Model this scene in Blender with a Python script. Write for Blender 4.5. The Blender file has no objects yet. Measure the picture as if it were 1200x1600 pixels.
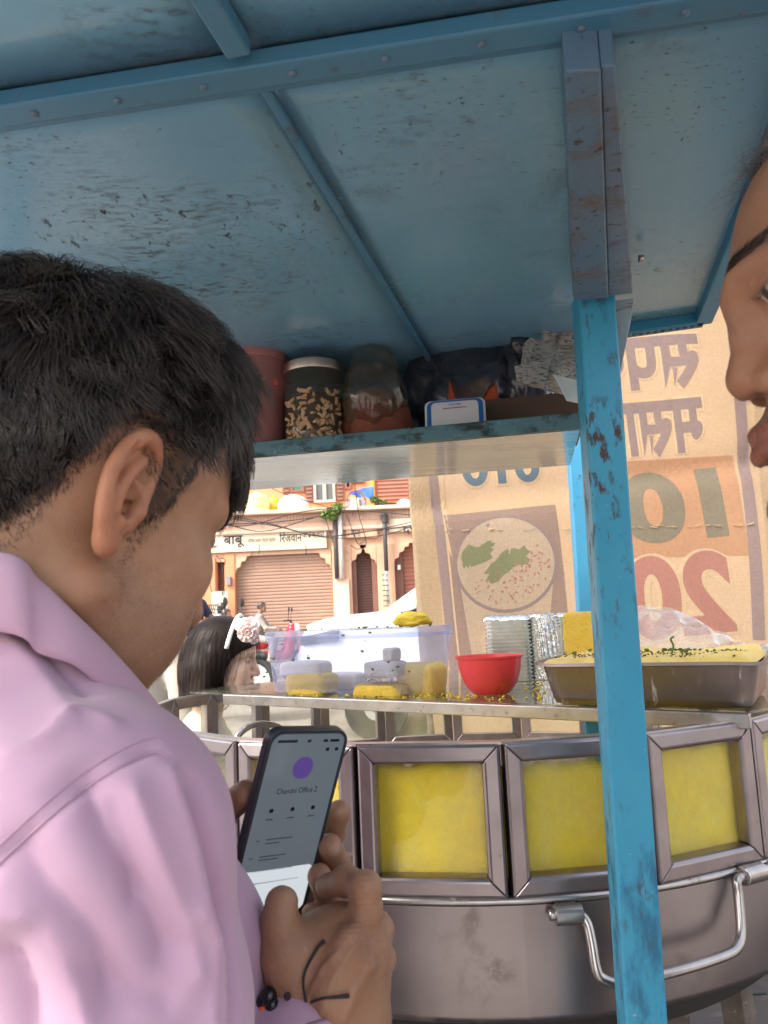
import bpy, bmesh, math, random
import numpy as np
from mathutils import Vector, Matrix
from mathutils.bvhtree import BVHTree
random.seed(7); RNG = np.random.default_rng(7)
SC = bpy.context.scene
COL = SC.collection
PI = math.pi

# ------------------------------------------------------------------ camera, sky, sun, exposure
CZ = 1.22                                   # height of the lens above the street
F = 1155.0; PITCH = math.radians(8.0); ROLL = math.radians(2.5)
CAMP = np.array([0.0, 0.0, CZ])
_r0 = np.array([1.0, 0, 0]); _u0 = np.array([0, -math.sin(PITCH), math.cos(PITCH)])
FW = np.array([0, math.cos(PITCH), math.sin(PITCH)])
RT = math.cos(ROLL)*_r0 - math.sin(ROLL)*_u0
UP = math.sin(ROLL)*_r0 + math.cos(ROLL)*_u0
cam = bpy.data.cameras.new('camera'); camo = bpy.data.objects.new('camera', cam); COL.objects.link(camo)
cam.sensor_fit = 'VERTICAL'; cam.sensor_height = 36; cam.sensor_width = 27; cam.lens = 36*F/1600
cam.clip_start = 0.02; cam.clip_end = 2000
cam.dof.use_dof = True; cam.dof.focus_distance = 1.05; cam.dof.aperture_fstop = 15
camo.matrix_world = Matrix(((RT[0], UP[0], -FW[0], 0), (RT[1], UP[1], -FW[1], 0), (RT[2], UP[2], -FW[2], CZ), (0, 0, 0, 1)))
SC.camera = camo
SUN_EL, SUN_AZ = math.radians(43), math.radians(237)      # high, from behind the left shoulder of the lens
w = bpy.data.worlds.new('World'); SC.world = w; w.use_nodes = True
nt = w.node_tree; bg = nt.nodes['Background']
sky = nt.nodes.new('ShaderNodeTexSky'); sky.sky_type = 'NISHITA'; sky.sun_disc = False
sky.sun_elevation = SUN_EL; sky.sun_rotation = SUN_AZ; sky.air_density = 1.4; sky.dust_density = 4.0; sky.ozone_density = 1.0
hs = nt.nodes.new('ShaderNodeHueSaturation'); hs.inputs['Saturation'].default_value = .42
nt.links.new(sky.outputs[0], hs.inputs['Color']); nt.links.new(hs.outputs[0], bg.inputs[0]); bg.inputs[1].default_value = 0.15
sl = bpy.data.lights.new('sun', 'SUN'); sl.energy = 1.6; sl.angle = math.radians(14); sl.color = (1, .95, .88)
slo = bpy.data.objects.new('sun', sl); COL.objects.link(slo)
sd = Vector((math.sin(SUN_AZ)*math.cos(SUN_EL), math.cos(SUN_AZ)*math.cos(SUN_EL), math.sin(SUN_EL)))
slo.rotation_euler = sd.to_track_quat('Z', 'Y').to_euler()
SC.view_settings.view_transform = 'Standard'; SC.view_settings.look = 'None'
SC.view_settings.exposure = 1.65; SC.view_settings.gamma = 1.0; SC.view_settings.use_curve_mapping = False
SC.cycles.use_denoising = True
SC.cycles.max_bounces = 10; SC.cycles.transparent_max_bounces = 16; SC.cycles.diffuse_bounces = 5
SC.cycles.sample_clamp_indirect = 4.0; SC.cycles.caustics_reflective = False; SC.cycles.caustics_refractive = False

# ------------------------------------------------------------------ measuring helpers (photo pixel + depth -> place)
def ray(x, y): return RT*((x-600)/F) + UP*((800-y)/F) + FW
def at(x, y, d): return CAMP + ray(x, y)*d
def atz(x, y, z):
    r = ray(x, y); return CAMP + r*(z/r[2])
def aty(x, y, Y):
    r = ray(x, y); return CAMP + r*(Y/r[1])
def atcyl(x, y, c, R):
    r = ray(x, y); a = r[0]**2+r[1]**2; b = -2*(r[0]*c[0]+r[1]*c[1]); q = c[0]**2+c[1]**2-R*R
    t = (-b-math.sqrt(max(b*b-4*a*q, 0)))/(2*a); return CAMP + r*t
def nrm(v): v = np.asarray(v, float); return v/np.linalg.norm(v)

# ------------------------------------------------------------------ objects
WL = {}
def thing(name, label, cat, loc=(0, 0, 0), group=None):
    o = bpy.data.objects.new(name, None); COL.objects.link(o); o.location = tuple(float(a) for a in loc)
    o.empty_display_size = .1; o['label'] = label; o['category'] = cat
    if group: o['group'] = group
    WL[o.name] = np.array(loc, float); return o
def tag(o, label=None, cat=None, group=None, kind=None):
    if label: o['label'] = label
    if cat: o['category'] = cat
    if group: o['group'] = group
    if kind: o['kind'] = kind
    return o
def base_of(o): return WL.get(o.name, np.zeros(3))
def mesh_data(name, V, Fc, mat, smooth=False, cols=None, uvs=None):
    V = np.asarray(V, float).reshape(-1, 3)
    me = bpy.data.meshes.new(name)
    me.from_pydata(V, [], Fc if isinstance(Fc, list) else Fc.tolist()); me.update()
    if mat: me.materials.append(mat)
    if smooth: me.polygons.foreach_set('use_smooth', np.ones(len(me.polygons), bool))
    if cols is not None:
        a = me.color_attributes.new('col', 'FLOAT_COLOR', 'POINT')
        c = np.ones((len(V), 4), np.float32); c[:, :3] = cols; a.data.foreach_set('color', c.ravel())
    return me
def obj(name, V, Fc, mat, parent=None, smooth=False, bevel=0, cols=None, solid=0, sub=0, auto=None):
    V = np.asarray(V, float).reshape(-1, 3)
    L = base_of(parent) if parent else np.zeros(3)
    me = mesh_data(name, V-L, Fc, mat, smooth, cols)
    if auto is not None:
        me.polygons.foreach_set('use_smooth', np.ones(len(me.polygons), bool)); me.set_sharp_from_angle(angle=math.radians(auto))
    o = bpy.data.objects.new(name, me); COL.objects.link(o)
    if parent: o.parent = parent
    WL[o.name] = L
    if solid: m = o.modifiers.new('solid', 'SOLIDIFY'); m.thickness = solid; m.offset = 0
    if sub: m = o.modifiers.new('sub', 'SUBSURF'); m.levels = m.render_levels = sub
    if bevel: m = o.modifiers.new('bevel', 'BEVEL'); m.width = bevel; m.segments = 2; m.limit_method = 'ANGLE'
    return o
class MB:
    def __init__(s): s.V = []; s.F = []
    def add(s, V, Fc):
        n = len(s.V); s.V += [tuple(map(float, v)) for v in V]; s.F += [[i+n for i in f] for f in Fc]; return s
    def hexa(s, p):      # 8 corners: bottom 0-3, top 4-7
        return s.add(p, [[3, 2, 1, 0], [4, 5, 6, 7], [0, 1, 5, 4], [1, 2, 6, 5], [2, 3, 7, 6], [3, 0, 4, 7]])
    def box(s, c, size, X=(1, 0, 0), Y=(0, 1, 0), Z=(0, 0, 1)):
        c, X, Y, Z = map(lambda a: np.asarray(a, float), (c, X, Y, Z)); a, b, e = np.asarray(size)/2
        return s.hexa([c-X*a-Y*b-Z*e, c+X*a-Y*b-Z*e, c+X*a+Y*b-Z*e, c-X*a+Y*b-Z*e, c-X*a-Y*b+Z*e, c+X*a-Y*b+Z*e, c+X*a+Y*b+Z*e, c-X*a+Y*b+Z*e])
    def bx(s, x0, x1, y0, y1, z0, z1): return s.box(((x0+x1)/2, (y0+y1)/2, (z0+z1)/2), (x1-x0, y1-y0, z1-z0))
    def prism(s, poly, ext):
        poly = [np.asarray(p, float) for p in poly]; ext = np.asarray(ext, float); n = len(poly)
        return s.add(poly+[p+ext for p in poly], [list(range(n))[::-1], [n+i for i in range(n)]]+[[i, (i+1) % n, n+(i+1) % n, n+i] for i in range(n)])
    def bar(s, a, b, wd, ht, up=(0, 0, 1)):
        a, b = np.asarray(a, float), np.asarray(b, float); d = nrm(b-a); sx = nrm(np.cross(d, up)); u = np.cross(sx, d)
        return s.box((a+b)/2, (wd, np.linalg.norm(b-a), ht), sx, d, u)
    def tube(s, pts, r, n=10, caps=True):
        pts = [np.asarray(p, float) for p in pts]; m = len(pts); rs = r if hasattr(r, '__len__') else [r]*m
        V = []; prev = None
        for i in range(m):
            d = nrm(pts[min(i+1, m-1)]-pts[max(i-1, 0)])
            if prev is None: prev = nrm(np.cross(d, (0.3, 0.2, 1)) if abs(d[2]) < .9 else np.cross(d, (1, 0.1, 0)))
            sx = nrm(prev-d*np.dot(prev, d)); prev = sx; sy = np.cross(d, sx)
            V += [pts[i]+rs[i]*(sx*math.cos(2*PI*k/n)+sy*math.sin(2*PI*k/n)) for k in range(n)]
        Fc = [[i*n+k, i*n+(k+1) % n, (i+1)*n+(k+1) % n, (i+1)*n+k] for i in range(m-1) for k in range(n)]
        if caps: Fc += [list(range(n))[::-1], [(m-1)*n+k for k in range(n)]]
        return s.add(V, Fc)
    def lathe(s, c, prof, n=32, axis=(0, 0, 1), sq=1.0):
        c = np.asarray(c, float); Z = nrm(axis); X = nrm(np.cross((0, 1, 0.01), Z)); Y = np.cross(Z, X); m = len(prof)
        V = [c+Z*z+r*(X*math.cos(2*PI*k/n)+Y*sq*math.sin(2*PI*k/n)) for (r, z) in prof for k in range(n)]
        Fc = [[i*n+k, i*n+(k+1) % n, (i+1)*n+(k+1) % n, (i+1)*n+k] for i in range(m-1) for k in range(n)]
        if prof[0][0] > 1e-6: Fc.append(list(range(n))[::-1])
        if prof[-1][0] > 1e-6: Fc.append([(m-1)*n+k for k in range(n)])
        return s.add(V, Fc)
    def grid(s, P):      # P[i][j] points
        P = np.asarray(P, float); a, b = P.shape[:2]
        return s.add(P.reshape(-1, 3), [[i*b+j, i*b+j+1, (i+1)*b+j+1, (i+1)*b+j] for i in range(a-1) for j in range(b-1)])
    def build(s, name, mat, parent=None, **k): return obj(name, s.V, s.F, mat, parent, **k)
def spline(pts, n=8, closed=False):
    P = [np.asarray(p, float) for p in pts]; m = len(P); out = []
    for i in range(m if closed else m-1):
        g = (lambda k: P[k % m]) if closed else (lambda k: P[min(max(k, 0), m-1)])
        p0, p1, p2, p3 = g(i-1), g(i), g(i+1), g(i+2)
        for j in range(n):
            t = j/n; out.append(.5*(2*p1+(p2-p0)*t+(2*p0-5*p1+4*p2-p3)*t*t+(3*p1-p0-3*p2+p3)*t**3))
    if not closed: out.append(P[-1])
    return out
def text_mesh(s, size=1.0, bold=0.0):
    cu = bpy.data.curves.new('lettering', 'FONT'); cu.body = s; cu.size = size; cu.align_x = 'CENTER'; cu.offset = bold
    o = bpy.data.objects.new('lettering', cu); COL.objects.link(o)
    dg = bpy.context.evaluated_depsgraph_get(); dg.update()
    m = bpy.data.meshes.new_from_object(o.evaluated_get(dg))
    V = np.array([v.co[:] for v in m.vertices]); Fc = [list(p.vertices) for p in m.polygons]
    bpy.data.objects.remove(o); bpy.data.curves.remove(cu); bpy.data.meshes.remove(m)
    mn, mx = V.min(0), V.max(0)
    V = V - (mn+mx)/2; V[:, 2] = 0
    return V, Fc, (mx-mn)[:2]
def lettering(s, centre, X, Y, width, height, mat, parent, thick=.0, bold=0.0, mirror=False, fn=None, name='lettering', fine=0):
    V, Fc, sz = text_mesh(s, 1.0, bold)
    if fine:
        b = bmesh.new(); vs = [b.verts.new((v[0]*width/sz[0], v[1]*height/sz[1], 0)) for v in V]
        for f in Fc:
            try: b.faces.new([vs[i] for i in f])
            except ValueError: pass
        for _ in range(5):
            es = [e for e in b.edges if e.calc_length() > fine]
            if not es: break
            bmesh.ops.subdivide_edges(b, edges=es, cuts=1); bmesh.ops.triangulate(b, faces=b.faces[:])
        b.verts.index_update(); V = np.array([(v.co[0]*sz[0]/width, v.co[1]*sz[1]/height, 0) for v in b.verts]); Fc = [[v.index for v in q.verts] for q in b.faces]; b.free()
    if mirror: V[:, 0] *= -1
    P = np.asarray(centre)+np.outer(V[:, 0]*width/sz[0], X)+np.outer(V[:, 1]*height/sz[1], Y)
    if fn is not None: P = fn(P)
    return obj(name, P, Fc, mat, parent, solid=thick)

# ------------------------------------------------------------------ materials
def new_mat(name):
    m = bpy.data.materials.new(name); m.use_nodes = True; return m, m.node_tree, m.node_tree.nodes['Principled BSDF']
def _noise(nt, coord, scale, detail=5, rough=.6, stretch=None, dist=0.0):
    n = nt.nodes.new('ShaderNodeTexNoise'); n.inputs['Scale'].default_value = scale; n.inputs['Detail'].default_value = detail
    n.inputs['Roughness'].default_value = rough; n.inputs['Distortion'].default_value = dist
    if stretch is not None:
        mp = nt.nodes.new('ShaderNodeMapping'); mp.inputs['Scale'].default_value = stretch[:3]
        if len(stretch) > 3: mp.inputs['Rotation'].default_value = (0, 0, stretch[3])
        nt.links.new(coord, mp.inputs[0]); coord = mp.outputs[0]
    nt.links.new(coord, n.inputs['Vector']); return n.outputs['Fac']
def _ramp(nt, fac, lo, hi):
    r = nt.nodes.new('ShaderNodeMapRange'); r.inputs['From Min'].default_value = lo; r.inputs['From Max'].default_value = hi
    nt.links.new(fac, r.inputs['Value']); return r.outputs[0]
def _mix(nt, fac, a, b):
    m = nt.nodes.new('ShaderNodeMix'); m.data_type = 'RGBA'
    if isinstance(fac, (int, float)): m.inputs[0].default_value = fac
    else: nt.links.new(fac, m.inputs[0])
    for i, v in ((6, a), (7, b)):
        if isinstance(v, tuple): m.inputs[i].default_value = (*v, 1)
        else: nt.links.new(v, m.inputs[i])
    return m.outputs[2]
def _math(nt, op, a, b):
    m = nt.nodes.new('ShaderNodeMath'); m.operation = op
    for i, v in ((0, a), (1, b)):
        if isinstance(v, (int, float)): m.inputs[i].default_value = v
        else: nt.links.new(v, m.inputs[i])
    return m.outputs[0]
def pmat(name, base, var=None, vscale=6, rough=.5, rvar=.1, metal=0, spots=(), bump=0, bscale=80, bstretch=None, vstretch=None,
         sheen=0, sss=0, spec=.5, attr=False, emit=None, estr=0, trans=0, coat=0, spot_rough=None):
    m, nt, b = new_mat(name)
    tc = nt.nodes.new('ShaderNodeTexCoord').outputs['Object']
    if attr:
        at_ = nt.nodes.new('ShaderNodeAttribute'); at_.attribute_name = 'col'; c = at_.outputs['Color']
        if var:
            mm = nt.nodes.new('ShaderNodeMix'); mm.data_type = 'RGBA'; mm.blend_type = 'MULTIPLY'; mm.inputs[0].default_value = 1
            nt.links.new(c, mm.inputs[6]); nt.links.new(_mix(nt, _ramp(nt, _noise(nt, tc, vscale), .3, .7), (1, 1, 1), var), mm.inputs[7]); c = mm.outputs[2]
    else:
        c = _mix(nt, _ramp(nt, _noise(nt, tc, vscale, stretch=vstretch), .3, .7), base, var or base)
    rv = _math(nt, 'ADD', rough-rvar/2, _math(nt, 'MULTIPLY', _noise(nt, tc, vscale*2.3), rvar))
    mask_all = None
    for (sc_, scale, lo, hi, *rest) in spots:
        st = rest[0] if rest else None; big = rest[1] if len(rest) > 1 else None
        f = _ramp(nt, _noise(nt, tc, scale, 7, .65, st), lo, hi)
        if big: f = _math(nt, 'MULTIPLY', f, _ramp(nt, _noise(nt, tc, big[0], 3), big[1], big[2]))
        c = _mix(nt, f, c, sc_)
        mask_all = f if mask_all is None else _math(nt, 'MAXIMUM', mask_all, f)
    if spot_rough is not None and mask_all is not None:
        mr = nt.nodes.new('ShaderNodeMix'); nt.links.new(mask_all, mr.inputs[0]); nt.links.new(rv, mr.inputs[2]); mr.inputs[3].default_value = spot_rough; rv = mr.outputs[0]
        if metal:
            nt.links.new(_math(nt, 'MULTIPLY', _math(nt, 'SUBTRACT', 1, mask_all), metal), b.inputs['Metallic'])
    nt.links.new(c, b.inputs['Base Color']); nt.links.new(rv, b.inputs['Roughness'])
    if not (metal and spot_rough is not None and mask_all is not None): b.inputs['Metallic'].default_value = metal
    b.inputs['Specular IOR Level'].default_value = spec
    if sheen: b.inputs['Sheen Weight'].default_value = sheen
    if coat: b.inputs['Coat Weight'].default_value = coat; b.inputs['Coat Roughness'].default_value = .15
    if sss:
        b.inputs['Subsurface Weight'].default_value = sss; b.inputs['Subsurface Radius'].default_value = (1, .35, .2); b.inputs['Subsurface Scale'].default_value = .006
    if trans: b.inputs['Transmission Weight'].default_value = trans
    if emit: b.inputs['Emission Color'].default_value = (*emit, 1); b.inputs['Emission Strength'].default_value = estr
    if bump:
        bp = nt.nodes.new('ShaderNodeBump'); bp.inputs['Strength'].default_value = bump; bp.inputs['Distance'].default_value = .002
        nt.links.new(_noise(nt, tc, bscale, 4, .6, bstretch), bp.inputs['Height']); nt.links.new(bp.outputs[0], b.inputs['Normal'])
    return m
def glassy(name, tint=(1, 1, 1), dirt=(.6, .6, .6), dlo=.4, dhi=.9, dscale=8, dmax=.6, refl=.25, rough=.05, streak=None, base=0.0, translucent=True):
    """thin dirty glass or film: clear + reflection + a layer of grime that scatters"""
    m = bpy.data.materials.new(name); m.use_nodes = True; nt = m.node_tree; nt.nodes.clear(); N = nt.nodes.new; Lk = nt.links.new
    out = N('ShaderNodeOutputMaterial'); tr = N('ShaderNodeBsdfTransparent'); tr.inputs[0].default_value = (*tint, 1)
    gl = N('ShaderNodeBsdfGlossy'); gl.inputs['Roughness'].default_value = rough
    lw = N('ShaderNodeLayerWeight'); lw.inputs[0].default_value = .5
    tc = N('ShaderNodeTexCoord').outputs['Object']
    oi = N('ShaderNodeObjectInfo'); ad = N('ShaderNodeVectorMath'); ad.operation = 'ADD'; Lk(tc, ad.inputs[0])
    sc = N('ShaderNodeVectorMath'); sc.operation = 'SCALE'; cb = N('ShaderNodeCombineXYZ'); Lk(oi.outputs['Random'], cb.inputs[0]); Lk(oi.outputs['Random'], cb.inputs[2])
    Lk(cb.outputs[0], sc.inputs[0]); sc.inputs['Scale'].default_value = 7.0; Lk(sc.outputs[0], ad.inputs[1]); tc = ad.outputs[0]
    m1 = N('ShaderNodeMixShader'); Lk(_math(nt, 'MINIMUM', _math(nt, 'MULTIPLY', _math(nt, 'ADD', _math(nt, 'MULTIPLY', _math(nt, 'POWER', lw.outputs['Facing'], 4.0), .85), .045), refl*4.5), 1.0), m1.inputs[0]); Lk(tr.outputs[0], m1.inputs[1]); Lk(gl.outputs[0], m1.inputs[2])
    df = N('ShaderNodeBsdfDiffuse'); df.inputs[0].default_value = (*dirt, 1)
    last = df.outputs[0]
    if translucent:
        tl = N('ShaderNodeBsdfTranslucent'); tl.inputs[0].default_value = (*dirt, 1); mm = N('ShaderNodeMixShader'); mm.inputs[0].default_value = .5
        Lk(df.outputs[0], mm.inputs[1]); Lk(tl.outputs[0], mm.inputs[2]); last = mm.outputs[0]
    f = _math(nt, 'MULTIPLY', _ramp(nt, _noise(nt, tc, dscale, 7, .7, streak), dlo, dhi), dmax)
    f = _math(nt, 'ADD', f, base)
    m2 = N('ShaderNodeMixShader'); Lk(f, m2.inputs[0]); Lk(m1.outputs[0], m2.inputs[1]); Lk(last, m2.inputs[2]); Lk(m2.outputs[0], out.inputs[0])
    return m
def fabric_print(name, col, var, transl=.55):
    m = bpy.data.materials.new(name); m.use_nodes = True; nt = m.node_tree; nt.nodes.clear(); N = nt.nodes.new; Lk = nt.links.new
    out = N('ShaderNodeOutputMaterial'); df = N('ShaderNodeBsdfDiffuse'); tl = N('ShaderNodeBsdfTranslucent'); mx = N('ShaderNodeMixShader'); mx.inputs[0].default_value = transl
    tc = N('ShaderNodeTexCoord').outputs['Object']
    weave = _noise(nt, tc, 220, 2, .5, (1, 1, .25)); weave2 = _noise(nt, tc, 220, 2, .5, (.25, 1, 1))
    wv = _ramp(nt, _math(nt, 'ADD', weave, weave2), .75, 1.25)
    c = _mix(nt, _ramp(nt, _noise(nt, tc, 4, 5), .3, .7), col, var)
    c = _mix(nt, _math(nt, 'MULTIPLY', wv, .35), c, tuple(min(1, v*1.35+.03) for v in col))
    Lk(c, df.inputs[0]); Lk(c, tl.inputs[0]); Lk(df.outputs[0], mx.inputs[1]); Lk(tl.outputs[0], mx.inputs[2]); Lk(mx.outputs[0], out.inputs[0])
    return m
M = {}
M['ceiling'] = pmat('painted_ceiling_sheet', (.165, .37, .535), (.20, .41, .555), 3.5, .24, .14, spots=[
    ((.05, .055, .06), 55, .50, .62, (1, 2.6, 1, .3), (2.4, .50, .62)), ((.045, .06, .07), 130, .58, .66, (1, 2, 1, .3), (3.2, .46, .6)), ((.02, .03, .035), 42, .60, .65, (2.2, 1, 1, .4), (2.9, .52, .64)), ((.03, .04, .045), 34, .69, .71, (2, 1, 1, .4)), ((.12, .2, .26), 9, .6, .8)], bump=.05, bscale=22, spot_rough=.7, coat=.15)
M['beam'] = pmat('painted_roof_beam', (.05, .19, .33), (.08, .21, .31), 9, .4, .2, spots=[((.10, .09, .09), 30, .6, .75), ((.16, .12, .10), 110, .64, .72)], bump=.15, bscale=60, spot_rough=.75)
M['rusty_beam'] = pmat('rust_stained_blue_paint', (.095, .19, .30), (.13, .18, .25), 14, .45, .2, spots=[((.15, .11, .09), 26, .5, .7), ((.06, .035, .025), 90, .58, .68, (1, 1, .5))], bump=.3, bscale=70, spot_rough=.8)
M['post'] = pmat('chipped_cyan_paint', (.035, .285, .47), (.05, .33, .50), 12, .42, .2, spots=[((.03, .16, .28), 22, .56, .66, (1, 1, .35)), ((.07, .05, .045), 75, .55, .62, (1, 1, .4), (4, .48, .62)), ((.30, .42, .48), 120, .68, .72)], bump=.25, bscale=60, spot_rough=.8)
M['rear_post'] = pmat('dark_blue_paint', (.03, .20, .36), (.04, .23, .38), 12, .45, .2, spots=[((.04, .05, .06), 60, .62, .7)], bump=.2)  # darker blue than the front post; also on trims, shelf and roof
M['shelf_edge'] = pmat('worn_teal_edge', (.07, .17, .20), (.05, .12, .15), 20, .5, .2, spots=[((.02, .025, .025), 40, .5, .62, (.5, 1, 1)), ((.2, .26, .28), 120, .62, .7)], bump=.4, bscale=70, spot_rough=.85)
M['underside'] = pmat('glossy_shelf_underside', (.26, .36, .42), (.32, .41, .45), 7, .07, .05, spots=[((.05, .22, .36), 5, .50, .60, (.5, 4, 1, .19)), ((.55, .60, .62), 6, .58, .7, (.5, 5, 1, .19))], bump=.05, bscale=14, bstretch=(1, 5, 1), spec=1.0, coat=.6)  # blue and white streaks paint sky reflections into the colour
M['gusset'] = pmat('pale_weathered_plate', (.30, .36, .40), (.24, .30, .34), 30, .6, .2, spots=[((.12, .11, .1), 60, .6, .7, (.4, 1, 2))], bump=.2)
M['steel'] = pmat('worn_stainless_steel', (.34, .295, .30), (.27, .235, .24), 6, .34, .16, 1, spots=[((.13, .075, .045), 40, .46, .60, None, (5, .54, .68)), ((.20, .17, .165), 3, .5, .75)], bump=.05, bscale=120, bstretch=(1, 1, .05), spot_rough=.7)
M['frame'] = pmat('scuffed_steel_frame', (.38, .325, .34), (.29, .25, .26), 18, .34, .2, 1, spots=[((.10, .06, .04), 55, .64, .72, None, (7, .5, .6))], bump=.12, bscale=40, spot_rough=.7)
M['tray'] = pmat('dull_aluminium_tray', (.29, .235, .225), (.21, .17, .16), 10, .48, .2, 1, spots=[((.18, .12, .09), 40, .58, .72), ((.55, .5, .46), 70, .6, .7, (1, 1, .2))], bump=.15, bscale=50, spot_rough=.65)
M['chrome'] = pmat('rubbed_steel_rod', (.52, .48, .46), (.40, .36, .35), 30, .30, .15, 1, spots=[((.2, .11, .06), 60, .6, .7)], spot_rough=.6)
M['dark'] = pmat('blackened_iron', (.02, .018, .018), (.035, .03, .028), 8, .7, .2)
M['rust'] = pmat('rusty_iron', (.16, .13, .11), (.09, .06, .05), 30, .75, .2, spots=[((.28, .26, .25), 50, .58, .66)], bump=.4)
M['pane'] = glassy('smeared_glass_pane', (.96, .97, .95), (.84, .78, .46), .40, .85, 9, .30, .18, .04, (1, 1, .6), .04)
M['lid_glass'] = glassy('greasy_glass_top', (.93, .96, .94), (.7, .66, .5), .5, .8, 14, .35, .3, .05, None, .03)
M['plastic_tub'] = glassy('cloudy_plastic', (.82, .85, .97), (.54, .56, .74), .35, .8, 5, .20, .2, .10, None, .19)
M['film'] = glassy('clear_plastic_film', (.97, .96, .95), (.9, .88, .86), .45, .75, 20, .35, .45, .14, (1, 3, 1), .22)
M['jar_pink'] = glassy('pink_plastic_jar', (.9, .6, .58), (.78, .42, .41), .4, .8, 6, .2, .15, .1, None, .55)
M['jar_clear'] = glassy('clear_jar_plastic', (.85, .80, .70), (.3, .26, .2), .4, .8, 9, .3, .22, .06, None, .08)
M['bag_film'] = glassy('thin_polythene_bag', (.84, .80, .70), (.34, .28, .18), .48, .75, 16, .5, .5, .18, (1, 1, 2), .14)
M['black_film'] = glassy('dark_polythene', (.55, .55, .6), (.12, .12, .15), .45, .7, 18, .6, .5, .2, (1, 2, 1), .25)
M['poha'] = pmat('yellow_gram_flakes', (.93, .70, .012), (.86, .60, .01), 9, .7, .2, spots=[((.85, .68, .06), 40, .56, .66), ((.16, .24, .03), 60, .73, .76)], bump=.8, bscale=160)
M['crumb'] = pmat('yellow_crumb', (.78, .60, .05), (.7, .45, .03), 60, .75, .1, bump=.6, bscale=300)
M['dhokla'] = pmat('steamed_gram_sponge', (.72, .50, .07), (.64, .40, .045), 25, .8, .1, spots=[((.40, .24, .03), 170, .60, .68)], bump=1.0, bscale=220, sss=.15)
M['cream'] = pmat('cream_sponge', (.86, .64, .22), (.78, .52, .14), 30, .75, .1, spots=[((.45, .36, .1), 90, .62, .7)], bump=.7, bscale=200)
M['idli'] = pmat('white_sponge', (.72, .64, .57), (.64, .56, .48), 30, .7, .1, spots=[((.2, .22, .08), 70, .68, .72)], bump=.5, bscale=160)
M['seed'] = pmat('mustard_seed', (.03, .02, .015), None, 10, .5)
M['herb'] = pmat('chopped_coriander', (.07, .13, .02), (.13, .17, .03), 40, .6)
M['red_bowl'] = pmat('red_plastic', (.74, .06, .075), (.68, .05, .065), 12, .34, .1, spots=[((.45, .02, .03), 15, .55, .75)], sss=.1, spec=.5)
M['foil'] = pmat('crinkled_foil', (.80, .79, .78), (.68, .67, .66), 40, .2, .15, 1, bump=.9, bscale=90)
M['foil_rim'] = pmat('stacked_foil_rims', (.62, .62, .58), (.5, .5, .46), 60, .3, .1, 1)
M['white_paper'] = pmat('white_paper', (.8, .79, .77), (.74, .73, .7), 20, .7, .1, bump=.3)
M['banner'] = fabric_print('orange_cream_banner_cloth', (.53, .37, .22), (.55, .40, .27))
M['banner_pale'] = fabric_print('pale_banner_cloth', (.53, .41, .27), (.49, .37, .24))
M['pr_brown'] = fabric_print('brown_print', (.35, .255, .215), (.37, .275, .23))
M['pr_box'] = fabric_print('red_brown_box_print', (.52, .31, .19), (.54, .34, .21))
M['pr_green'] = fabric_print('grey_green_print', (.29, .255, .185), (.31, .275, .20))
M['pr_red'] = fabric_print('faded_red_print', (.50, .25, .20), (.51, .28, .23))
M['pr_purple'] = fabric_print('purple_grey_print', (.355, .27, .255), (.37, .285, .27))
M['pr_blue'] = fabric_print('faded_blue_print', (.16, .22, .28), (.20, .26, .31))
M['pr_cream'] = fabric_print('cream_print', (.62, .48, .345), (.60, .45, .31))
M['pr_leaf'] = fabric_print('leaf_print', (.29, .29, .16), (.33, .33, .18))
M['pr_halo'] = fabric_print('pale_outline_print', (.66, .52, .35), (.64, .5, .33))
M['skin'] = pmat('skin', (1, 1, 1), (.80, .72, .68), 34, .46, .18, attr=True, bump=.34, bscale=640, sss=.16, spec=.42, spots=[((.22, .10, .06), 240, .70, .80), ((.55, .33, .22), 90, .64, .85)])
M['hair_black'] = pmat('black_hair', (.013, .011, .012), (.070, .050, .044), 60, .30, .12, spec=.6)
M['scalp'] = pmat('dark_hair_roots', (.012, .010, .010), (.02, .016, .015), 60, .95, .05, spec=.05)
M['hair_child'] = pmat('sleek_black_hair', (.010, .007, .007), (.022, .014, .011), 50, .42, .08, vstretch=(1, 1, .08), bump=.15, bscale=300, bstretch=(1, 1, .06), spec=.10)
M['hair_grey'] = pmat('greying_hair', (.05, .045, .045), (.25, .24, .25), 200, .4, .1)
M['shirt'] = pmat('lilac_cotton', (.51, .325, .445), (.48, .30, .42), 5, .85, .1, sheen=.25, bump=.14, bscale=1500, bstretch=(1, 1, .5), spec=.2)
M['shirt_thread'] = pmat('lilac_seam', (.42, .265, .365), (.45, .29, .39), 60, .85, .1, spec=.2)
M['trousers'] = pmat('dark_trousers', (.03, .03, .045), (.04, .04, .055), 8, .85)
M['navy_cloth'] = pmat('navy_cloth', (.02, .025, .06), (.03, .035, .075), 9, .85, bump=.2)
M['beige_cloth'] = pmat('beige_cloth', (.36, .325, .285), (.29, .26, .225), 5, .85, bump=.2, sheen=.1)
M['grey_kurta'] = pmat('grey_brown_cloth', (.33, .285, .25), (.28, .24, .21), 6, .85)
M['pale_cloth'] = pmat('pale_cloth', (.62, .58, .56), (.55, .5, .48), 6, .85)
M['thread'] = pmat('black_thread', (.012, .012, .014), (.03, .03, .03), 300, .8, bump=.5, bscale=900)
M['bead'] = pmat('dark_glass_bead', (.01, .01, .012), None, 10, .12)
M['red_bead'] = pmat('orange_red_bead', (.75, .10, .04), None, 10, .3)
M['phone_case'] = pmat('dark_rubber_case', (.022, .026, .036), (.03, .034, .045), 20, .38, .1)
M['screen'] = pmat('dim_phone_screen', (.035, .042, .05), (.04, .047, .055), 8, .10, .04, emit=(.30, .36, .42), estr=.10, spec=.55)
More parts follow.
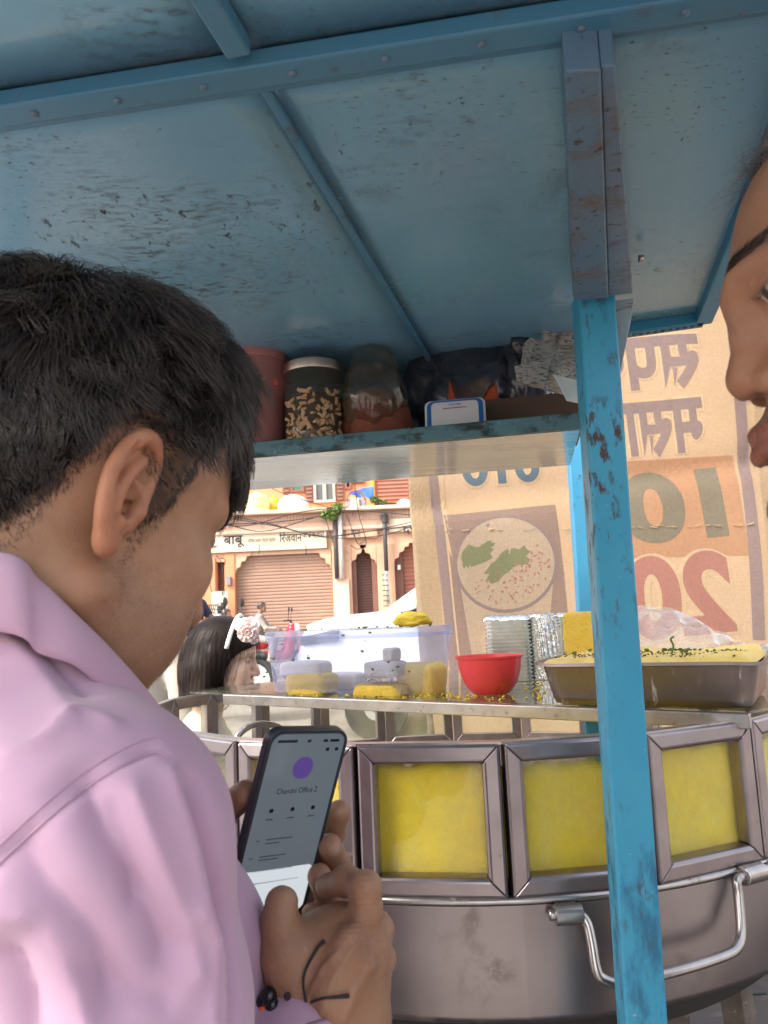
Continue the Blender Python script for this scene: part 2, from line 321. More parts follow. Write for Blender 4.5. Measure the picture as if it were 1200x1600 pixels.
M['screen_glare'] = pmat('painted_screen_reflection', (.06, .07, .075), None, 8, .10, .04, emit=(.74, .80, .84), estr=.27, spec=.55)  # glowing white stands in for a reflection on the phone glass
M['scr_purple'] = pmat('screen_purple', (.03, .02, .08), None, 8, .10, .04, emit=(.17, .09, .42), estr=.14)
M['scr_ink'] = pmat('screen_ink', (.012, .014, .018), None, 8, .12, .04)
M['scr_grey'] = pmat('screen_grey_ink', (.02, .023, .028), None, 8, .12, .04, emit=(.2, .25, .3), estr=.05)
M['petal'] = pmat('pale_pink_petal', (.78, .56, .54), (.80, .63, .60), 30, .75, sheen=.2, sss=.2)
M['white_band'] = pmat('white_band', (.8, .78, .76), None, 10, .6)
M['paper_news'] = pmat('newsprint', (.42, .37, .34), (.36, .31, .28), 10, .8, spots=[((.10, .09, .09), 260, .52, .57, (.4, 1, 2.0))], bump=.3)
M['stand_white'] = pmat('white_acrylic', (.66, .62, .64), None, 10, .3)
M['stand_blue'] = pmat('blue_acrylic_edge', (.02, .12, .42), (.015, .10, .36), 10, .3)
M['nut'] = pmat('peanut_pieces', (.55, .36, .20), (.42, .24, .12), 60, .7)
M['masala'] = pmat('red_brown_mix', (.30, .085, .04), (.20, .05, .03), 40, .8, bump=1, bscale=200)
M['lid_metal'] = pmat('jar_lid_metal', (.6, .5, .42), (.45, .36, .3), 20, .35, .1, 1)
M['red_packet'] = pmat('red_snack_packet', (.5, .05, .02), (.6, .13, .02), 12, .3, spots=[((.75, .45, .05), 14, .58, .62)])
M['brown_carton'] = pmat('brown_carton', (.12, .065, .045), (.09, .05, .035), 8, .8)
# street
M['ground_shade'] = pmat('painted_ground_shade', (.050, .042, .041), (.036, .03, .03), 3, .85, .1, spots=[((.075, .064, .06), 12, .55, .7)], bump=.4, bscale=60)  # dark ground colour stands in for the cart's shadow
M['asphalt'] = pmat('street_asphalt', (.27, .245, .22), (.22, .20, .18), 1.5, .9, .1, spots=[((.38, .35, .32), 9, .55, .7), ((.16, .145, .135), 25, .62, .7)], bump=.4, bscale=60)
M['facade'] = pmat('terracotta_pink_wash', (.66, .37, .23), (.70, .44, .30), 1.2, .9, .1, spots=[((.48, .30, .21), 2.2, .56, .72), ((.74, .55, .42), 5, .6, .75)], bump=.2, bscale=20)
M['facade_deep'] = pmat('orange_wash', (.66, .30, .15), (.60, .26, .13), 1.4, .9, .1, spots=[((.45, .22, .13), 3, .6, .75)])
M['cornice'] = pmat('pale_pink_plaster', (.72, .52, .41), (.66, .44, .33), 2, .9, .1, spots=[((.42, .27, .2), 3, .58, .72, (1, 1, .4))])
M['signboard'] = pmat('cream_sign_paint', (.72, .62, .48), (.66, .54, .40), 1.5, .8, spots=[((.45, .34, .25), 3, .58, .75, (.4, 1, 1))])
M['ink'] = pmat('dark_sign_paint', (.035, .025, .035), (.05, .035, .04), 3, .7)
M['ink_faint'] = pmat('thin_sign_paint', (.18, .13, .12), None, 3, .7)
M['shutter'] = pmat('dusty_brown_shutter', (.38, .235, .17), (.33, .20, .145), .9, .6, .1, spots=[((.22, .13, .10), 6, .62, .72, (.25, 1, 1)), ((.48, .33, .25), 4, .6, .8, (.2, 1, 3))])
M['shutter_dark'] = pmat('dark_brown_shutter', (.17, .085, .065), (.14, .07, .055), 1.5, .6)
M['door_red'] = pmat('red_brown_louvre', (.36, .14, .09), (.30, .11, .075), 2, .7)
M['wood_brown'] = pmat('brown_window_wood', (.22, .10, .07), (.18, .08, .06), 4, .7)
M['dark_room'] = pmat('dark_interior', (.05, .04, .04), (.07, .05, .05), 3, .8)
M['win_glass'] = pmat('dull_window_glass', (.09, .10, .10), (.13, .13, .12), 3, .15, .1)
M['lattice'] = pmat('green_lattice', (.16, .30, .24), None, 3, .7)
M['pipe_dark'] = pmat('dark_drain_pipe', (.05, .045, .045), (.08, .07, .065), 6, .6)
M['pipe_white'] = pmat('white_drain_pipe', (.66, .64, .62), (.55, .52, .5), 5, .5)
M['tank_yellow'] = pmat('pale_yellow_tank', (.80, .68, .34), (.76, .60, .26), 4, .5)
M['can_yellow'] = pmat('yellow_can', (.80, .56, .06), (.75, .5, .04), 4, .5)
M['sack'] = pmat('white_sack', (.76, .74, .72), (.64, .61, .58), 5, .8, bump=.4, bscale=12)
M['tarp'] = pmat('blue_tarp', (.03, .14, .48), (.02, .09, .36), 3, .5, bump=.4, bscale=8)
M['crate_grey'] = pmat('grey_crate', (.30, .27, .30), (.24, .21, .25), 3, .7)
M['car_white'] = pmat('white_car_paint', (.80, .80, .79), (.78, .78, .77), 2, .25, .05, coat=.6)
M['car_glass'] = pmat('tinted_car_glass', (.02, .022, .024), None, 2, .06)
M['tyre'] = pmat('rubber_tyre', (.02, .02, .02), (.03, .03, .03), 8, .85)
M['plastic_black'] = pmat('black_plastic', (.02, .02, .022), None, 8, .5)
M['red_paint'] = pmat('red_scooter_paint', (.48, .03, .05), (.4, .02, .04), 5, .3)
M['white_paint'] = pmat('white_paint', (.78, .77, .75), None, 5, .4)
M['leaf'] = pmat('tree_leaf', (.075, .12, .03), (.12, .17, .05), 2, .6)
M['leaf_bright'] = pmat('bright_leaf', (.12, .22, .035), (.19, .28, .06), 8, .55)
M['bark'] = pmat('bark', (.14, .10, .07), (.1, .07, .05), 5, .9)
M['zinc'] = pmat('zinc_drum', (.55, .57, .56), (.45, .46, .46), 4, .4, .1, .7)
M['wire'] = pmat('black_cable', (.03, .027, .027), None, 4, .7)
M['beige_board'] = pmat('beige_board', (.58, .47, .37), (.52, .42, .33), 2, .85)
M['cloth_white_red'] = pmat('white_and_red_cloth', (.7, .65, .63), (.72, .66, .64), 5, .85, spots=[((.6, .15, .12), 9, .6, .65)])

# ------------------------------------------------------------------ implicit surfaces for bodies and clothes
class Vol:
    def __init__(s, h): s.h = h; s.ops = []
    def cap(s, a, b, ra, rb=None, k=.01, sub=False, sq=None):
        a, b = np.asarray(a, float), np.asarray(b, float); rb = ra if rb is None else rb; R = max(ra, rb)
        s.ops.append(('c', np.minimum(a, b)-R, np.maximum(a, b)+R, (a, b, ra, rb), k, sub)); return s
    def chain(s, pts, rs, k=.01, sub=False):
        for i in range(len(pts)-1): s.cap(pts[i], pts[i+1], rs[i], rs[i+1], k, sub)
        return s
    def ell(s, c, r, R=None, k=.01, sub=False):
        c, r = np.asarray(c, float), np.asarray(r, float); m = max(r)
        ext = r if R is None else np.abs(np.asarray(R)) @ r
        s.ops.append(('e', c-ext, c+ext, (c, r, R), k, sub)); return s
    def cut(s, p, n): s.ops.append(('p', None, None, (np.asarray(p, float), nrm(n)), 0, True)); return s
    def mesh(s, disp=None):
        h = s.h; add = [o for o in s.ops if not o[5]]
        lo = np.min([o[1] for o in add], 0)-4*h; hi = np.max([o[2] for o in add], 0)+4*h
        n = np.ceil((hi-lo)/h).astype(int)+1
        ax = [(lo[i]+h*np.arange(n[i])).astype(np.float32) for i in range(3)]
        D = np.full(n, .05, np.float32)
        for (t, a, b, p, k, sub) in s.ops:
            if t == 'p':
                P, N = p; d = (ax[0][:, None, None]-P[0])*N[0]+(ax[1][None, :, None]-P[1])*N[1]+(ax[2][None, None, :]-P[2])*N[2]; D = np.maximum(D, d); continue
            e = k+4*h+.004
            i0 = np.clip(np.floor((a-e-lo)/h).astype(int), 0, n); i1 = np.clip(np.ceil((b+e-lo)/h).astype(int)+1, 0, n)
            if np.any(i1 <= i0): continue
            sl_ = tuple(slice(i0[i], i1[i]) for i in range(3))
            X, Y, Z = np.meshgrid(*[ax[i][sl_[i]] for i in range(3)], indexing='ij', copy=False)
            if t == 'c':
                A, B, ra, rb = p; v = B-A; L2 = float(v@v) or 1e-12
                q = np.clip(((X-A[0])*v[0]+(Y-A[1])*v[1]+(Z-A[2])*v[2])/L2, 0, 1)
                d = np.sqrt((X-A[0]-q*v[0])**2+(Y-A[1]-q*v[1])**2+(Z-A[2]-q*v[2])**2)-(ra+(rb-ra)*q)
            else:
                c, r, R = p; U, Vv, W = X-c[0], Y-c[1], Z-c[2]
                if R is not None:
                    R = np.asarray(R); U, Vv, W = R[0, 0]*U+R[1, 0]*Vv+R[2, 0]*W, R[0, 1]*U+R[1, 1]*Vv+R[2, 1]*W, R[0, 2]*U+R[1, 2]*Vv+R[2, 2]*W
                k0 = np.sqrt((U/r[0])**2+(Vv/r[1])**2+(W/r[2])**2); k1 = np.sqrt((U/r[0]**2)**2+(Vv/r[1]**2)**2+(W/r[2]**2)**2)
                d = k0*(k0-1)/np.maximum(k1, 1e-6)
            d = d.astype(np.float32); cur = D[sl_]; kk = max(k, 1e-5)
            if sub:
                hh = np.clip(.5-.5*(cur+d)/kk, 0, 1); D[sl_] = cur+(-d-cur)*hh+kk*hh*(1-hh)
            else:
                hh = np.clip(.5+.5*(cur-d)/kk, 0, 1); D[sl_] = cur+(d-cur)*hh-kk*hh*(1-hh)
        if disp is not None: D += disp(ax[0][:, None, None], ax[1][None, :, None], ax[2][None, None, :]).astype(np.float32)
        S = D < 0
        c = np.zeros(n-1, np.int8)
        for i in (0, 1):
            for j in (0, 1):
                for l in (0, 1): c += S[i:n[0]-1+i, j:n[1]-1+j, l:n[2]-1+l]
        act = np.argwhere((c > 0) & (c < 8)); idx = np.full(n-1, -1, np.int32); idx[tuple(act.T)] = np.arange(len(act))
        acc = np.zeros((len(act), 3)); cnt = np.zeros(len(act))
        cor = [(i, j, l) for i in (0, 1) for j in (0, 1) for l in (0, 1)]
        for a in cor:
            for b in cor:
                if sum(b)-sum(a) == 1 and sum(abs(b[i]-a[i]) for i in range(3)) == 1:
                    va = D[act[:, 0]+a[0], act[:, 1]+a[1], act[:, 2]+a[2]]; vb = D[act[:, 0]+b[0], act[:, 1]+b[1], act[:, 2]+b[2]]
                    x = (va < 0) != (vb < 0); t = np.where(x, va/np.where(x, va-vb, 1), 0)
                    acc += np.where(x[:, None], np.array(a)+t[:, None]*(np.array(b)-np.array(a)), 0); cnt += x
        V = lo+h*(act+acc/cnt[:, None])
        Fs = []
        for axx in range(3):
            o1, o2 = [(1, 2), (2, 0), (0, 1)][axx]
            s0 = [slice(1, n[i]-1) for i in range(3)]; s1 = list(s0); s0[axx] = slice(0, n[axx]-1); s1[axx] = slice(1, n[axx])
            A, B = S[tuple(s0)], S[tuple(s1)]; e = np.argwhere(A != B); off = np.array([1, 1, 1]); off[axx] = 0; e = e+off
            flip = S[tuple(e.T)]
            d1 = np.zeros(3, int); d1[o1] = 1; d2 = np.zeros(3, int); d2[o2] = 1
            q = np.stack([idx[tuple((e-d1-d2).T)], idx[tuple((e-d2).T)], idx[tuple(e.T)], idx[tuple((e-d1).T)]], 1)
            q[~flip] = q[~flip][:, ::-1]; Fs.append(q[(q >= 0).all(1)])
        return V, np.concatenate(Fs)
def smooth_mesh(V, Fc, it=2, lam=.5):
    e = np.concatenate([Fc[:, [0, 1]], Fc[:, [1, 2]], Fc[:, [2, 3]], Fc[:, [3, 0]]]); V = V.copy()
    for _ in range(it):
        acc = np.zeros_like(V); cn = np.zeros(len(V))
        for a, b in ((0, 1), (1, 0)):
            for d in range(3): acc[:, d] += np.bincount(e[:, a], V[e[:, b], d], len(V))
            cn += np.bincount(e[:, a], minlength=len(V))
        V += lam*(acc/np.maximum(cn, 1)[:, None]-V)
    return V
def normals(V, Fc):
    n = np.cross(V[Fc[:, 2]]-V[Fc[:, 0]], V[Fc[:, 3]]-V[Fc[:, 1]]); N = np.zeros_like(V)
    for i in range(4):
        for d in range(3): N[:, d] += np.bincount(Fc[:, i], n[:, d], len(V))
    return N/np.maximum(np.linalg.norm(N, axis=1), 1e-12)[:, None]
def polydist(V, pts):
    best = np.full(len(V), 1e9); sgn = np.zeros(len(V))
    for i in range(len(pts)-1):
        a, b = pts[i], pts[i+1]; v = b-a; q = np.clip(((V-a)@v)/(v@v), 0, 1); d = np.linalg.norm(V-a-q[:, None]*v, axis=1)
        best = np.minimum(best, d)
    return best
def vnoise(P, scale, seed=0, octs=3):
    """cheap smooth noise from rotated sines"""
    r = np.random.default_rng(seed); out = np.zeros(len(P)); amp = 1
    for o in range(octs):
        for _ in range(4):
            k = r.normal(size=3); k = k/np.linalg.norm(k)*scale*2**o*r.uniform(.7, 1.4); out += amp*np.sin(P@k+r.uniform(0, 6.28)+1.3*np.sin(P@np.roll(k, 1)*.6))
        amp *= .5
    return out/5
def rrect(wd, ht, r, n=6):
    o = []
    for (sx, sy, a0) in ((1, 1, 0), (-1, 1, 90), (-1, -1, 180), (1, -1, 270)):
        o += [(sx*(wd/2-r)+r*math.cos(math.radians(a0+90*k/n)), sy*(ht/2-r)+r*math.sin(math.radians(a0+90*k/n))) for k in range(n+1)]
    return o
def head_vol(h, ears=True, neck=((-.02, 0, -.05), (-.05, 0, -.21)), rneck=.058, nose=1.0, fem=0.0, detail=True, jaw=1.0):
    v = Vol(h)
    v.ell((.0, 0, .045), (.097, .076, .088), k=.02)
    v.ell((.034, 0, .045), (.062, .062, .062), k=.02)
    v.ell((.044, 0, -.022), (.052, .057, .076), k=.02)
    v.ell((.040, 0, -.062*jaw**.5), (.050*jaw**.3, .049*jaw, .042*jaw), k=.02)
    for s in (-1, 1):
        v.cap((.008, s*.056*jaw**.7, -.048*jaw), (.066, s*.020*jaw, -.098*jaw**.5), .013*jaw, .014, k=.026)
        v.ell((.060, s*.044*jaw**.5, -.012), (.028, .021, .022), k=.02)
        v.ell((.058, s*.036*jaw, -.052), (.028, .022*jaw, .03*jaw), k=.022)
    v.ell((.078, 0, -.098), (.018, .021, .017), k=.016)
    if neck is not None: v.cap(neck[0], neck[1], rneck*.93, rneck*1.06, k=.03)
    for s in (-1, 1):
        v.cap((.090, s*.012, .034), (.074, s*.046, .034), .0105, .010, k=.012)
        v.ell((.101, s*.031, .014), (.017, .019, .0135), k=.012, sub=True)
        v.ell((.0775, s*.031, .013), (.0128, .0135, .0125), k=.003)
        v.cap((.0875, s*.020, .0185), (.082, s*.044, .0165), .0042, .0040, k=.004)     # upper lid
        v.cap((.0865, s*.020, .0065), (.081, s*.043, .0075), .0034, .0034, k=.004)     # lower lid
    n = nose
    v.cap((.091, 0, .026), (.108*1, 0, -.012), .0085, .0095, k=.012)
    v.cap((.104, 0, -.006), (.1145+.004*(n-1), 0, -.022), .0095, .0115*n, k=.010)
    for s in (-1, 1):
        v.ell((.1015, s*.0135*n, -.027), (.0115*n, .0085*n, .0085*n), k=.008)
        v.ell((.1065, s*.0068*n, -.0365), (.0062*n, .0038*n, .0052*n), k=.003, sub=True)
    v.cap((.094, 0, -.036), (.0955, 0, -.050), .008, .007, k=.010)
    for s in (-1, 1):
        v.chain([(.0995, 0, -.0545), (.0955, s*.012, -.0545), (.0855, s*.0245, -.0585)], [.0062, .0058, .0035], k=.005)
        v.chain([(.0980, 0, -.0655), (.0945, s*.012, -.0650), (.0855, s*.0235, -.0600)], [.0078, .0066, .0035], k=.005)
    v.chain([(.1065, -.010, -.0600), (.1075, 0, -.0603), (.1065, .010, -.0600)], [.0012]*3, k=.003, sub=True)
    v.cap((.092, -.010, -.0765), (.092, .010, -.0765), .006, .006, k=.012, sub=True)
    if ears:
        for s in (-1, 1):
            def e(x, z, o=0.0): x = x*.86; return np.array([x, s*(.0735+.46*max(0.0, .010-x)+o), z])
            v.chain([e(.006, .004, -.004), e(.004, -.012, -.004)], [.008, .007], k=.008)
            R = Matrix.Rotation(-s*.45, 3, 'Z'); R = np.array(R)
            v.ell(e(-.010, .006, -.004), (.0185, .0050, .029), R, k=.006)
            hel = [(.006, .002, -.001), (.0085, .016, .0), (.004, .029, .001), (-.006, .0355, .002), (-.017, .031, .002), (-.0245, .018, .001), (-.026, .003, .0), (-.0215, -.012, .0), (-.0145, -.023, -.001), (-.0075, -.0305, -.002)]
            hel = spline([e(x, z, o) for (x, z, o) in hel], 4)
            v.chain(hel, [.0040]*len(hel), k=.003)
            v.ell(e(-.004, -.028, -.002), (.0085, .0052, .0095), R, k=.006)
            v.ell(e(-.0015, .020, .004), (.0085, .0078, .0100), R, k=.002, sub=True)
            v.ell(e(-.0185, .010, .006), (.0038, .006, .0170), R, k=.002, sub=True)
            v.ell(e(-.0040, -.002, .002), (.0088, .0120, .0115), R, k=.002, sub=True)
            v.ell(e(.0015, -.004, -.012), (.0052, .014, .0065), R, k=.002, sub=True)
            ah = spline([e(-.006, .022, .001), e(-.0125, .012, .0022), e(-.0155, -.001, .002), e(-.0125, -.014, .001)], 3)
            v.chain(ah, [.0036]*len(ah), k=.002)
            v.ell(e(.0075, -.004, .0025), (.0052, .0042, .0065), k=.003)
            v.ell(e(-.0055, -.0165, .001), (.0055, .0040, .0042), k=.003)
    return v
SIDE_X = [-.11, -.07, -.05, -.036, -.026, .0, .010, .017, .020, .027, .030, .036, .055, .075, .09]
SIDE_Z = [-.075, -.066, -.052, -.020, .034, .044, .034, .000, -.012, .006, .036, .056, .069, .074, .078]
def hair_line(V): return np.interp(V[:, 0], SIDE_X, SIDE_Z)
def head_colors(V, base, stub=.0, line=hair_line, hair_col=(.03, .022, .02), lips=None, soft=.012, brows=True, nape=True):
    n = len(V); C = np.tile(np.array(base), (n, 1)); x, y, z = V.T; ay = np.abs(y)
    def blend(m, col): 
        m = np.clip(m, 0, 1)[:, None]; C[:] = C*(1-m)+np.array(col)*m
    blend(.55*np.exp(-((ay-.088)/.013)**2)*(np.abs(x+.008) < .028), (base[0]*1.22, base[1]*.86, base[2]*.80))
    blend(.25*np.exp(-(((x-.112)/.018)**2+(z+.02)**2/.0004)), (base[0]*1.05, base[1]*.8, base[2]*.75))
    if stub: blend(stub*np.clip((-.028-z)/.02, 0, 1)*np.clip((x+.005)/.02, 0, 1)*(x > -.01), (base[0]*.55, base[1]*.55, base[2]*.6))
    if stub: blend(1.3*stub*np.exp(-((z+.043)/.006)**2)*(x > .08)*(ay < .028), (base[0]*.5, base[1]*.5, base[2]*.55))
    lc = lips or (base[0]*.72, base[1]*.48, base[2]*.52)
    blend(np.clip(1-np.abs(z+.060)/.0125, 0, 1)*2.2*(x > .082)*(ay < .025-.9*np.abs(z+.060)), lc)
    if brows: blend(.40*np.exp(-((z-.0385-.003*np.cos(ay*60))/.0032)**4)*(x > .062)*(ay > .010)*(ay < .050), hair_col)
    blend(.9*np.exp(-((z-.0145)/.0022)**2)*np.exp(-((ay-.032)/.010)**4)*(x > .076), hair_col)                       # lash line
    de = np.sqrt((ay-.031)**2+(z-.0118)**2)
    blend(((de < .0098)*(x > .0855)*(np.abs(z-.0120) < .0042)).astype(float), (.62, .56, .52))
    blend(((de < .0052)*(x > .0855)*(np.abs(z-.0120) < .0045)).astype(float), (.03, .018, .012))
    blend(np.clip((z+.041)/-.002, 0, 0), base)
    m = np.clip((z-line(V))/soft, 0, 1)*(np.abs(y) < .079)
    blend(m*np.where((x > .008) & (z < .045), .62, .93), hair_col)
    return C, m
def tubes(P, rad, taper=.25, ns=3):
    """P (N,S,3) -> thin tapered tubes"""
    N, S, _ = P.shape; D = np.gradient(P, axis=1); D /= np.maximum(np.linalg.norm(D, axis=2, keepdims=True), 1e-9)
    ref = np.array([.31, .77, .55]); A = np.cross(D, ref); A /= np.maximum(np.linalg.norm(A, axis=2, keepdims=True), 1e-9); B = np.cross(D, A)
    r = (np.asarray(rad).reshape(-1, 1)*np.linspace(1, taper, S)[None, :])[..., None]
    V = np.stack([P+r*(A*math.cos(2*PI*k/ns)+B*math.sin(2*PI*k/ns)) for k in range(ns)], 2)
    base = (np.arange(N)*S*ns)[:, None, None]; i = (np.arange(S-1)*ns)[None, :, None]; k = np.arange(ns)[None, None, :]; k2 = (k+1) % ns
    q = np.stack(np.broadcast_arrays(base+i+k, base+i+k2, base+i+ns+k2, base+i+ns+k), -1).reshape(-1, 4)
    return V.reshape(-1, 3), q
def grow(roots, lengths, flow, lift, seg=6, jit=.25, rng=None, c=(0, 0, .045), r=(.097, .076, .088), floor=1.01, curl=0.0):
    rng = rng or RNG; N = len(roots); P = np.zeros((N, seg+1, 3)); P[:, 0] = roots; c, r = np.array(c), np.array(r)
    J = rng.normal(size=(N, 3))*jit; st = (np.asarray(lengths)/seg)[:, None]
    for i in range(seg):
        p = P[:, i]; n = (p-c)/r**2; n /= np.linalg.norm(n, axis=1, keepdims=True)
        t = flow(p)+J*(1+curl*i); t -= n*(t*n).sum(1, keepdims=True); t /= np.maximum(np.linalg.norm(t, axis=1, keepdims=True), 1e-6)
        a = lift(p, i/seg)[:, None] if callable(lift) else lift
        d = t*np.cos(a)+n*np.sin(a); q = p+d*st
        lev = np.sqrt((((q-c)/r)**2).sum(1)); bad = lev < floor; q[bad] = c+(q[bad]-c)*(floor/lev[bad])[:, None]
        P[:, i+1] = q
    return P
def frame_from(az, pitch, roll=0.0):
    """head frame: az measured from picture-right towards away; pitch>0 looks down"""
    a, p = math.radians(az), math.radians(pitch)
    f = np.array([math.cos(a)*math.cos(p), math.sin(a)*math.cos(p), -math.sin(p)]); l = np.array([-math.sin(a), math.cos(a), 0.0]); u = np.cross(f, l)
    if roll:
        q = math.radians(roll); l, u = l*math.cos(q)+u*math.sin(q), u*math.cos(q)-l*math.sin(q)
    return np.stack([f, l, u], 1)
def ring(c, ax, r, n=28):
    a = nrm(np.cross(ax, (0.2, .3, 1))); b = np.cross(ax, a); return [c+r*(a*math.cos(2*PI*k/n)+b*math.sin(2*PI*k/n)) for k in range(n+1)]

# ------------------------------------------------------------------ ground
def sheet(name, x0, x1, y0, y1, z, mat, nx=2, ny=2, kind='structure'):
    o = MB().grid([[(x0+(x1-x0)*i/(nx-1), y0+(y1-y0)*j/(ny-1), z) for j in range(ny)] for i in range(nx)]).build(name, mat); return tag(o, kind=kind)
sheet('ground', -400, 400, -400, 400, 0, M['asphalt'])
tag(MB().prism([(-1.3, .5, .0005), (3.2, .5, .0005), (3.4, 4.4, .0005), (-.6, 3.0, .0005)], (0, 0, .004)).build('pavement_shade', M['ground_shade']), kind='structure')  # thin dark slab painting the shade around the cart
FY = 19.0                                  # the row of shops across the street
pv = MB(); pv.bx(-30, 30, FY-1.6, FY+.2, -.05, .14); tag(pv.build('pavement', M['asphalt'], bevel=.02), kind='structure')

# ------------------------------------------------------------------ the blue canopy with its posts and shelf
ZC, ZB, ZS = .405, .386, .236              # heights above the lens: sheet, beam underside, shelf underside
can = thing('vending_canopy', 'blue painted metal canopy with posts, roof sheets and a box shelf over the counter', 'canopy', (-.1, .9, 0))
s1, s2 = atz(405, 712, ZS), atz(907, 668, ZS); sdir = nrm(s2-s1); sback = np.array([-sdir[1], sdir[0], 0]); s1 = s1-sdir*.50
dep = .262; sh = .021
RB = [np.array([-.68, atz(660, 538, ZC)[1]+.27, CZ+ZC]), atz(1098, 491, ZC)]           # back edge of the roof, left to right
bd = nrm(RB[1]-RB[0])
R_r, R_n = atz(1098, 491, ZC), atz(1146, 372, ZC)
rd = nrm(R_n-R_r); FRONT = -.32
R_f = R_r+rd*((R_r[1]-FRONT)/abs(rd[1]))
up3 = np.array([0, 0, .016])
cutx = lambda p, y: p[0]
def dline(x1, y1, x2, y2, z):             # a line on a level plane given by two pixels
    a, b = atz(x1, y1, z), atz(x2, y2, z); return a, nrm(b-a)
b1a, b1d = dline(412, 120, 655, 530, ZC); b2a, b2d = dline(905, 60, 925, 440, ZC); xa, xd = dline(0, 150, 1100, -26, ZC)
def meet(p, d, q, e):
    A = np.array([[d[0], -e[0]], [d[1], -e[1]]]); s_ = np.linalg.solve(A, (q-p)[:2]); return p+d*s_[0]
fl = np.array([0, FRONT, CZ+ZC]); fd = np.array([1.0, 0, 0]); ll = np.array([-.68, 0, CZ+ZC]); ld = np.array([0, 1.0, 0])
BACKL = (s1*[1, 1, 0]+sback*(dep-.014)+[0, 0, CZ+ZC], sdir)
lines_x = [(ll, ld), (b1a, b1d), (b2a, b2d), (R_r, rd)]; lines_y = [(fl, fd), (xa, xd), (RB[0], bd)]
def ly(i, j): return BACKL if (j == 2 and i < 2) else lines_y[j]
gap = .0015
for i in range(3):
    for j in range(2):
        c4 = [meet(*lines_x[i], *ly(i, j)), meet(*lines_x[i+1], *ly(i, j)), meet(*lines_x[i+1], *ly(i, j+1)), meet(*lines_x[i], *ly(i, j+1))]
        cc = sum(c4)/4; c4 = [c+nrm(cc-c)*gap*1.4 for c in c4]
        n_ = 14; P = []
        for a in range(n_+1):
            row = []
            for b in range(n_+1):
                u, v_ = a/n_, b/n_; p = (c4[0]*(1-u)+c4[1]*u)*(1-v_)+(c4[3]*(1-u)+c4[2]*u)*v_
                p = p+np.array([0, 0, 1])*(.0028*math.sin(PI*u)*math.sin(PI*v_)*(1+.8*math.sin(5*u+3*i+2*j))); row.append(p)
            P.append(row)
        P = np.array(P)[:, ::-1]
        MB().grid(P).build('roof_sheet', M['ceiling'], can, smooth=True, solid=.003)
for (ia, ib) in ((0, 2), (2, 3)):
    q4 = [meet(*lines_x[ia], *lines_y[0]), meet(*lines_x[ib], *lines_y[0]), meet(*lines_x[ib], *ly(ia, 2)), meet(*lines_x[ia], *ly(ia, 2))]
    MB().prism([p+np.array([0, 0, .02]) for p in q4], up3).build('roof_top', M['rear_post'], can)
def beam(name, a, b, wd, ht, mat, z_under): 
    a, b = a.copy(), b.copy(); a[2] = b[2] = CZ+z_under+ht/2; return MB().bar(a, b, wd, ht).build(name, mat, can, bevel=.002)
x0_, x1_ = meet(ll, ld, xa, xd), meet(R_r, rd, xa, xd)
beam('cross_beam', x0_, x1_, .022, ZC-ZB-.004, M['beam'], ZB)
cxn = nrm(np.cross(xd, (0, 0, 1)))
beam('beam_flange', x0_-cxn*.019, x1_-cxn*.019, .011, .005, M['beam'], ZC-.012)
f0, f1 = meet(b1a, b1d, xa, xd), meet(b1a, b1d, *BACKL)
beam('roof_rib', f0+b1d*.02, f1, .008, .008, M['beam'], ZC-.011); beam('roof_rib', f0-b1d*.02, meet(b1a, b1d, fl, fd), .018, .014, M['beam'], ZC-.018)
# the heavy bracket beam running out to the post, wider towards the post
bz = .356
bl_, br_, fr_, fl_ = atz(883, 112, bz), atz(962, 108, bz), atz(990, 462, bz), atz(896, 470, bz); ml_, mr_ = atz(939, 110, bz), atz(951, 466, bz)
MB().prism([bl_, ml_, mr_, fl_], (0, 0, ZC-bz-.002)).build('bracket_beam', M['rusty_beam'], can, bevel=.0015)
g_ = nrm(br_-bl_)*.002
MB().prism([ml_+g_*.1+[0, 0, .0025], br_+[0, 0, .0025], fr_+[0, 0, .0025], mr_+g_*.1+[0, 0, .0025]], (0, 0, ZC-bz-.006)).build('bracket_beam', M['rusty_beam'], can, bevel=.0015)
# fascia round the right-hand roof end
fz = np.array([0, 0, -.026])
MB().bar(meet(*lines_x[2], RB[0], bd)+[0, 0, -.005], R_r+[0, 0, -.005], .022, .022).build('edge_trim', M['rear_post'], can, bevel=.002)
MB().bar(R_r+[0, 0, -.006], R_f+[0, 0, -.006], .022, .020).build('edge_trim', M['rear_post'], can, bevel=.002)
for (px_, py_) in ((997, 404),):
    c = atz(px_, py_, ZC-.012); MB().lathe(c, [(.004, 0), (.0035, .006), (0.0001, .007)], 10, (.9, -.3, -.1)).build('bolt', M['chrome'], can, smooth=True)
rv_m = MB()
for k in range(15):
    for (p_, q_, dz_) in ((x0_, x1_, ZB), (meet(*lines_x[2], RB[0], bd), R_r, ZC-.017)):
        c = p_+(q_-p_)*((k+.5)/15); c = np.array([c[0], c[1], CZ+dz_+.0002]); rv_m.lathe(c, [(.0034, 0), (.0030, -.0012), (.0012, -.0020), (.0001, -.0021)], 8)
tag(rv_m.build('rivets', M['rusty_beam'], can, smooth=True), kind='stuff')
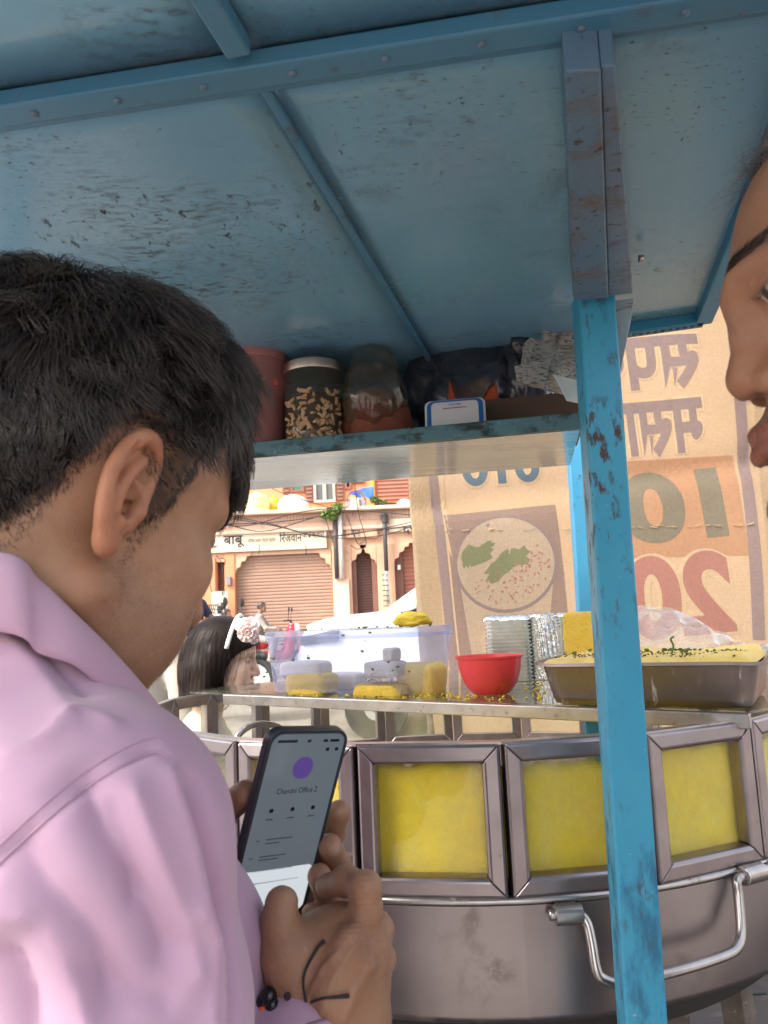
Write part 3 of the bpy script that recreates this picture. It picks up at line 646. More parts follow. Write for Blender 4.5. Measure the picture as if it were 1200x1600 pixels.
# posts
pt, pb = aty(926, 466, .86), aty(1003, 1600, .86); pd = nrm(pb-pt); pb = pt+pd*((pt[2]-.0)/-pd[2])
def post(a, b, wd, name, mat, yaw=12, bev=.003):
    X = np.array([math.cos(math.radians(yaw)), math.sin(math.radians(yaw)), 0]); d = nrm(b-a); X = nrm(X-d*np.dot(X, d)); Y = np.cross(d, X)
    return MB().box((a+b)/2, (wd, wd, np.linalg.norm(b-a)), X, Y, d).build(name, mat, can, bevel=bev)
post(pt+pd*-.004, pb, .0435, 'post', M['post'], -3)
rt_, rb_ = aty(905, 690, 1.55), aty(922, 955, 1.55); rdn = nrm(rb_-rt_); rb_ = rt_+rdn*(rt_[2]/-rdn[2])
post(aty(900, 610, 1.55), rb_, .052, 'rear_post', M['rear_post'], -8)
for (x_, y_) in ((-.655, .9), (-.655, 1.27)): post(np.array([x_, y_, CZ+ZC-.005]), np.array([x_, y_, 0]), .043, 'post', M['post'])
# pale gusset behind the post head
g3 = [at(957, 470, .905), at(990, 466, .90), at(986, 500, .905), at(968, 588, .915), at(952, 600, .915)]
MB().prism(g3, (0.001, .004, 0)).build('gusset_plate', M['gusset'], can)
# box shelf: board, front lip, back wall
MB().prism([s1+sback*.0135, s2+sback*.0135, s2+sback*dep, s1+sback*dep], (0, 0, .008)).build('shelf_board', M['underside'], can)
MB().prism([s1, s2, s2+sback*.012, s1+sback*.012], (0, 0, sh)).build('shelf_lip', M['shelf_edge'], can, bevel=.0015)
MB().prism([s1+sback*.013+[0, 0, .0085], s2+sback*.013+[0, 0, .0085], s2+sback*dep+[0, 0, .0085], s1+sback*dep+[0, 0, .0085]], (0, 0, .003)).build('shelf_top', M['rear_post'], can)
w1, w2 = s1+sback*(dep-.012), s2+sback*(dep-.012)-sdir*.02
MB().prism([w1+[0, 0, .0135], w2+[0, 0, .0135], w2+sback*.01+[0, 0, .0135], w1+sback*.01+[0, 0, .0135]], (0, 0, ZC-ZS-.0085)).build('box_back', M['ceiling'], can)
MB().prism([s1+[0, 0, .022], s1+sback*(dep-.014)+[0, 0, .022], s1+sback*(dep-.014)+sdir*.01+[0, 0, .022], s1+sdir*.01+[0, 0, .022]], (0, 0, ZC-ZS-.03)).build('box_end', M['ceiling'], can)
sh_top = CZ+ZS+.0118

# ------------------------------------------------------------------ the round counter
RC = np.array([.147, 1.608, 0]); RR = .65; ZR = CZ-.164; NP = 22; T0 = math.radians(-1.2)
ctr_ = thing('food_counter', 'round stainless steel food counter of framed glass panels heaped with yellow gram flakes', 'counter', (RC[0], RC[1], 0))
def rv_(t, r=RR, z=0.0): return np.array([RC[0]+r*math.sin(t), RC[1]-r*math.cos(t)*(.70 if math.cos(t) < 0 else 1.0), z])      # the far side is flatter
step = 2*PI/NP; side = 2*RR*math.sin(step/2); apo = RR*math.cos(step/2); PH = .181; pw_ = side-.004
def panel_frame_mesh():
    m = MB(); hw = pw_/2; fw = .0235; zt, zb = 0.0, -PH
    def member(o0, o1, i0, i1):    # outer edge o0-o1, inner edge i0-i1, with a raised middle: mitred corners
        def P(x, z, y): return (x, y, z)
        V = []
        for (a, b) in ((o0, i0), (o1, i1)):
            a, b = np.array(a), np.array(b)
            V += [P(*a, .012), P(*a, -.006), P(*(a+(b-a)*.10), -.0092), P(*(a+(b-a)*.78), -.0105), P(*(a+(b-a)*.97), -.007), P(*b, .0), P(*b, .012)]
        n = 7; m.add(V, [[k, k+1, n+k+1, n+k] for k in range(n-1)]+[[n-1, 0, n, 2*n-1], list(range(n))[::-1], [n+k for k in range(n)]])
    o = [(-hw, zt), (hw, zt), (hw, zb), (-hw, zb)]; i = [(-hw+fw, zt-fw), (hw-fw, zt-fw), (hw-fw, zb+fw), (-hw+fw, zb+fw)]
    for k in range(4):
        a, b = np.array(o[k]), np.array(o[(k+1) % 4]); c, d = np.array(i[k]), np.array(i[(k+1) % 4]); e = nrm(b-a)*.0006
        member(a+e, b-e, c+e, d-e)
    return m
fm = panel_frame_mesh(); fme = mesh_data('panel_frame', fm.V, fm.F, M['frame'])
gm = MB().box((0, .006, -PH/2), (pw_-.044, .003, PH-.044)); gme = mesh_data('pane', gm.V, gm.F, M['pane'])
for k in range(NP):
    e0, e1 = rv_(T0+k*step), rv_(T0+(k+1)*step); p = (e0+e1)/2; t = math.atan2(e1[1]-e0[1], e1[0]-e0[0])
    o = bpy.data.objects.new('panel_frame', fme); COL.objects.link(o); o.parent = ctr_; o.location = (p[0]-RC[0], p[1]-RC[1], ZR); o.rotation_euler = (0, 0, t); o.scale = (np.linalg.norm(e1-e0)/side, 1, 1)
    md = o.modifiers.new('bevel', 'BEVEL'); md.width = .0012; md.segments = 1; md.limit_method = 'ANGLE'
    g = bpy.data.objects.new('pane', gme); COL.objects.link(g); g.parent = o; WL[o.name] = p
# top rail over the far panels, where the rim stands clear
zr_ = ZR+.001
rows = []
for k in range(NP+1):
    t = T0+k*step; rows.append([rv_(t, RR+.003, ZR-.001), rv_(t, RR+.003, ZR+.002), rv_(t, RR-.012, ZR+.002), rv_(t, RR-.012, ZR-.001)])
MB().grid(rows).build('rim_cap', M['chrome'], ctr_, solid=.0008)
# lower band: rolled lip, drum side, base ring
zb_ = ZR-PH; nb_ = 96
def lathe_ring(prof, name, mat, smooth=40):
    return MB().grid([[rv_(2*PI*k/nb_, r, z) for (r, z) in prof] for k in range(nb_+1)]).build(name, mat, ctr_, auto=smooth)
lathe_ring([(RR-.020, zb_+.001), (RR+.002, zb_+.0005), (RR+.0058, zb_-.003), (RR+.006, zb_-.006), (RR+.003, zb_-.009)], 'band_lip', M['chrome'], 60)
lathe_ring([(RR+.002, zb_-.010), (RR+.0018, zb_-.06), (RR+.0012, zb_-.134), (RR-.001, zb_-.142), (RR-.008, zb_-.146), (RR-.05, zb_-.147)], 'band', M['steel'], 60)
lathe_ring([(RR-.05, zb_-.146), (RR-.07, zb_-.20), (RR-.12, zb_-.215), (.02, zb_-.22)], 'fire_pan', M['dark'])
lathe_ring([(RR-.024, zb_+.004), (RR-.10, zb_-.004), (.01, zb_-.004)], 'pan_floor', M['tray'])
for t_ in (40, 130, 220, 310):
    a = rv_(math.radians(t_), RR-.12, zb_-.132); b = rv_(math.radians(t_), RR-.06, 0.0); MB().bar(a, b, .035, .035).build('leg', M['rust'], ctr_, bevel=.002)
# drop handles in sleeves
def handle(px_pts, sl_pts, name='handle'):
    pts = [atcyl(x, y, RC, RR+o) for (x, y, o) in px_pts]; h = MB().tube(spline(pts, 6), .0062, 10).build(name, M['chrome'], ctr_, smooth=True)
    for (a, b) in sl_pts:
        A, B = atcyl(a[0], a[1], RC, RR+.012), atcyl(b[0], b[1], RC, RR+.012)
        MB().tube([A, A+(B-A)*.02, B-(B-A)*.02, B], [.0108, .0118, .0118, .0108], 16).build('sleeve', M['chrome'], h, auto=50)
        MB().box((A+B)/2+nrm(RC*[1, 1, 0]+[0, 0, (A+B)[2]/2]-(A+B)/2)*.007+[0, 0, .006], (np.linalg.norm(B-A)*.8, .012, .010), nrm(B-A), nrm(np.cross((0, 0, 1), nrm(B-A)))).build('sleeve_weld', M['rust'], h, bevel=.002)
    return h
handle([(858, 1430, .012), (900, 1428, .012), (916, 1440, .016), (924, 1470, .024), (932, 1515, .034), (944, 1530, .036), (975, 1535, .037), (1060, 1516, .036), (1130, 1494, .034), (1152, 1480, .032), (1158, 1455, .026), (1154, 1400, .016), (1152, 1376, .013), (1168, 1366, .012), (1215, 1352, .012)],
       [((866, 1430), (909, 1427)), ((1160, 1369), (1190, 1361))])
# greasy glass top over the far half, with its steel front rail
ZG = ZR+.006
ra, rb2 = atz(352, 1086, ZG-CZ+.004), atz(1172, 1117, ZG-CZ+.004); rd_ = nrm(rb2-ra); rn_ = np.array([-rd_[1], rd_[0], 0])
MB().bar(ra+[0, 0, -.008], rb2+[0, 0, -.008], .016, .020).build('front_rail', M['chrome'], ctr_, bevel=.0015)
ang = []
for k in range(121):
    t = 2*PI*k/120; p = rv_(t, RR-.004, ZG); 
    if np.dot(p-ra, rn_) > .012: ang.append((t, p))
order = sorted(ang, key=lambda q: (q[0]-math.atan2(rd_[0], -rd_[1])-.2) % (2*PI))
MB().prism([p for (_, p) in order], (0, 0, .004)).build('glass_top', M['lid_glass'], ctr_)
ztop = ZG+.0042
# heaped gram flakes inside, behind the near panels (uncountable)
hm = []
ta, tb = T0-2.35*step, T0+3.9*step
for i in range(100):
    u = i/99; t = ta+(tb-ta)*u; edge = min(1, 7*u, 9*(1-u)); row = []
    for j in range(26):
        q = j/25; kk = (t-T0)/step; r_in = apo/math.cos(((kk % 1)-.5)*step)-.016
        topz = ZR-.031-.006*math.sin(3.1*kk)-.004*math.sin(7.7*kk+1)-.003*math.sin(17*kk)
        if q < .4: r = r_in-.002*q; z = zb_+.012+(topz-zb_-.012)*edge**.5*(q/.4)
        else: s_ = (q-.4)/.6; r = r_in-.40*s_; z = zb_+.012+(topz-zb_-.012)*edge**.5*(1-.95*s_**.8)
        row.append(rv_(t, r+.004*random.random(), z+.006*random.random()))
    hm.append(row)
hp_ = tag(MB().grid(hm).build('gram_flakes', M['poha'], ctr_, smooth=True), kind='stuff')
lad = spline([at(358, 1185, 1.48), at(364, 1165, 1.49), at(374, 1147, 1.50), at(392, 1134, 1.53), at(415, 1131, 1.56), at(440, 1140, 1.58), at(450, 1170, 1.58)], 8)
MB().tube(lad, .0065, 10).build('hoop', M['chrome'], ctr_, smooth=True)

# ------------------------------------------------------------------ the cloth banner behind, seen from its back (print reads mirrored)
BY = 2.36
bo = aty(654, 900, BY); Bu = nrm(aty(640, 742, BY)-aty(667, 1000, BY)); Bx = nrm(np.array([1, .10, 0])); Bx = nrm(Bx-Bu*np.dot(Bx, Bu)); Bn = np.cross(Bx, Bu)
mpp = BY/F
def bw(P):      # gentle folds of the cloth
    P = np.asarray(P, float).reshape(-1, 3); u = (P-bo) @ Bx; v_ = (P-bo) @ Bu
    d = .010*np.sin(u*7+1.2*np.sin(v_*2.1))+.006*np.sin(v_*9+2*u)+.004*np.sin(u*17+v_*5)-.012*np.exp(-((v_-.215-.06*u)/.05)**2)
    return P+np.outer(d, Bn)
def bp(x, y):
    r = ray(x, y); t = np.dot(bo-CAMP, Bn)/np.dot(r, Bn); return CAMP+r*t
def buv(x, y): p = bp(x, y)-bo; return p @ Bx, p @ Bu
U0, U1 = 0.0, buv(1222, 800)[0]; V0, V1 = buv(1000, 1120)[1]-.1, buv(1150, 468)[1]
ban = thing('cloth_banner', 'printed orange cloth banner seen from behind with mirrored lettering and a soup bowl picture', 'banner', bo+Bx*(U1/2)-[0, 0, 0])
def bpatch(name, u0, u1, v0, v1, mat, off, parent, n=40):
    P = [[bo+Bx*(u0+(u1-u0)*i/n)+Bu*(v0+(v1-v0)*j/n) for j in range(n+1)] for i in range(n+1)]; P = bw(np.array(P).reshape(-1, 3))+(-Bn*off if np.dot(Bn, FW) > 0 else Bn*off)
    return MB().grid(P.reshape(n+1, n+1, 3)).build(name, M[mat], parent, smooth=True)
cloth = bpatch('cloth', U0, U1, V0, V1, 'banner', 0, ban, 90)
offn = -Bn if np.dot(Bn, FW) > 0 else Bn
def bpoly(name, pxs, mat, off=.003, hole=None):
    """flat print cut into small faces so that it follows the cloth"""
    b = bmesh.new(); vs = [b.verts.new(bp(x, y)) for (x, y) in pxs]; f = b.faces.new(vs); bmesh.ops.triangulate(b, faces=[f])
    for _ in range(5):
        es = [e for e in b.edges if e.calc_length() > .035]
        if not es: break
        bmesh.ops.subdivide_edges(b, edges=es, cuts=1); bmesh.ops.triangulate(b, faces=b.faces[:])
    P = bw(np.array([v.co[:] for v in b.verts]))+offn*off*.4; b.verts.index_update(); Fc = [[v.index for v in q.verts] for q in b.faces]; b.free()
    return obj(name, P, Fc, M[mat], ban)
def btext(s, x, y, wpx, hpx, mat, off=.004, bold=.02, halo=True):
    c = bp(x, y); wd, ht = wpx*mpp*1.02, hpx*mpp*1.02
    def fit(o_): return lambda P: bw(P)+offn*o_*.4
    if halo: lettering(s, c, Bx, Bu, wd+.016, ht+.016, M['pr_halo'], ban, bold=bold*2.2, mirror=True, fn=fit(off-.001), name='lettering_outline', fine=.03)
    lettering(s, c, Bx, Bu, wd, ht, M[mat], ban, bold=bold, mirror=True, fn=fit(off), fine=.03)
def strip(x0, y0, x1, y1, wpx, mat, name, off=.0025): 
    n_ = 12; L = [(x0+(x1-x0)*i/n_-wpx/2, y0+(y1-y0)*i/n_) for i in range(n_+1)]; R_ = [(x0+(x1-x0)*i/n_+wpx/2, y0+(y1-y0)*i/n_) for i in range(n_+1)][::-1]
    return bpoly(name, L+R_, mat, off)
strip(648, 640, 682, 1110, 38, 'banner_pale', 'pale_margin', .0018)
strip(664, 640, 718, 1110, 15, 'pr_purple', 'print_stripe'); strip(686, 720, 722, 1110, 9, 'pr_halo', 'print_stripe', .0022)
strip(1143, 480, 1186, 1000, 19, 'pr_purple', 'print_stripe'); strip(1190, 480, 1222, 1000, 40, 'banner_pale', 'pale_margin', .0018)
bpoly('picture_ground', [(692, 806), (868, 788), (888, 972), (730, 990)], 'pr_brown', .0024)
bpoly('picture_ground', [(700, 860), (748, 985), (770, 1110), (728, 1110)], 'pr_brown', .0026)
def oval(cx, cy, rx, ry, n=48, rot=0): return [(cx+rx*math.cos(2*PI*k/n)*math.cos(rot)-ry*math.sin(2*PI*k/n)*math.sin(rot), cy+rx*math.cos(2*PI*k/n)*math.sin(rot)+ry*math.sin(2*PI*k/n)*math.cos(rot)) for k in range(n)]
bpoly('bowl_picture', [(712, 880), (866, 862), (850, 1110), (752, 1110)], 'pr_cream', .0030)
bpoly('bowl_rim', oval(789, 882, 80, 76), 'pr_purple', .0034); bpoly('soup_picture', oval(789, 881, 76, 71.5), 'pr_cream', .0040)
for (cx, cy, rx, ry, ro) in ((742, 868, 26, 17, -.35), (729, 876, 9, 12, 0), (757, 857, 15, 8, -.5), (779, 888, 26, 14, -.75), (806, 871, 20, 16, -.4), (788, 873, 8, 13, .1), (771, 900, 9, 14, .3)):
    bpoly('herb_picture', [(cx+(a-cx)*f_, cy+(b-cy)*f_) for (a, b), f_ in zip(oval(cx, cy, rx, ry, 18, ro), [random.choice((.72, 1.0, 1.18, .9)) for _ in range(18)])], 'pr_leaf', .0046)
for _ in range(90):
    a, q = random.uniform(-.6, 2.6), math.sqrt(random.uniform(.05, .95)); x, y = 789+70*q*math.cos(a), 881+66*q*math.sin(a)
    r0 = random.uniform(1.2, 2.6); bpoly('fleck', oval(x, y, r0*1.4, r0*.7, 5, random.uniform(0, 3)), 'pr_red', .0050)
btext('010', 782, 728, 128, 58, 'pr_blue', bold=.03)
btext('सपर', 1012, 570, 176, 92, 'pr_purple', bold=.035); btext('मसाला', 1000, 672, 215, 92, 'pr_purple', bold=.035)
bpoly('price_box', [(935, 722), (1146, 711), (1166, 868), (950, 872)], 'pr_box', .0024)
btext('10', 1050, 790, 170, 116, 'pr_green', bold=.045, halo=False); btext('20', 1062, 930, 172, 132, 'pr_red', bold=.04)
for (y0, sl_) in ((826, -.07), (500, -.03)):   # puckered crease lines in the cloth
    m_ = MB()
    for k in range(46):
        x = 690+k*10.5+random.uniform(-3, 3)
        if random.random() < .55: a, b = bp(x, y0+sl_*(x-900)*.3+random.uniform(-2, 2)), bp(x+random.uniform(5, 12), y0+sl_*(x-900)*.3+random.uniform(-2.5, 2.5)); m_.tube(list(bw([a, b])+offn*.0046), random.uniform(.0006, .0016), 4)
    m_.build('crease', M['pr_halo'], ban)
# cord tying the banner to the roof edge, and its two poles behind
for u in (U0+.07, U1-.05):
    a = bo+Bx*u+Bu*V1-offn*.035; b = a.copy(); b[2] = 0; MB().tube([a+[0, 0, .05], b], .014, 10).build('pole', M['rust'], ban, smooth=True)
a, b = bo+Bx*(U0+.02)+Bu*V1-offn*.035, bo+Bx*(U1-.02)+Bu*V1-offn*.035; MB().tube([a, b], .010, 10).build('top_bar', M['rust'], ban, smooth=True)

# ------------------------------------------------------------------ shops across the street
def fx(x, y=880): return aty(x, y, FY)[0]
def fz_(y, x=480): return aty(x, y, FY)[2]
def pxz(x, y): p = aty(x, y, FY); return p[0], p[2]
bld = thing('shop_row', 'terracotta pink shop row with roller shutters and hand painted hindi name boards', 'building', (fx(520), FY+2, 0))
def wbox(name, x0, x1, z0, z1, y0, y1, mat, bevel=.0, parent=None): return MB().bx(x0, x1, y0, y1, z0, z1).build(name, M[mat], parent or bld, bevel=bevel)
X = {k: fx(*v) for k, v in dict(lw=(318, 930), d0=(338, 920), d1=(352, 920), p0=(352, 930), p1=(368, 930), s0=(368, 920), s1=(519, 920), m0=(519, 880), m1=(549, 880), n0=(549, 900), n1=(589, 900), q0=(589, 880), q1=(616, 880), r0=(616, 900), r1=(690, 900)).items()}
z_led, z_par, z_sb, z_st = fz_(797), fz_(826), fz_(858), fz_(829)      # ledge top, bottom of parapet, bottom and top of name boards
x0b, x1b = -14.0, 16.0
wbox('parapet', x0b, x1b, z_par, z_led-.10, FY-.05, FY+.25, 'cornice'); wbox('ledge', x0b, x1b, z_led-.098, z_led, FY-.30, FY+3.0, 'cornice', .02)
wbox('string_course', x0b, x1b, z_par-.09, z_par-.002, FY-.16, FY+.25, 'cornice', .02)
sc_m = MB()
for k in range(230):
    x = -7+k*.085; sc_m.bx(x, x+.055, FY-.085, FY-.052, z_led-.32, z_led-.12)
tag(sc_m.build('parapet_moulding', M['cornice'], bld), kind='stuff')
wbox('wall', x0b, X['d0'], 0, z_par-.092, FY, FY+.25, 'facade'); wbox('wall', X['d0'], X['p0'], fz_(878, 345), z_par-.092, FY, FY+.25, 'facade')
wbox('wall', X['p0'], X['m0'], z_sb-.02, z_par-.092, FY, FY+.25, 'facade'); wbox('wall', X['m0']+.002, X['r1']+.3, z_sb+.05, z_par-.092, FY+.002, FY+.25, 'facade'); wbox('wall', X['r1']+.302, x1b, 0, z_par-.092, FY, FY+.25, 'facade')
wbox('back_wall', x0b, x1b, 0, z_par-.10, FY+.9, FY+1.1, 'dark_room')
def pillar(x0, x1, zt, mat='facade', cap=True):
    p = wbox('pillar', x0, x1, 0, zt, FY-.06, FY+.24, mat, .01)
    return p
pillar(X['p0'], X['p1'], z_sb-.022, 'facade_deep'); pillar(X['m0'], X['m1'], z_sb+.048); pillar(X['q0'], X['q1'], z_sb+.048); pillar(X['d0']-.35, X['d0']-.01, fz_(872, 330), 'facade_deep')
wbox('pilaster_base', X['m0']+.04, X['m1']-.07, 0, fz_(905, 533), FY-.16, FY-.062, 'cornice', .01)
def corbel(xc, zt, sgn, mat='facade'):
    pts = [(0, 0), (.42, 0), (.40, -.08), (.30, -.10), (.27, -.20), (.16, -.24), (.13, -.36), (.04, -.40), (0, -.52)]
    MB().prism([(xc+sgn*a, FY-.03, zt+b) for (a, b) in pts], (0, .24, 0)).build('corbel', M[mat], bld)
corbel(X['s1'], z_sb-.022, -1); corbel(X['n0'], z_sb+.047, 1); corbel(X['n1'], z_sb+.047, -1); corbel(X['r0'], z_sb+.047, 1); corbel(X['s0'], z_sb-.022, 1)
def shutter(x0, x1, z1, mat, y=FY+.14, pitch=.085):
    rows = []; n_ = int(z1/pitch)
    prof = []
    for k in range(n_+1):
        z = k*pitch; prof += [(z, 0), (z+pitch*.25, -.018), (z+pitch*.7, -.020), (z+pitch*.93, -.002)]
    s_ = thing_part = MB().grid([[(x, y+dy, z) for (z, dy) in prof if z <= z1] for x in (x0, x1)][::-1]).build('roller_shutter', M[mat], bld); return s_
sh1 = shutter(X['s0'], X['s1'], z_sb-.02, 'shutter'); shutter(X['n0'], X['n1'], z_sb+.04, 'shutter_dark', FY+.3, .07); shutter(X['r0']+.25, X['r1']+.3, z_sb+.04, 'door_red', FY+.3, .11)
wbox('shutter_box', X['s0'], X['s1'], fz_(866, 440), z_sb-.022, FY+.02, FY+.12, 'cornice', .005)
for (x, sgn) in ((X['n0'], 1), (X['n1'], -1)): wbox('door_jamb', min(x, x+sgn*.13), max(x, x+sgn*.13), 0, fz_(868, 570), FY+.06, FY+.2, 'wood_brown')
wbox('door_jamb', X['r0'], X['r0']+.24, 0, z_sb-.1, FY+.2, FY+.3, 'wood_brown')
wbox('dark_doorway', X['d0'], X['d1'], 0, fz_(879, 345), FY+.3, FY+.34, 'wood_brown'); wbox('meter_box', fx(355, 908), fx(362, 908), fz_(915, 358), fz_(901, 358), FY-.14, FY-.062, 'crate_grey', .01)
wbox('meter_box', fx(621, 886), fx(626, 886), fz_(890, 623), fz_(882, 623), FY+.1, FY+.16, 'white_paint', .01)
def nameboard(x0, x1, zlo, zhi, texts, mat='signboard'):
    b = wbox('name_board', x0, x1, zlo, zhi, FY-.11, FY-.02, mat, .006)
    for (s, x, y, wpx, hpx, mt, bo_) in texts:
        cx, cz = pxz(x, y); lettering(s, (cx, FY-.1135, cz), np.array([1, 0, 0]), np.array([0, 0, 1]), wpx*FY/F, hpx*FY/F, M[mt], b, bold=bo_, thick=.004)
    return b
nameboard(fx(316, 850), fx(511, 848), z_sb+.0, z_st-.03, [('बाबू', 367, 847, 33, 19, 'ink', .02), ('सोफा कवर मेट्रो स्टोर', 410, 845, 43, 9, 'ink_faint', 0), ('िरजवान', 455, 839, 35, 17, 'ink', .012), ('कलेक्शन', 490, 836, 35, 15, 'ink', .006)])
nameboard(fx(541, 838), fx(590, 838), z_sb+.22, z_st+.12, [('मीना', 556, 832, 15, 15, 'ink', .0)], 'facade')
nameboard(fx(608, 830), fx(690, 830), z_sb+.34, z_st+.20, [('दरबार', 652, 827, 46, 17, 'ink', .015)])
for (x, ya, yb, r, mt) in ((523.5, 800, 905, .06, 'pipe_dark'), (531.5, 800, 905, .055, 'pipe_white'), (600, 802, 893, .055, 'pipe_dark'), (603, 893, 945, .05, 'pipe_white')):
    a = np.array([fx(x, ya), FY-.2, fz_(ya, x)]); b = np.array([fx(x+4, yb), FY-.2, fz_(yb, x)]); MB().tube([a, b], r, 10).build('drain_pipe', M[mt], bld, smooth=True)
c = pxz(600, 806); MB().tube([(c[0], FY-.2, c[1]), (c[0]+.02, FY-.2, c[1]-.2)], [.11, .08], 10).build('rain_head', M['pipe_dark'], bld)
lad_ = MB()
for k in range(7): z = fz_(900+k*8, 603); lad_.bx(fx(598, 920), fx(607, 920), FY-.30, FY-.27, z, z+.03)
lad_.build('step_irons', M['pipe_dark'], bld)
# upper floor set back behind the ledge
UY = FY+2.6
def ux(x, y=770): return aty(x, y, UY)[0]
def uz(y, x=500): return aty(x, y, UY)[2]
MB().bx(ux(384), x1b, UY, UY+.3, z_led+.001, z_led+6).build('upper_wall', M['facade_deep'], bld)
MB().bx(x0b, ux(384)-2.2, UY, UY+.3, z_led+.001, z_led+3).build('upper_wall', M['facade'], bld)
def upper_window(xa, xb, ya, yb, kind):
    x0, x1, z1, z0 = ux(xa), ux(xb), uz(ya, xa), uz(yb, xa); fr = MB(); t = .07
    fr.bx(x0, x1, UY-.08, UY-.002, z1-t, z1).bx(x0, x1, UY-.08, UY-.002, z0, z0+t).bx(x0, x0+t, UY-.08, UY-.002, z0+t, z1-t).bx(x1-t, x1, UY-.08, UY-.002, z0+t, z1-t)
    if kind == 'glass': xm = (x0+x1)/2; fr.bx(xm-.05, xm+.05, UY-.075, UY-.002, z0+t, z1-t); zm = z0+(z1-z0)*.68; fr.bx(x0+t, xm-.05, UY-.075, UY-.002, zm, zm+.05); fr.bx(xm+.05, x1-t, UY-.075, UY-.002, zm, zm+.05)
    f = fr.build('window', M['wood_brown' if kind != 'glass' else 'beige_board'], bld)
    MB().bx(x0+t, x1-t, UY-.03, UY-.003, z0+t, z1-t).build('pane', M['win_glass' if kind == 'glass' else 'dark_room'], f)
    if kind == 'lattice':
        l = MB(); n_ = 6
        for k in range(-n_, n_+1):
            for sg in (1, -1):
                pts = []
                a = np.array([x0+t+(x1-x0-2*t)*(k+.5)/n_, z0+t]); b = a+np.array([sg*(z1-z0-2*t)*.6, z1-z0-2*t])
                lo_, hi_ = x0+t, x1-t
                ts = [0, 1]; dx = b[0]-a[0]
                for lim in (lo_, hi_):
                    tt = (lim-a[0])/dx
                    if 0 < tt < 1: ts.append(tt)
                ts = sorted(ts)
                for i in range(len(ts)-1):
                    m_ = a+(b-a)*(ts[i]+ts[i+1])/2
                    if lo_ <= m_[0] <= hi_: p, q = a+(b-a)*ts[i], a+(b-a)*ts[i+1]; l.bar((p[0], UY-.045, p[1]), (q[0], UY-.045, q[1]), .02, .015, (0, 1, 0))
        l.build('lattice', M['lattice'], f)
    return f
def leaf_shutter(xa, xb, ya, yb, mat='wood_brown'):
    x0, x1, z1, z0 = ux(xa), ux(xb), uz(ya, xa), uz(yb, xa); m = MB().bx(x0, x1, UY-.05, UY-.003, z0, z1); n_ = max(4, int((z1-z0)/.11))
    for k in range(n_): z = z0+(z1-z0)*(k+.1)/n_; m.box(((x0+x1)/2, UY-.06, z+.04), (x1-x0-.08, .02, .06), Z=nrm((0, .4, 1)), Y=nrm((0, 1, -.4)))
    m.build('louvred_shutter', M[mat], bld)
upper_window(454, 476, 742, 770, 'lattice'); leaf_shutter(442, 453.5, 738, 771); leaf_shutter(477, 490, 738, 785)
upper_window(490.5, 524, 736, 786, 'glass'); leaf_shutter(525, 538, 736, 783); upper_window(539, 550, 736, 765, 'lattice'); leaf_shutter(551, 570, 728, 756, 'wood_brown'); leaf_shutter(588, 640, 700, 783, 'door_red')
MB().tube([(ux(583), UY-.1, z_led), (ux(583), UY-.1, z_led+3.5)], .06, 8).build('drain_pipe', M['can_yellow'], bld, smooth=True)
# neighbours so that the street goes on either side
for (xa, xb, hh, nm, lb) in ((-34, -14.02, 7.5, 'facade', 'plain terracotta house closing the street to the left of the shops'), (16.02, 40, 9.0, 'facade_deep', 'orange house closing the street to the right of the shops')):
    b2 = thing('house', lb, 'house', ((xa+xb)/2, FY+3, 0)); MB().bx(xa, xb, FY, FY+8, 0, hh).build('wall', M[nm], b2)
    for k in range(4):
        xx = xa+2.5+k*4.6; f = MB().bx(xx, xx+1.6, FY-.06, FY-.002, 1, 3.0).bx(xx, xx+1.6, FY-.06, FY-.002, 4.4, 6.4).build('window', M['wood_brown'], b2)

# things standing on the ledge
def onledge(x, y): p = aty(x, y, FY+.9); return p
def ltank(name, label, cat, x0, x1, ytop, mat, prof, Y=FY+.8, grp=None):
    a, b = aty(x0, ytop, Y), aty(x1, ytop, Y); r = (b[0]-a[0])/2; c = np.array([(a[0]+b[0])/2, Y, z_led]); h = a[2]-z_led
    t = thing(name, label, cat, c, grp); MB().lathe(c+[0, 0, .001], [(r*p, h*q) for (p, q) in prof], 24).build('shell', M[mat], t, auto=50)
    MB().lathe(c+[0, 0, h*prof[-1][1]+.002], [(r*.36, 0), (r*.36, h*.05), (r*.30, h*.07), (.001, h*.07)], 16).build('cap', M['pipe_white' if mat != 'can_yellow' else mat], t, auto=40); return t
ltank('water_tank', 'large pale yellow water tank on the ledge above the shutter', 'water tank', 383, 421, 773, 'tank_yellow', [(.9, 0), (1, .05), (1, .3), (.96, .33), (1, .36), (1, .62), (.96, .65), (1, .68), (.98, .82), (.75, .95), (.38, 1)], FY+.7)
ltank('jerrycan', 'bright yellow can beside the pale water tank on the ledge', 'can', 419, 436, 777, 'can_yellow', [(.92, 0), (1, .06), (1, .7), (.85, .9), (.4, 1)], FY+1.1)
def lump(name, label, cat, c, r, mat, seed, amp=.12, scale=3.0, n=28):
    V, Fc = [], []; c = np.asarray(c, float); r = np.asarray(r, float); rr = np.random.default_rng(seed)
    D = []
    for i in range(n+1):
        for j in range(n*2):
            a, b = PI*i/n, 2*PI*j/(n*2); D.append((math.sin(a)*math.cos(b), math.sin(a)*math.sin(b), math.cos(a)))
    D = np.array(D); f = 1+amp*vnoise(D, scale, seed); V = c+D*r*f[:, None]; V[:, 2] = np.maximum(V[:, 2], c[2]-r[2]*.8)
    m2 = n*2; Fc = [[i*m2+j, (i+1)*m2+j, (i+1)*m2+(j+1) % m2, i*m2+(j+1) % m2] for i in range(n) for j in range(m2)]
    o = obj(name, V, Fc, M[mat] if isinstance(mat, str) else mat, smooth=True); return tag(o, label, cat)
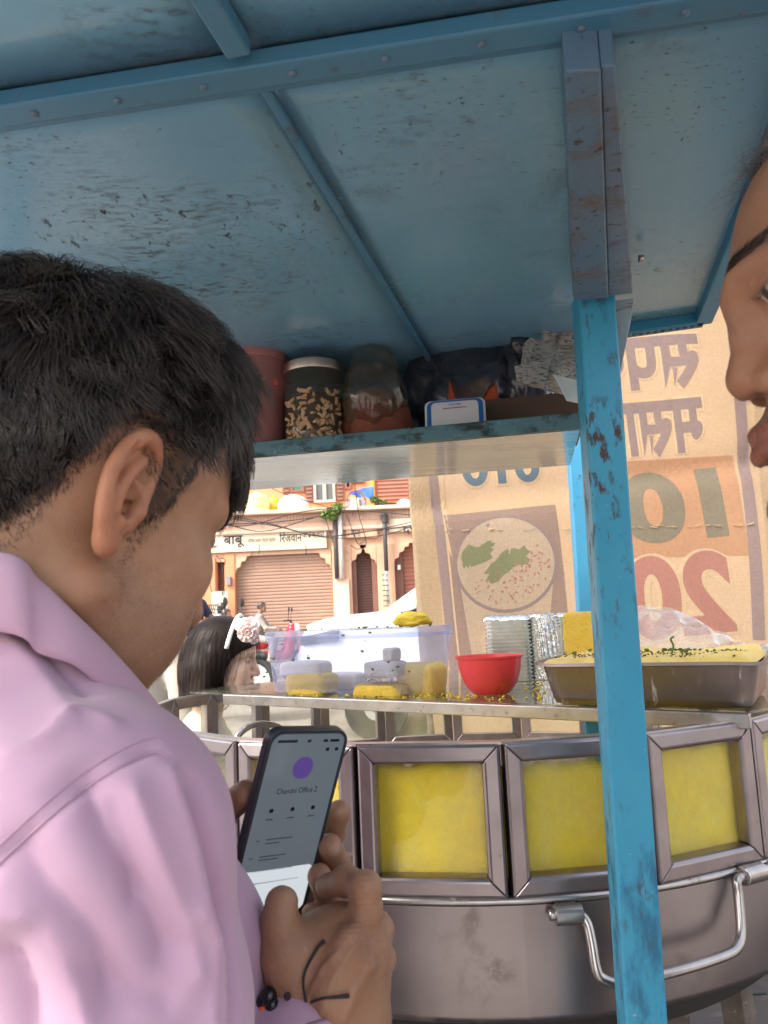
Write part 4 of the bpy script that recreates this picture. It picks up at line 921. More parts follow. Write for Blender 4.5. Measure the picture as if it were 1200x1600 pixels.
p = aty(458, 790, FY+.8); lump('sack', 'big white sack slumped on the ledge beside the yellow can', 'sack', (p[0], FY+.8, z_led+.24), (.44, .38, .30), 'sack', 3, .10)
p = aty(632, 782, FY+.6); lump('sack', 'small white bundle at the right end of the ledge', 'sack', (p[0], FY+.6, z_led+.12), (.20, .2, .16), 'sack', 5, .1)
ty = thing('tyre', 'old black tyre lying on the ledge', 'tyre', (fx(603), FY+.8, z_led)); c = np.array([aty(604, 786, FY+.8)[0], FY+.8, z_led+.10])
MB().tube([c+np.array([.27*math.cos(a), .27*math.sin(a), 0]) for a in np.linspace(0, 2*PI, 25)], .09, 10, False).build('ring', M['tyre'], ty, smooth=True)
cr = thing('handcart_frame', 'grey metal crate frame standing on the ledge below the blue tarpaulin', 'crate', (aty(553, 790, FY+.8)[0], FY+.8, z_led))
x0, x1 = aty(541, 790, FY+.8)[0], aty(572, 790, FY+.8)[0]; MB().bx(x0, x1, FY+.6, FY+1.1, z_led+.002, z_led+.34).build('box', M['crate_grey'], cr, bevel=.02)
MB().bx(x0+.14, x0+.36, FY+.55, FY+.598, z_led+.03, z_led+.36).build('door', M['beige_board'], cr)
MB().tube(spline([(x0, FY+.58, z_led+.3), (x0+.14, FY+.58, z_led+.52), (x1-.15, FY+.58, z_led+.52), (x1, FY+.58, z_led+.3)], 5), .025, 8).build('rail', M['wood_brown'], cr, smooth=True)
tp = []
for i in range(18):
    row = []
    for j in range(14):
        u, v_ = i/17, j/13; a = aty(547+37*u, 768-9*u+(6+14*u)*v_-9*math.sin(PI*v_)*.4, FY+1.15-.5*v_); row.append(a+np.array([0, .04*math.sin(9*u+4*v_), .03*math.sin(13*u)*v_]))
    tp.append(row)
tag(MB().grid(tp).build('tarpaulin', M['tarp'], smooth=True, solid=.01), 'crumpled blue tarpaulin hung over the crate on the ledge', 'tarpaulin')

# leaves helper and plants
def leaf_cloud(centres, radii, n, size, seed, flat=.6):
    rr = np.random.default_rng(seed); w_ = np.array([r**2 for r in radii]); w_ = w_/w_.sum(); pk = rr.choice(len(centres), n, p=w_)
    d = rr.normal(size=(n, 3)); d /= np.linalg.norm(d, axis=1, keepdims=True); q = rr.uniform(.35, 1.05, n)**.6
    P = np.array(centres)[pk]+d*(np.array(radii)[pk]*q)[:, None]*np.array([1, 1, .85])
    a = rr.normal(size=(n, 3)); a /= np.linalg.norm(a, axis=1, keepdims=True); b = np.cross(a, rr.normal(size=(n, 3))); b /= np.linalg.norm(b, axis=1, keepdims=True)
    s = (size*rr.uniform(.6, 1.3, n))[:, None]; V = np.stack([P-a*s, P+b*s*.42, P+a*s, P-b*s*.42], 1).reshape(-1, 3); return V, np.arange(4*n).reshape(n, 4)
tre = thing('tree', 'dense leafy tree rising behind the shop roof beside the pale tank', 'tree', (aty(366, 790, FY+5)[0], FY+5, 0))
cc = [aty(x, y, FY+5+dz) for (x, y, dz) in ((352, 775, 0), (372, 768, .4), (361, 752, -.3), (378, 790, .2), (342, 792, 0), (334, 760, .3), (320, 780, 0), (360, 735, 0))]
V, Fc = leaf_cloud(cc, [.42, .36, .4, .3, .4, .5, .6, .6], 5200, .085, 4); obj('crown', V, Fc, M['leaf'], tre)
tb_ = np.array([aty(358, 790, FY+5)[0], FY+5, 0]); MB().tube(spline([tb_, tb_+[.08, 0, 2.2], tb_+[-.05, 0, 4.0], cc[2]], 6), [.17]*8+[.1]*6+[.05]*5, 9).build('trunk', M['bark'], tre, smooth=True)
pl_ = thing('plant', 'green weed sprouting from the top of the dark drain pipe', 'plant', (fx(520, 800), FY-.25, fz_(806, 520)))
V, Fc = leaf_cloud([aty(515, 801, FY-.3), aty(524, 796, FY-.3), aty(509, 805, FY-.35), aty(520, 808, FY-.3), aty(530, 790, FY-.3)], [.16, .17, .13, .12, .10], 520, .055, 9); obj('foliage', V, Fc, M['leaf_bright'], pl_)
c = aty(521, 806, FY-.26); MB().tube([c+[0, 0, -.15], c+[.02, 0, .1], c+[-.03, 0, .3]], [.02, .015, .006], 6).build('stem', M['bark'], pl_)
pl_ = thing('plant', 'low green weeds growing along the ledge beside the tyre', 'plant', (aty(588, 788, FY+.6)[0], FY+.6, z_led))
V, Fc = leaf_cloud([aty(586, 781, FY+.6), aty(592, 784, FY+.6), aty(600, 785, FY+.5)], [.13, .10, .08], 260, .05, 10); obj('foliage', V, Fc, M['leaf'], pl_)
# overhead cables
wires = [[(300, 798), (400, 830), (480, 812), (540, 798), (660, 806)], [(318, 812), (380, 822), (470, 800), (545, 792)], [(330, 800), (420, 818), (520, 838), (660, 812)], [(335, 806), (430, 822), (510, 840), (600, 836), (660, 815)], [(325, 820), (440, 815), (540, 800)],
         [(520, 838), (560, 832), (610, 826), (660, 818)], [(505, 800), (515, 830), (522, 850)], [(538, 795), (552, 832), (560, 850), (572, 842)], [(553, 745), (560, 800), (572, 848), (560, 858), (548, 852)], [(403, 752), (440, 770), (480, 783), (530, 797)], [(338, 868), (346, 880), (350, 905), (347, 930)], [(343, 872), (352, 876), (346, 895)], [(405, 850), (405, 866)], [(478, 851), (478, 868)], [(330, 850), (327, 900), (331, 925)]]
wire_labels = ['longest black cable sagging along the parapet across the whole shop row', 'black cable dipping from the left parapet up to the drain pipe', 'black cable sloping down to the right over both drain pipes', 'black cable crossing low over the hindi name board text', 'black cable running just above the cream name board', 'black cable rising gently along the parapet to the green weed',
 'black cable between the white pipe and the right name board', 'short black cable hanging down the dark drain pipe', 'black cable drooping from the ledge to the narrow arched door', 'black cable looping in a hook above the narrow arched door', 'thin black cable slanting over the pale tank and white sack', 'thin black cable hanging down beside the dark doorway', 'short curled black cable at the top of the dark doorway', 'short black cable end dangling at the middle of the big shutter', 'short black cable end dangling at the right of the big shutter', 'thin black cable hanging down the wall left of the doorway']
for k, wv in enumerate(wires):
    pts = spline([aty(x, y, FY-.35-.05*(k % 4)) for (x, y) in wv], 7)
    tag(MB().tube(pts, .014 if k < 6 else .011, 5).build('cable', M['wire'], smooth=True), wire_labels[k], 'cable', 'cables strung across the shop fronts')

# ------------------------------------------------------------------ food and vessels on the glass top
zt_ = ztop-CZ
def gp(x, y): p = atz(x, y, zt_); return np.array([p[0], p[1], ztop])
# plastic box with sponge cakes inside
ta_, tb2 = gp(418, 1084), gp(650, 1089); tx = nrm(tb2-ta_); ty_ = np.array([-tx[1], tx[0], 0]); TL_ = np.linalg.norm(tb2-ta_); TD, THt = .20, .128
TD = .16
tub = thing('plastic_box', 'long cloudy plastic box of steamed cakes on the glass counter top', 'plastic box', (ta_+tb2)/2+ty_*TD/2)
tc_ = (ta_+tb2)/2+ty_*TD/2
def tubp(u, v, z): return tc_+tx*u+ty_*v+np.array([0, 0, z])
def blob(c, X_, Y_, a, b_, h_, seed, amp, e=.5, n_=24):
    s = lambda t: math.copysign(abs(math.sin(t))**e, math.sin(t)); co = lambda t: math.copysign(abs(math.cos(t))**e, math.cos(t))
    V = np.array([(co(PI*i/n_-PI/2)*co(2*PI*j/(2*n_)), co(PI*i/n_-PI/2)*s(2*PI*j/(2*n_)), s(PI*i/n_-PI/2)) for i in range(n_+1) for j in range(2*n_)])
    V = V*(1+amp*vnoise(V, 3.4, seed)+amp*.35*vnoise(V, 11, seed+1))[:, None]; P_ = np.asarray(c)+np.outer(V[:, 0]*a, X_)+np.outer(V[:, 1]*b_, Y_)+np.outer(V[:, 2]*h_, (0, 0, 1)); m2 = 2*n_
    return P_, [[i*m2+j, i*m2+(j+1) % m2, (i+1)*m2+(j+1) % m2, (i+1)*m2+j] for i in range(n_) for j in range(m2)]
def rr_ring(wd, dp, r, z): return [tubp(u, v, z) for (u, v) in rrect(wd, dp, r, 5)]
b = MB(); prof = [(TL_-.03, TD-.03, .016, .0015), (TL_-.012, TD-.012, .02, .004), (TL_-.006, TD-.006, .022, .016), (TL_+.012, TD+.012, .026, THt-.012), (TL_+.013, TD+.013, .026, THt-.011)]
rg = [rr_ring(*q) for q in prof]; n = len(rg[0]); b.add([p for r_ in rg for p in r_], [[i*n+k, i*n+(k+1) % n, (i+1)*n+(k+1) % n, (i+1)*n+k] for i in range(len(rg)-1) for k in range(n)]+[list(range(n))[::-1]])
b.build('box_body', M['plastic_tub'], tub, auto=50)
b = MB(); prof = [(TL_+.020, TD+.020, .03, THt-.016), (TL_+.023, TD+.023, .03, THt-.002), (TL_+.018, TD+.018, .028, THt+.002), (TL_-.01, TD-.01, .02, THt+.0005)]
rg = [rr_ring(*q) for q in prof]; b.add([p for r_ in rg for p in r_], [[i*n+k, i*n+(k+1) % n, (i+1)*n+(k+1) % n, (i+1)*n+k] for i in range(len(rg)-1) for k in range(n)]+[[3*n+k for k in range(n)]])
b.build('box_lid', M['plastic_tub'], tub, auto=50)
def rayv(x, y, v): # point on the box's inner plane at depth v behind its front
    r = ray(x, y); P0 = tc_+ty_*(-TD/2+v); t = np.dot(P0-CAMP, ty_)/np.dot(r, ty_); return CAMP+r*t
def cake(name, label, cat, x0, x1, ytop, ybot, v, mat, seed, dp=.05, amp=.05, parent=None, grp=None, hollow=False):
    a, b_ = rayv(x0, ybot, v), rayv(x1, ybot, v); top = rayv((x0+x1)/2, ytop, v)[2]; bot = rayv((x0+x1)/2, ybot, v)[2]
    c = (a+b_)/2; c[2] = (top+bot)/2; hw, hh = np.linalg.norm((b_-a)[:2])/2, (top-bot)/2; V = []; n_ = 22
    for i in range(n_+1):
        for j in range(2*n_):
            p, q = PI*i/n_-PI/2, 2*PI*j/(2*n_); e = .42
            s = lambda t: math.copysign(abs(math.sin(t))**e, math.sin(t)); co = lambda t: math.copysign(abs(math.cos(t))**e, math.cos(t))
            V.append((co(p)*co(q), co(p)*s(q), s(p)))
    V = np.array(V); f = 1+amp*vnoise(V, 3.2, seed); V = V*f[:, None]; P = c+np.outer(V[:, 0]*hw, tx)+np.outer(V[:, 1]*dp/2, ty_)+np.outer(V[:, 2]*hh, (0, 0, 1)); P[:, 2] = np.maximum(P[:, 2], bot)
    m2 = 2*n_; Fc = [[i*m2+j, i*m2+(j+1) % m2, (i+1)*m2+(j+1) % m2, (i+1)*m2+j] for i in range(n_) for j in range(m2)]
    o = obj(name, P, Fc, M[mat], smooth=True); return tag(o, label, cat, grp)
cake('gram_cake', 'yellow steamed cake under a white one at the left of the plastic box', 'cake', 455, 521, 1050, 1087, .035, 'dhokla', 1, .06)
cake('rice_cake', 'large white steamed cake resting on the left yellow cake', 'cake', 446, 511, 1032, 1058, .040, 'idli', 2, .06)
cake('rice_cake', 'pale flat cake lying at the middle back of the plastic box', 'cake', 512, 566, 1050, 1082, .12, 'idli', 3, .05)
cake('gram_cake', 'yellow steamed cake at the bottom of the right stack in the plastic box', 'cake', 562, 640, 1066, 1090, .035, 'dhokla', 4, .07)
cake('gram_cake', 'cream coloured cake beside the right stack, against the box end', 'cake', 632, 690, 1034, 1088, .075, 'cream', 5, .08)
cake('rice_cake', 'white steamed cake on the right yellow cake in the plastic box', 'cake', 577, 632, 1032, 1058, .040, 'idli', 6, .06)
cake('rice_cake', 'small white cake topping the right stack in the plastic box', 'cake', 603, 622, 1012, 1033, .040, 'idli', 7, .035)
sh_ = []
for k in range(46):
    a = rayv(random.uniform(560, 634), random.uniform(1055, 1062), .004+random.random()*.012); d = np.array([random.gauss(0, .009), random.gauss(0, .004), random.gauss(0, .005)])
    m_ = a+d*.5+np.array([0, 0, random.uniform(0, .006)]); sh_.append([a, m_, a+d])
a_, b_ = tubes(np.array(sh_), np.full(len(sh_), .0009), 1, 4); tag(obj('coconut_shreds', a_, b_, M['idli']), 'white coconut shreds strewn on the right yellow cake', 'garnish', kind='stuff')
# leftover piece on the lid
p0, p1 = tubp(TL_/2-.062, -.03, THt+.004), tubp(TL_/2+.008, -.03, THt+.004); V = []
lx = nrm(p1-p0); pc_ = (p0+p1)/2; n_ = 20; P = []
for i in range(0):
    row = []
    for j in range(16):
        u, a = i/n_, 2*PI*j/16; r0 = (.0105+.0015*math.sin(9*u+1)+.001*math.sin(23*u+a*2))*(min(1, .25+9*u, .2+10*(1-u))**.5); row.append(p0+(p1-p0)*u+ty_*math.cos(a)*r0*1.7+np.array([0, 0, max(-.001, .010+math.sin(a)*r0*1.0+.003*math.sin(9*u))]))
    P.append(row+[row[0]])
tag(obj('gram_cake', *blob(pc_+[0, 0, .013], lx, ty_, .037, .024, .0125, 78, .26, .75), M['crumb'], smooth=True), 'broken yellow cake piece lying on the plastic box lid', 'cake')
def scatter(name, label, pts, r, mat, cat='crumbs', n=5, squash=.6):
    m = MB()
    for p in pts:
        q = r*random.uniform(.5, 1.4); m.lathe(np.asarray(p)+[0, 0, q*squash*.55], [(.0001, -q*squash), (q*.8, -q*.3*squash), (q, q*.2*squash), (.0001, q*squash)], n, nrm((random.gauss(0, .4), random.gauss(0, .4), 1)))
    return tag(m.build(name, M[mat]), label, cat, kind='stuff')
scatter('crumbs', 'yellow crumbs along the front of the glass top', [gp(random.gauss(660, 26), random.uniform(1083, 1091)) for _ in range(40)]+[gp(random.gauss(735, 30), random.uniform(1086, 1095)) for _ in range(34)]+[gp(random.uniform(470, 640), random.uniform(1087, 1090)) for _ in range(14)]+[gp(random.gauss(838, 8), random.uniform(1066, 1094)) for _ in range(22)], .0028, 'crumb')
scatter('herb_bits', 'chopped green herbs stuck on the plastic box', [tubp(random.uniform(-TL_/2, TL_/2), -TD/2-.011, random.uniform(.01, THt)) for _ in range(22)]+[tubp(random.uniform(-TL_/2, TL_/2), random.uniform(-TD/2, TD/2), THt+.003) for _ in range(30)]+[gp(random.uniform(420, 700), random.uniform(1084, 1090)) for _ in range(16)], .0034, 'herb', 'herbs')
# red bowl
bc = (gp(719, 1090)+gp(823, 1094))/2; 
bl, brr = atz(714, 1043, zt_+.068), atz(828, 1044, zt_+.068); r_b = np.linalg.norm(brr-bl)/2; bc = gp(772, 1088)+np.array([.0, .035, 0])
bowl = thing('bowl', 'small red plastic bowl on the glass top', 'bowl', bc); h_b = .072
MB().lathe(bc, [(r_b*.48, .0012), (r_b*.56, .003), (r_b*.78, h_b*.30), (r_b*.90, h_b*.62), (r_b*.945, h_b*.93), (r_b*1.0, h_b*.945), (r_b*1.01, h_b), (r_b*.93, h_b*.985), (r_b*.87, h_b*.60), (r_b*.74, h_b*.32), (r_b*.5, h_b*.08), (.001, h_b*.07)], 48).build('bowl_shell', M['red_bowl'], bowl, auto=60)
cm = MB()
for k in range(14): a = 2*PI*k/14; cm.lathe(bc+np.array([r_b*.45*math.cos(a)*random.uniform(.3, 1), r_b*.45*math.sin(a)*random.uniform(.3, 1), h_b*.12]), [(.001, 0), (.018, .008), (.014, .022), (.001, .026)], 8)
tag(cm.build('chutney_pieces', M['crumb'], bowl), kind='stuff')
# stacks of foil plates
def foil_stack(label, c, wd, dp, ht, yaw, n_l, crinkle=False):
    t = thing('foil_plate_stack', label, 'foil plates', c, 'stacks of foil plates'); X_ = np.array([math.cos(yaw), math.sin(yaw), 0]); Y_ = np.array([-X_[1], X_[0], 0])
    m = MB()
    for k in range(n_l):
        z = ht*k/n_l+.001; s_ = random.uniform(.99, 1.01)
        poly = [c+X_*u*s_+Y_*v_+np.array([0, 0, z]) for (u, v_) in rrect(wd, dp, .012, 3)]
        m.prism(poly, (0, 0, ht/n_l*.42))
        poly = [c+X_*u*.93+Y_*v_*.92+np.array([0, 0, z+ht/n_l*.42]) for (u, v_) in rrect(wd, dp, .012, 3)]; m.prism(poly, (0, 0, ht/n_l*.56))
    m.build('plate_rims', M['foil_rim'], t)
    P = []
    for i in range(15):
        row = []
        for j in range(15):
            u, v_ = i/14-.5, j/14-.5; e = max(abs(u), abs(v_))*2; row.append(c+X_*u*wd*1.05+Y_*v_*dp*1.05+np.array([0, 0, ht+.0015+.006*(e > .9)*random.random()+.003*random.random()-(.012 if e > .99 else 0)]))
        P.append(row)
    MB().grid(P).build('top_plate', M['foil'], t, smooth=True)
    if crinkle:
        P = []
        for i in range(60):
            a = (i/59-.62)*2.7; row = []
            for j in range(26):
                z = j/25*ht; rr_ = .0022*math.sin(31*a+3*math.sin(40*z)+5*z*30)+.0016*random.random(); ru = wd*.5+.003+rr_
                d = X_*math.sin(a)*ru-Y_*(math.cos(a)*dp*.5+.003+rr_); row.append(c+d+np.array([0, 0, z+.001]))
            P.append(row)
        MB().grid(P).build('foil_wrap', M['foil'], t, smooth=True)
    return t
c1, c2 = gp(785, 1066), gp(848, 1063)
foil_stack('stack of thin silver foil plates seen edge-on behind the red bowl', c1+ty_*.05+[-.002, .0, 0], .100, .085, .140, -.10, 17)
foil_stack('crinkled silver foil plate stack between the plain stack and the yellow block', c2+ty_*.05+[.004, .0, 0], .088, .085, .141, -.25, 22, True)
# deep tray with its slab, leaning block and film cover
q0, q1 = atz(846, 1104, zt_), atz(1152, 1112, zt_); q0[2] = q1[2] = ztop; kx = nrm(q1-q0); ky = np.array([-kx[1], kx[0], 0]); KW, KD, KH = np.linalg.norm(q1-q0)+.035, .27, .0695
kc = (q0+q1)/2+ky*KD/2+kx*.014
tray = thing('baking_tray', 'deep dented aluminium tray of pale sponge cake at the right of the counter', 'tray', kc)
def kp(u, v, z): return kc+kx*u+ky*v+np.array([0, 0, z])
prof = [(KW-.05, KD-.05, .02, .0012), (KW-.03, KD-.03, .028, .004), (KW-.022, KD-.022, .032, .014), (KW, KD, .038, KH-.004), (KW+.004, KD+.004, .04, KH), (KW+.022, KD+.022, .045, KH+.002), (KW+.023, KD+.023, .045, KH-.003), (KW+.016, KD+.016, .042, KH-.002), (KW-.006, KD-.006, .036, KH-.006), (KW-.026, KD-.026, .03, .016)]
b = MB(); rg = [[kp(u, v_, z+(.0035*math.sin(u*21+1)*(z > KH-.01))) for (u, v_) in rrect(a_w, a_d, r_, 8)] for (a_w, a_d, r_, z) in prof]; n = len(rg[0])
b.add([p for r_ in rg for p in r_], [[i*n+k, i*n+(k+1) % n, (i+1)*n+(k+1) % n, (i+1)*n+k] for i in range(len(rg)-1) for k in range(n)]+[list(range(n))[::-1]]); b.build('tray_shell', M['tray'], tray, auto=60)
P = []
for i in range(61):
    row = []
    for j in range(41):
        u, v_ = (i/60-.5)*(KW-.010), (j/40-.5)*(KD-.010); e = min(1, (.5-abs(i/60-.5))*30, (.5-abs(j/40-.5))*30); row.append(kp(u, v_, KH-.006+e*(.008+.003*math.sin(u*40)*math.cos(v_*33)+.004*random.random()+.007*max(0, u*4))))
    P.append(row)
MB().grid(P).build('sponge_slab', M['cream'], tray, smooth=True)
scatter('mustard_seeds', 'black mustard seeds over the sponge in the tray', [kp(random.uniform(-KW/2+.02, KW/2-.02), random.uniform(-KD/2+.01, .02), KH+.006) for _ in range(260)], .0017, 'seed', 'seeds')
scatter('herb_bits', 'chopped green herbs over the sponge in the tray', [kp(random.uniform(-KW/2+.02, KW/2-.02), random.uniform(-KD/2+.01, .02), KH+.008) for _ in range(26)]+[kp(.05+random.gauss(0, .02), -.07, KH+.012) for _ in range(14)], .0036, 'herb', 'herbs')
cu = MB(); q_ = kp(.04, -.09, KH+.008); cu.tube(spline([q_, q_+[.004, 0, .012], q_+[.001, 0, .022], q_+[.006, 0, .026]], 5), .0016, 6); tag(cu.build('curry_leaf_stalk', M['herb'], smooth=True), 'curled dark stalk standing up from the sponge in the tray', 'stalk')
# leaning yellow block
kb = MB(); a = atz(884, 1026, zt_+KH); w_b, h_b2, d_b = .090, .080, .05; bc_ = at(922, 990, (a-CAMP) @ FW+.05)
bb = []
V = []; n_ = 16
for i in range(n_+1):
    for j in range(2*n_):
        p, q = PI*i/n_-PI/2, 2*PI*j/(2*n_); e = .25; s = lambda t: math.copysign(abs(math.sin(t))**e, math.sin(t)); co = lambda t: math.copysign(abs(math.cos(t))**e, math.cos(t)); V.append((co(p)*co(q), co(p)*s(q), s(p)))
V = np.array(V); V *= (1+.025*vnoise(V, 5, 8))[:, None]; Pk = bc_+np.outer(V[:, 0]*w_b/2, kx)+np.outer(V[:, 1]*d_b/2, ky)+np.outer(V[:, 2]*h_b2/2, (0.03, .05, 1)); m2 = 2*n_
tag(obj('gram_cake', Pk, [[i*m2+j, i*m2+(j+1) % m2, (i+1)*m2+(j+1) % m2, (i+1)*m2+j] for i in range(n_) for j in range(m2)], M['dhokla'], smooth=True), 'thick porous yellow block standing on edge in the tray behind the post', 'cake')
# clear film pulled over the tray
P = []
film_top = [(960, 952, 1.45), (1000, 946, 1.44), (1040, 950, 1.42), (1085, 965, 1.40), (1130, 990, 1.36), (1180, 1010, 1.32), (1230, 1022, 1.28)]
film_bot = [(960, 1014, 1.34), (1000, 1012, 1.32), (1045, 1018, 1.29), (1090, 1024, 1.25), (1130, 1030, 1.20), (1180, 1030, 1.17), (1240, 1026, 1.15)]
ft, fb = spline([at(*p) for p in film_top], 6), spline([at(*p) for p in film_bot], 6)
for i, (a, b_) in enumerate(zip(ft, fb)):
    row = []
    for j in range(22):
        v_ = j/21; p = a+(b_-a)*v_; row.append(p+np.array([0, -.5, .8])*(.007*math.sin(9*v_+i*.55)+.004*math.sin(i*1.1-5*v_)+.010*math.sin(PI*v_))*(.3+.7*math.sin(PI*min(1, v_*1.1))))
    P.append(row)
fo = MB().grid(P).build('plastic_film', M['film'], smooth=True); tag(fo, 'loose clear plastic film pulled up over the aluminium tray', 'plastic film')
# film fold running on down to the back
# ------------------------------------------------------------------ things on the box shelf
def sp_(x, dback=.10):     # a point on the shelf board under pixel column x
    t = None
    for y in np.linspace(560, 760, 400):
        pass
    r = ray(x, 690); n2 = np.array([sback[0], sback[1], 0]); P0 = s1+sback*dback; tt = np.dot(P0-CAMP, n2)/np.dot(r, n2); p = CAMP+r*tt; return np.array([p[0], p[1], sh_top])
def hgt_(x, y, p): d = (p-CAMP) @ FW; return at(x, y, d)[2]-p[2]
def jar(label, x0, x1, ytop, dback, body, lidm, fillm, fill, lid_h, grp=None, shoulder=.0, lid_label=None):
    c = sp_((x0+x1)/2, dback); d = (c-CAMP) @ FW; r = (x1-x0)/2*d/F; H = hgt_((x0+x1)/2, ytop, c); t = thing('jar', label, 'jar', c, grp)
    hb = H-lid_h
    MB().lathe(c, [(.001, .001), (r*.9, .001), (r*.97, .006), (r, hb*.2), (r, hb*.8), (r*(1-shoulder), hb*.97), (r*(1-shoulder), hb)], 40).build('jar_body', M[body], t, auto=60)
    MB().lathe(c+[0, 0, hb-.004], [(r*(1-shoulder)+.003, 0), (r*(1-shoulder)+.004, .004), (r*(1-shoulder)+.003, lid_h), (r*(1-shoulder)-.004, lid_h+.004), (.001, lid_h+.004)], 48).build('jar_lid', M[lidm], t, auto=40)
    o = MB().lathe(c, [(.001, .004), (r*.93, .004), (r*.95, H*fill*.9), (r*.7, H*fill), (.001, H*fill*1.04)], 30).build('jar_filling', M[fillm], t, auto=60); o['kind'] = 'stuff'
    return t, c, r, H
pinklid = pmat('dusty_pink_lid', (.42, .17, .15), (.36, .14, .125), 20, .5, bump=.2); M['pinklid'] = pinklid
t, c, r, H = jar('tall pink lidded jar of red mix at the left end of the shelf', 351, 447, 541, .055, 'jar_pink', 'pinklid', 'masala', .55, .018, 'jars on the box shelf')
view = nrm((CAMP-c)*[1, 1, 0]); sdv = np.array([-view[1], view[0], 0])
def on_jar(px_, py_, lift=.0012):
    r_ = ray(px_, py_); o_, d_ = CAMP[:2]-c[:2], r_[:2]; A = d_@d_; B = 2*o_@d_; Cq = o_@o_-(r+lift)**2; tt = (-B-math.sqrt(max(B*B-4*A*Cq, 0)))/(2*A); return CAMP+r_*tt
M['jar_print'] = pmat('yellow_jar_print', (.55, .28, .06), None, 10, .6); M['jar_print_red'] = pmat('red_jar_print', (.5, .07, .06), None, 10, .6)
m = MB()
for i in range(3):
    for j in range(3): a_ = on_jar(397+i*7.6, 592+j*7.8); m.box(a_, (.0052, .0006, .0056), nrm(np.cross((0, 0, 1), (CAMP-a_)*[1, 1, 0])), nrm((CAMP-a_)*[1, 1, 0]))
m.build('label_print', M['jar_print'], t)
m = MB()
for k in range(8): a_ = on_jar(429, 598); dx = nrm(np.cross((0, 0, 1), (CAMP-a_)*[1, 1, 0])); an = PI*k/4; m.bar(a_, a_+dx*.006*math.cos(an)+np.array([0, 0, .006*math.sin(an)]), .0018, .0008, nrm(CAMP-a_))
m.build('label_print', M['jar_print_red'], t)
t, c, r, H = jar('squat clear jar of peanut pieces with a metal lid on the shelf', 446, 541, 563, .06, 'jar_clear', 'lid_metal', 'brown_carton', .62, .014, 'jars on the box shelf', .06)
m = MB()
for k in range(120):
    a = random.uniform(-2.6, -.5)+.0; z = random.uniform(.006, H*.62); p = c+np.array([r*.955*math.cos(a), r*.955*math.sin(a), z]); q = random.uniform(.0055, .0095); d = nrm([random.gauss(0, 1), random.gauss(0, .4), random.gauss(0, 1)])
    m.box(p, (q*1.25, q*.55, q), d, nrm(np.cross(d, (0.1, 1, .2))), nrm(np.cross(d, np.cross(d, (0.1, 1, .2)))))
tag(m.build('peanut_pieces', M['nut'], t, bevel=.001), kind='stuff')
def bag(name, label, cat, cx, ytop, wpx, dback, mat, seed, amp=.16, scale=3.5, dp=.09, peak=1.0, ybase=None):
    c = sp_(cx, dback); d = (c-CAMP) @ FW; H = hgt_(cx, ytop, c); W_ = wpx*d/F/2; n_ = 40; V = []
    for i in range(n_+1):
        for j in range(2*n_):
            a, b = PI*i/n_, 2*PI*j/(2*n_); V.append((math.sin(a)*math.cos(b), math.sin(a)*math.sin(b), math.cos(a)))
    V = np.array(V); ridg = np.abs(vnoise(V, scale*1.7, seed+1)); f = 1+amp*vnoise(V, scale, seed)-amp*.7*ridg; hz = (V[:, 2]*f*.5+.5); hz = np.clip(hz, .004, None)
    tap = 1-.55*np.clip(hz, 0, 1.1)**1.6*peak
    P = c+np.outer(V[:, 0]*f*W_*tap*1.12, sdir)+np.outer(V[:, 1]*f*dp*tap, sback)+np.outer(hz*H, (0, 0, 1)); m2 = 2*n_
    Fc = [[i*m2+j, (i+1)*m2+j, (i+1)*m2+(j+1) % m2, i*m2+(j+1) % m2] for i in range(n_) for j in range(m2)]
    t = thing(name, label, cat, c); obj('film', P, Fc, M[mat], t, smooth=True); return t, c, W_, H
t, c, W_, H = bag('snack_bag', 'bulging clear bag of red brown snack between jar and payment stand', 'bag', 588, 508, 118, .095, 'bag_film', 21)
V = []; tag(MB().lathe(c+[0, 0, .002], [(W_*.95, .0), (W_*1.02, H*.18), (W_*.9, H*.38), (W_*.5, H*.48), (.001, H*.5)], 30, sq=1.0).build('snack_mix', M['masala'], t, auto=60), kind='stuff')
bag('plastic_bag', 'crumpled dark plastic bag lying behind the payment stand', 'bag', 735, 470, 190, .16, 'black_film', 33, .2, 4.5, .06, .5)
bag('plastic_bag', 'small smoky plastic bag bunched up beside the newspaper', 'bag', 825, 440, 90, .15, 'black_film', 37, .24, 5, .05, .8)
# payment stand: blue edged card, code square left blank
c = sp_(713, .03); d = (c-CAMP) @ FW; stn = thing('payment_stand', 'white payment card stand with a blue border leaning on the shelf', 'card stand', c)
sw, shh = 93*d/F, 60*d/F; SX = nrm(atz(762, 652, ZS)-atz(664, 660, ZS)); SU = nrm(np.array([0, 0, 1])+sback*.18); SN = np.cross(SX, SU); SN = -SN if np.dot(SN, CAMP-c) < 0 else SN
def sq_(u, v, t=0.0): return c+SX*u+SU*(v+.001)+SN*t
def plate(wd, v0, v1, t0, th, r): 
    o_ = [(u, v) for (u, v) in rrect(wd, (v1-v0), r, 6)]; return MB().prism([sq_(u, v+(v0+v1)/2, t0) for (u, v) in o_], SN*th)
plate(sw*1.03, 0, shh*1.02, -.004, .004, .009).build('backing', M['stand_white'], stn, bevel=.001)
plate(sw*.95, .0, shh*.99, .0002, .0012, .009).build('blue_border', M['stand_blue'], stn); plate(sw*.80, .0, shh*.93, .0016, .001, .006).build('card_face', M['stand_white'], stn)
lettering('PAYTM', sq_(0, shh*.845, .0029), SX, SU, sw*.19, shh*.055, M['stand_blue'], stn, bold=.02)
m = MB(); m.box(sq_(0, shh*.745, .0029), (sw*.40, .0012, .0004), SX, SU, SN); m.box(sq_(0, shh*.05, .0029), (sw*.40, .0012, .0004), SX, SU, SN); m.build('small_print', M['scr_grey'], stn)
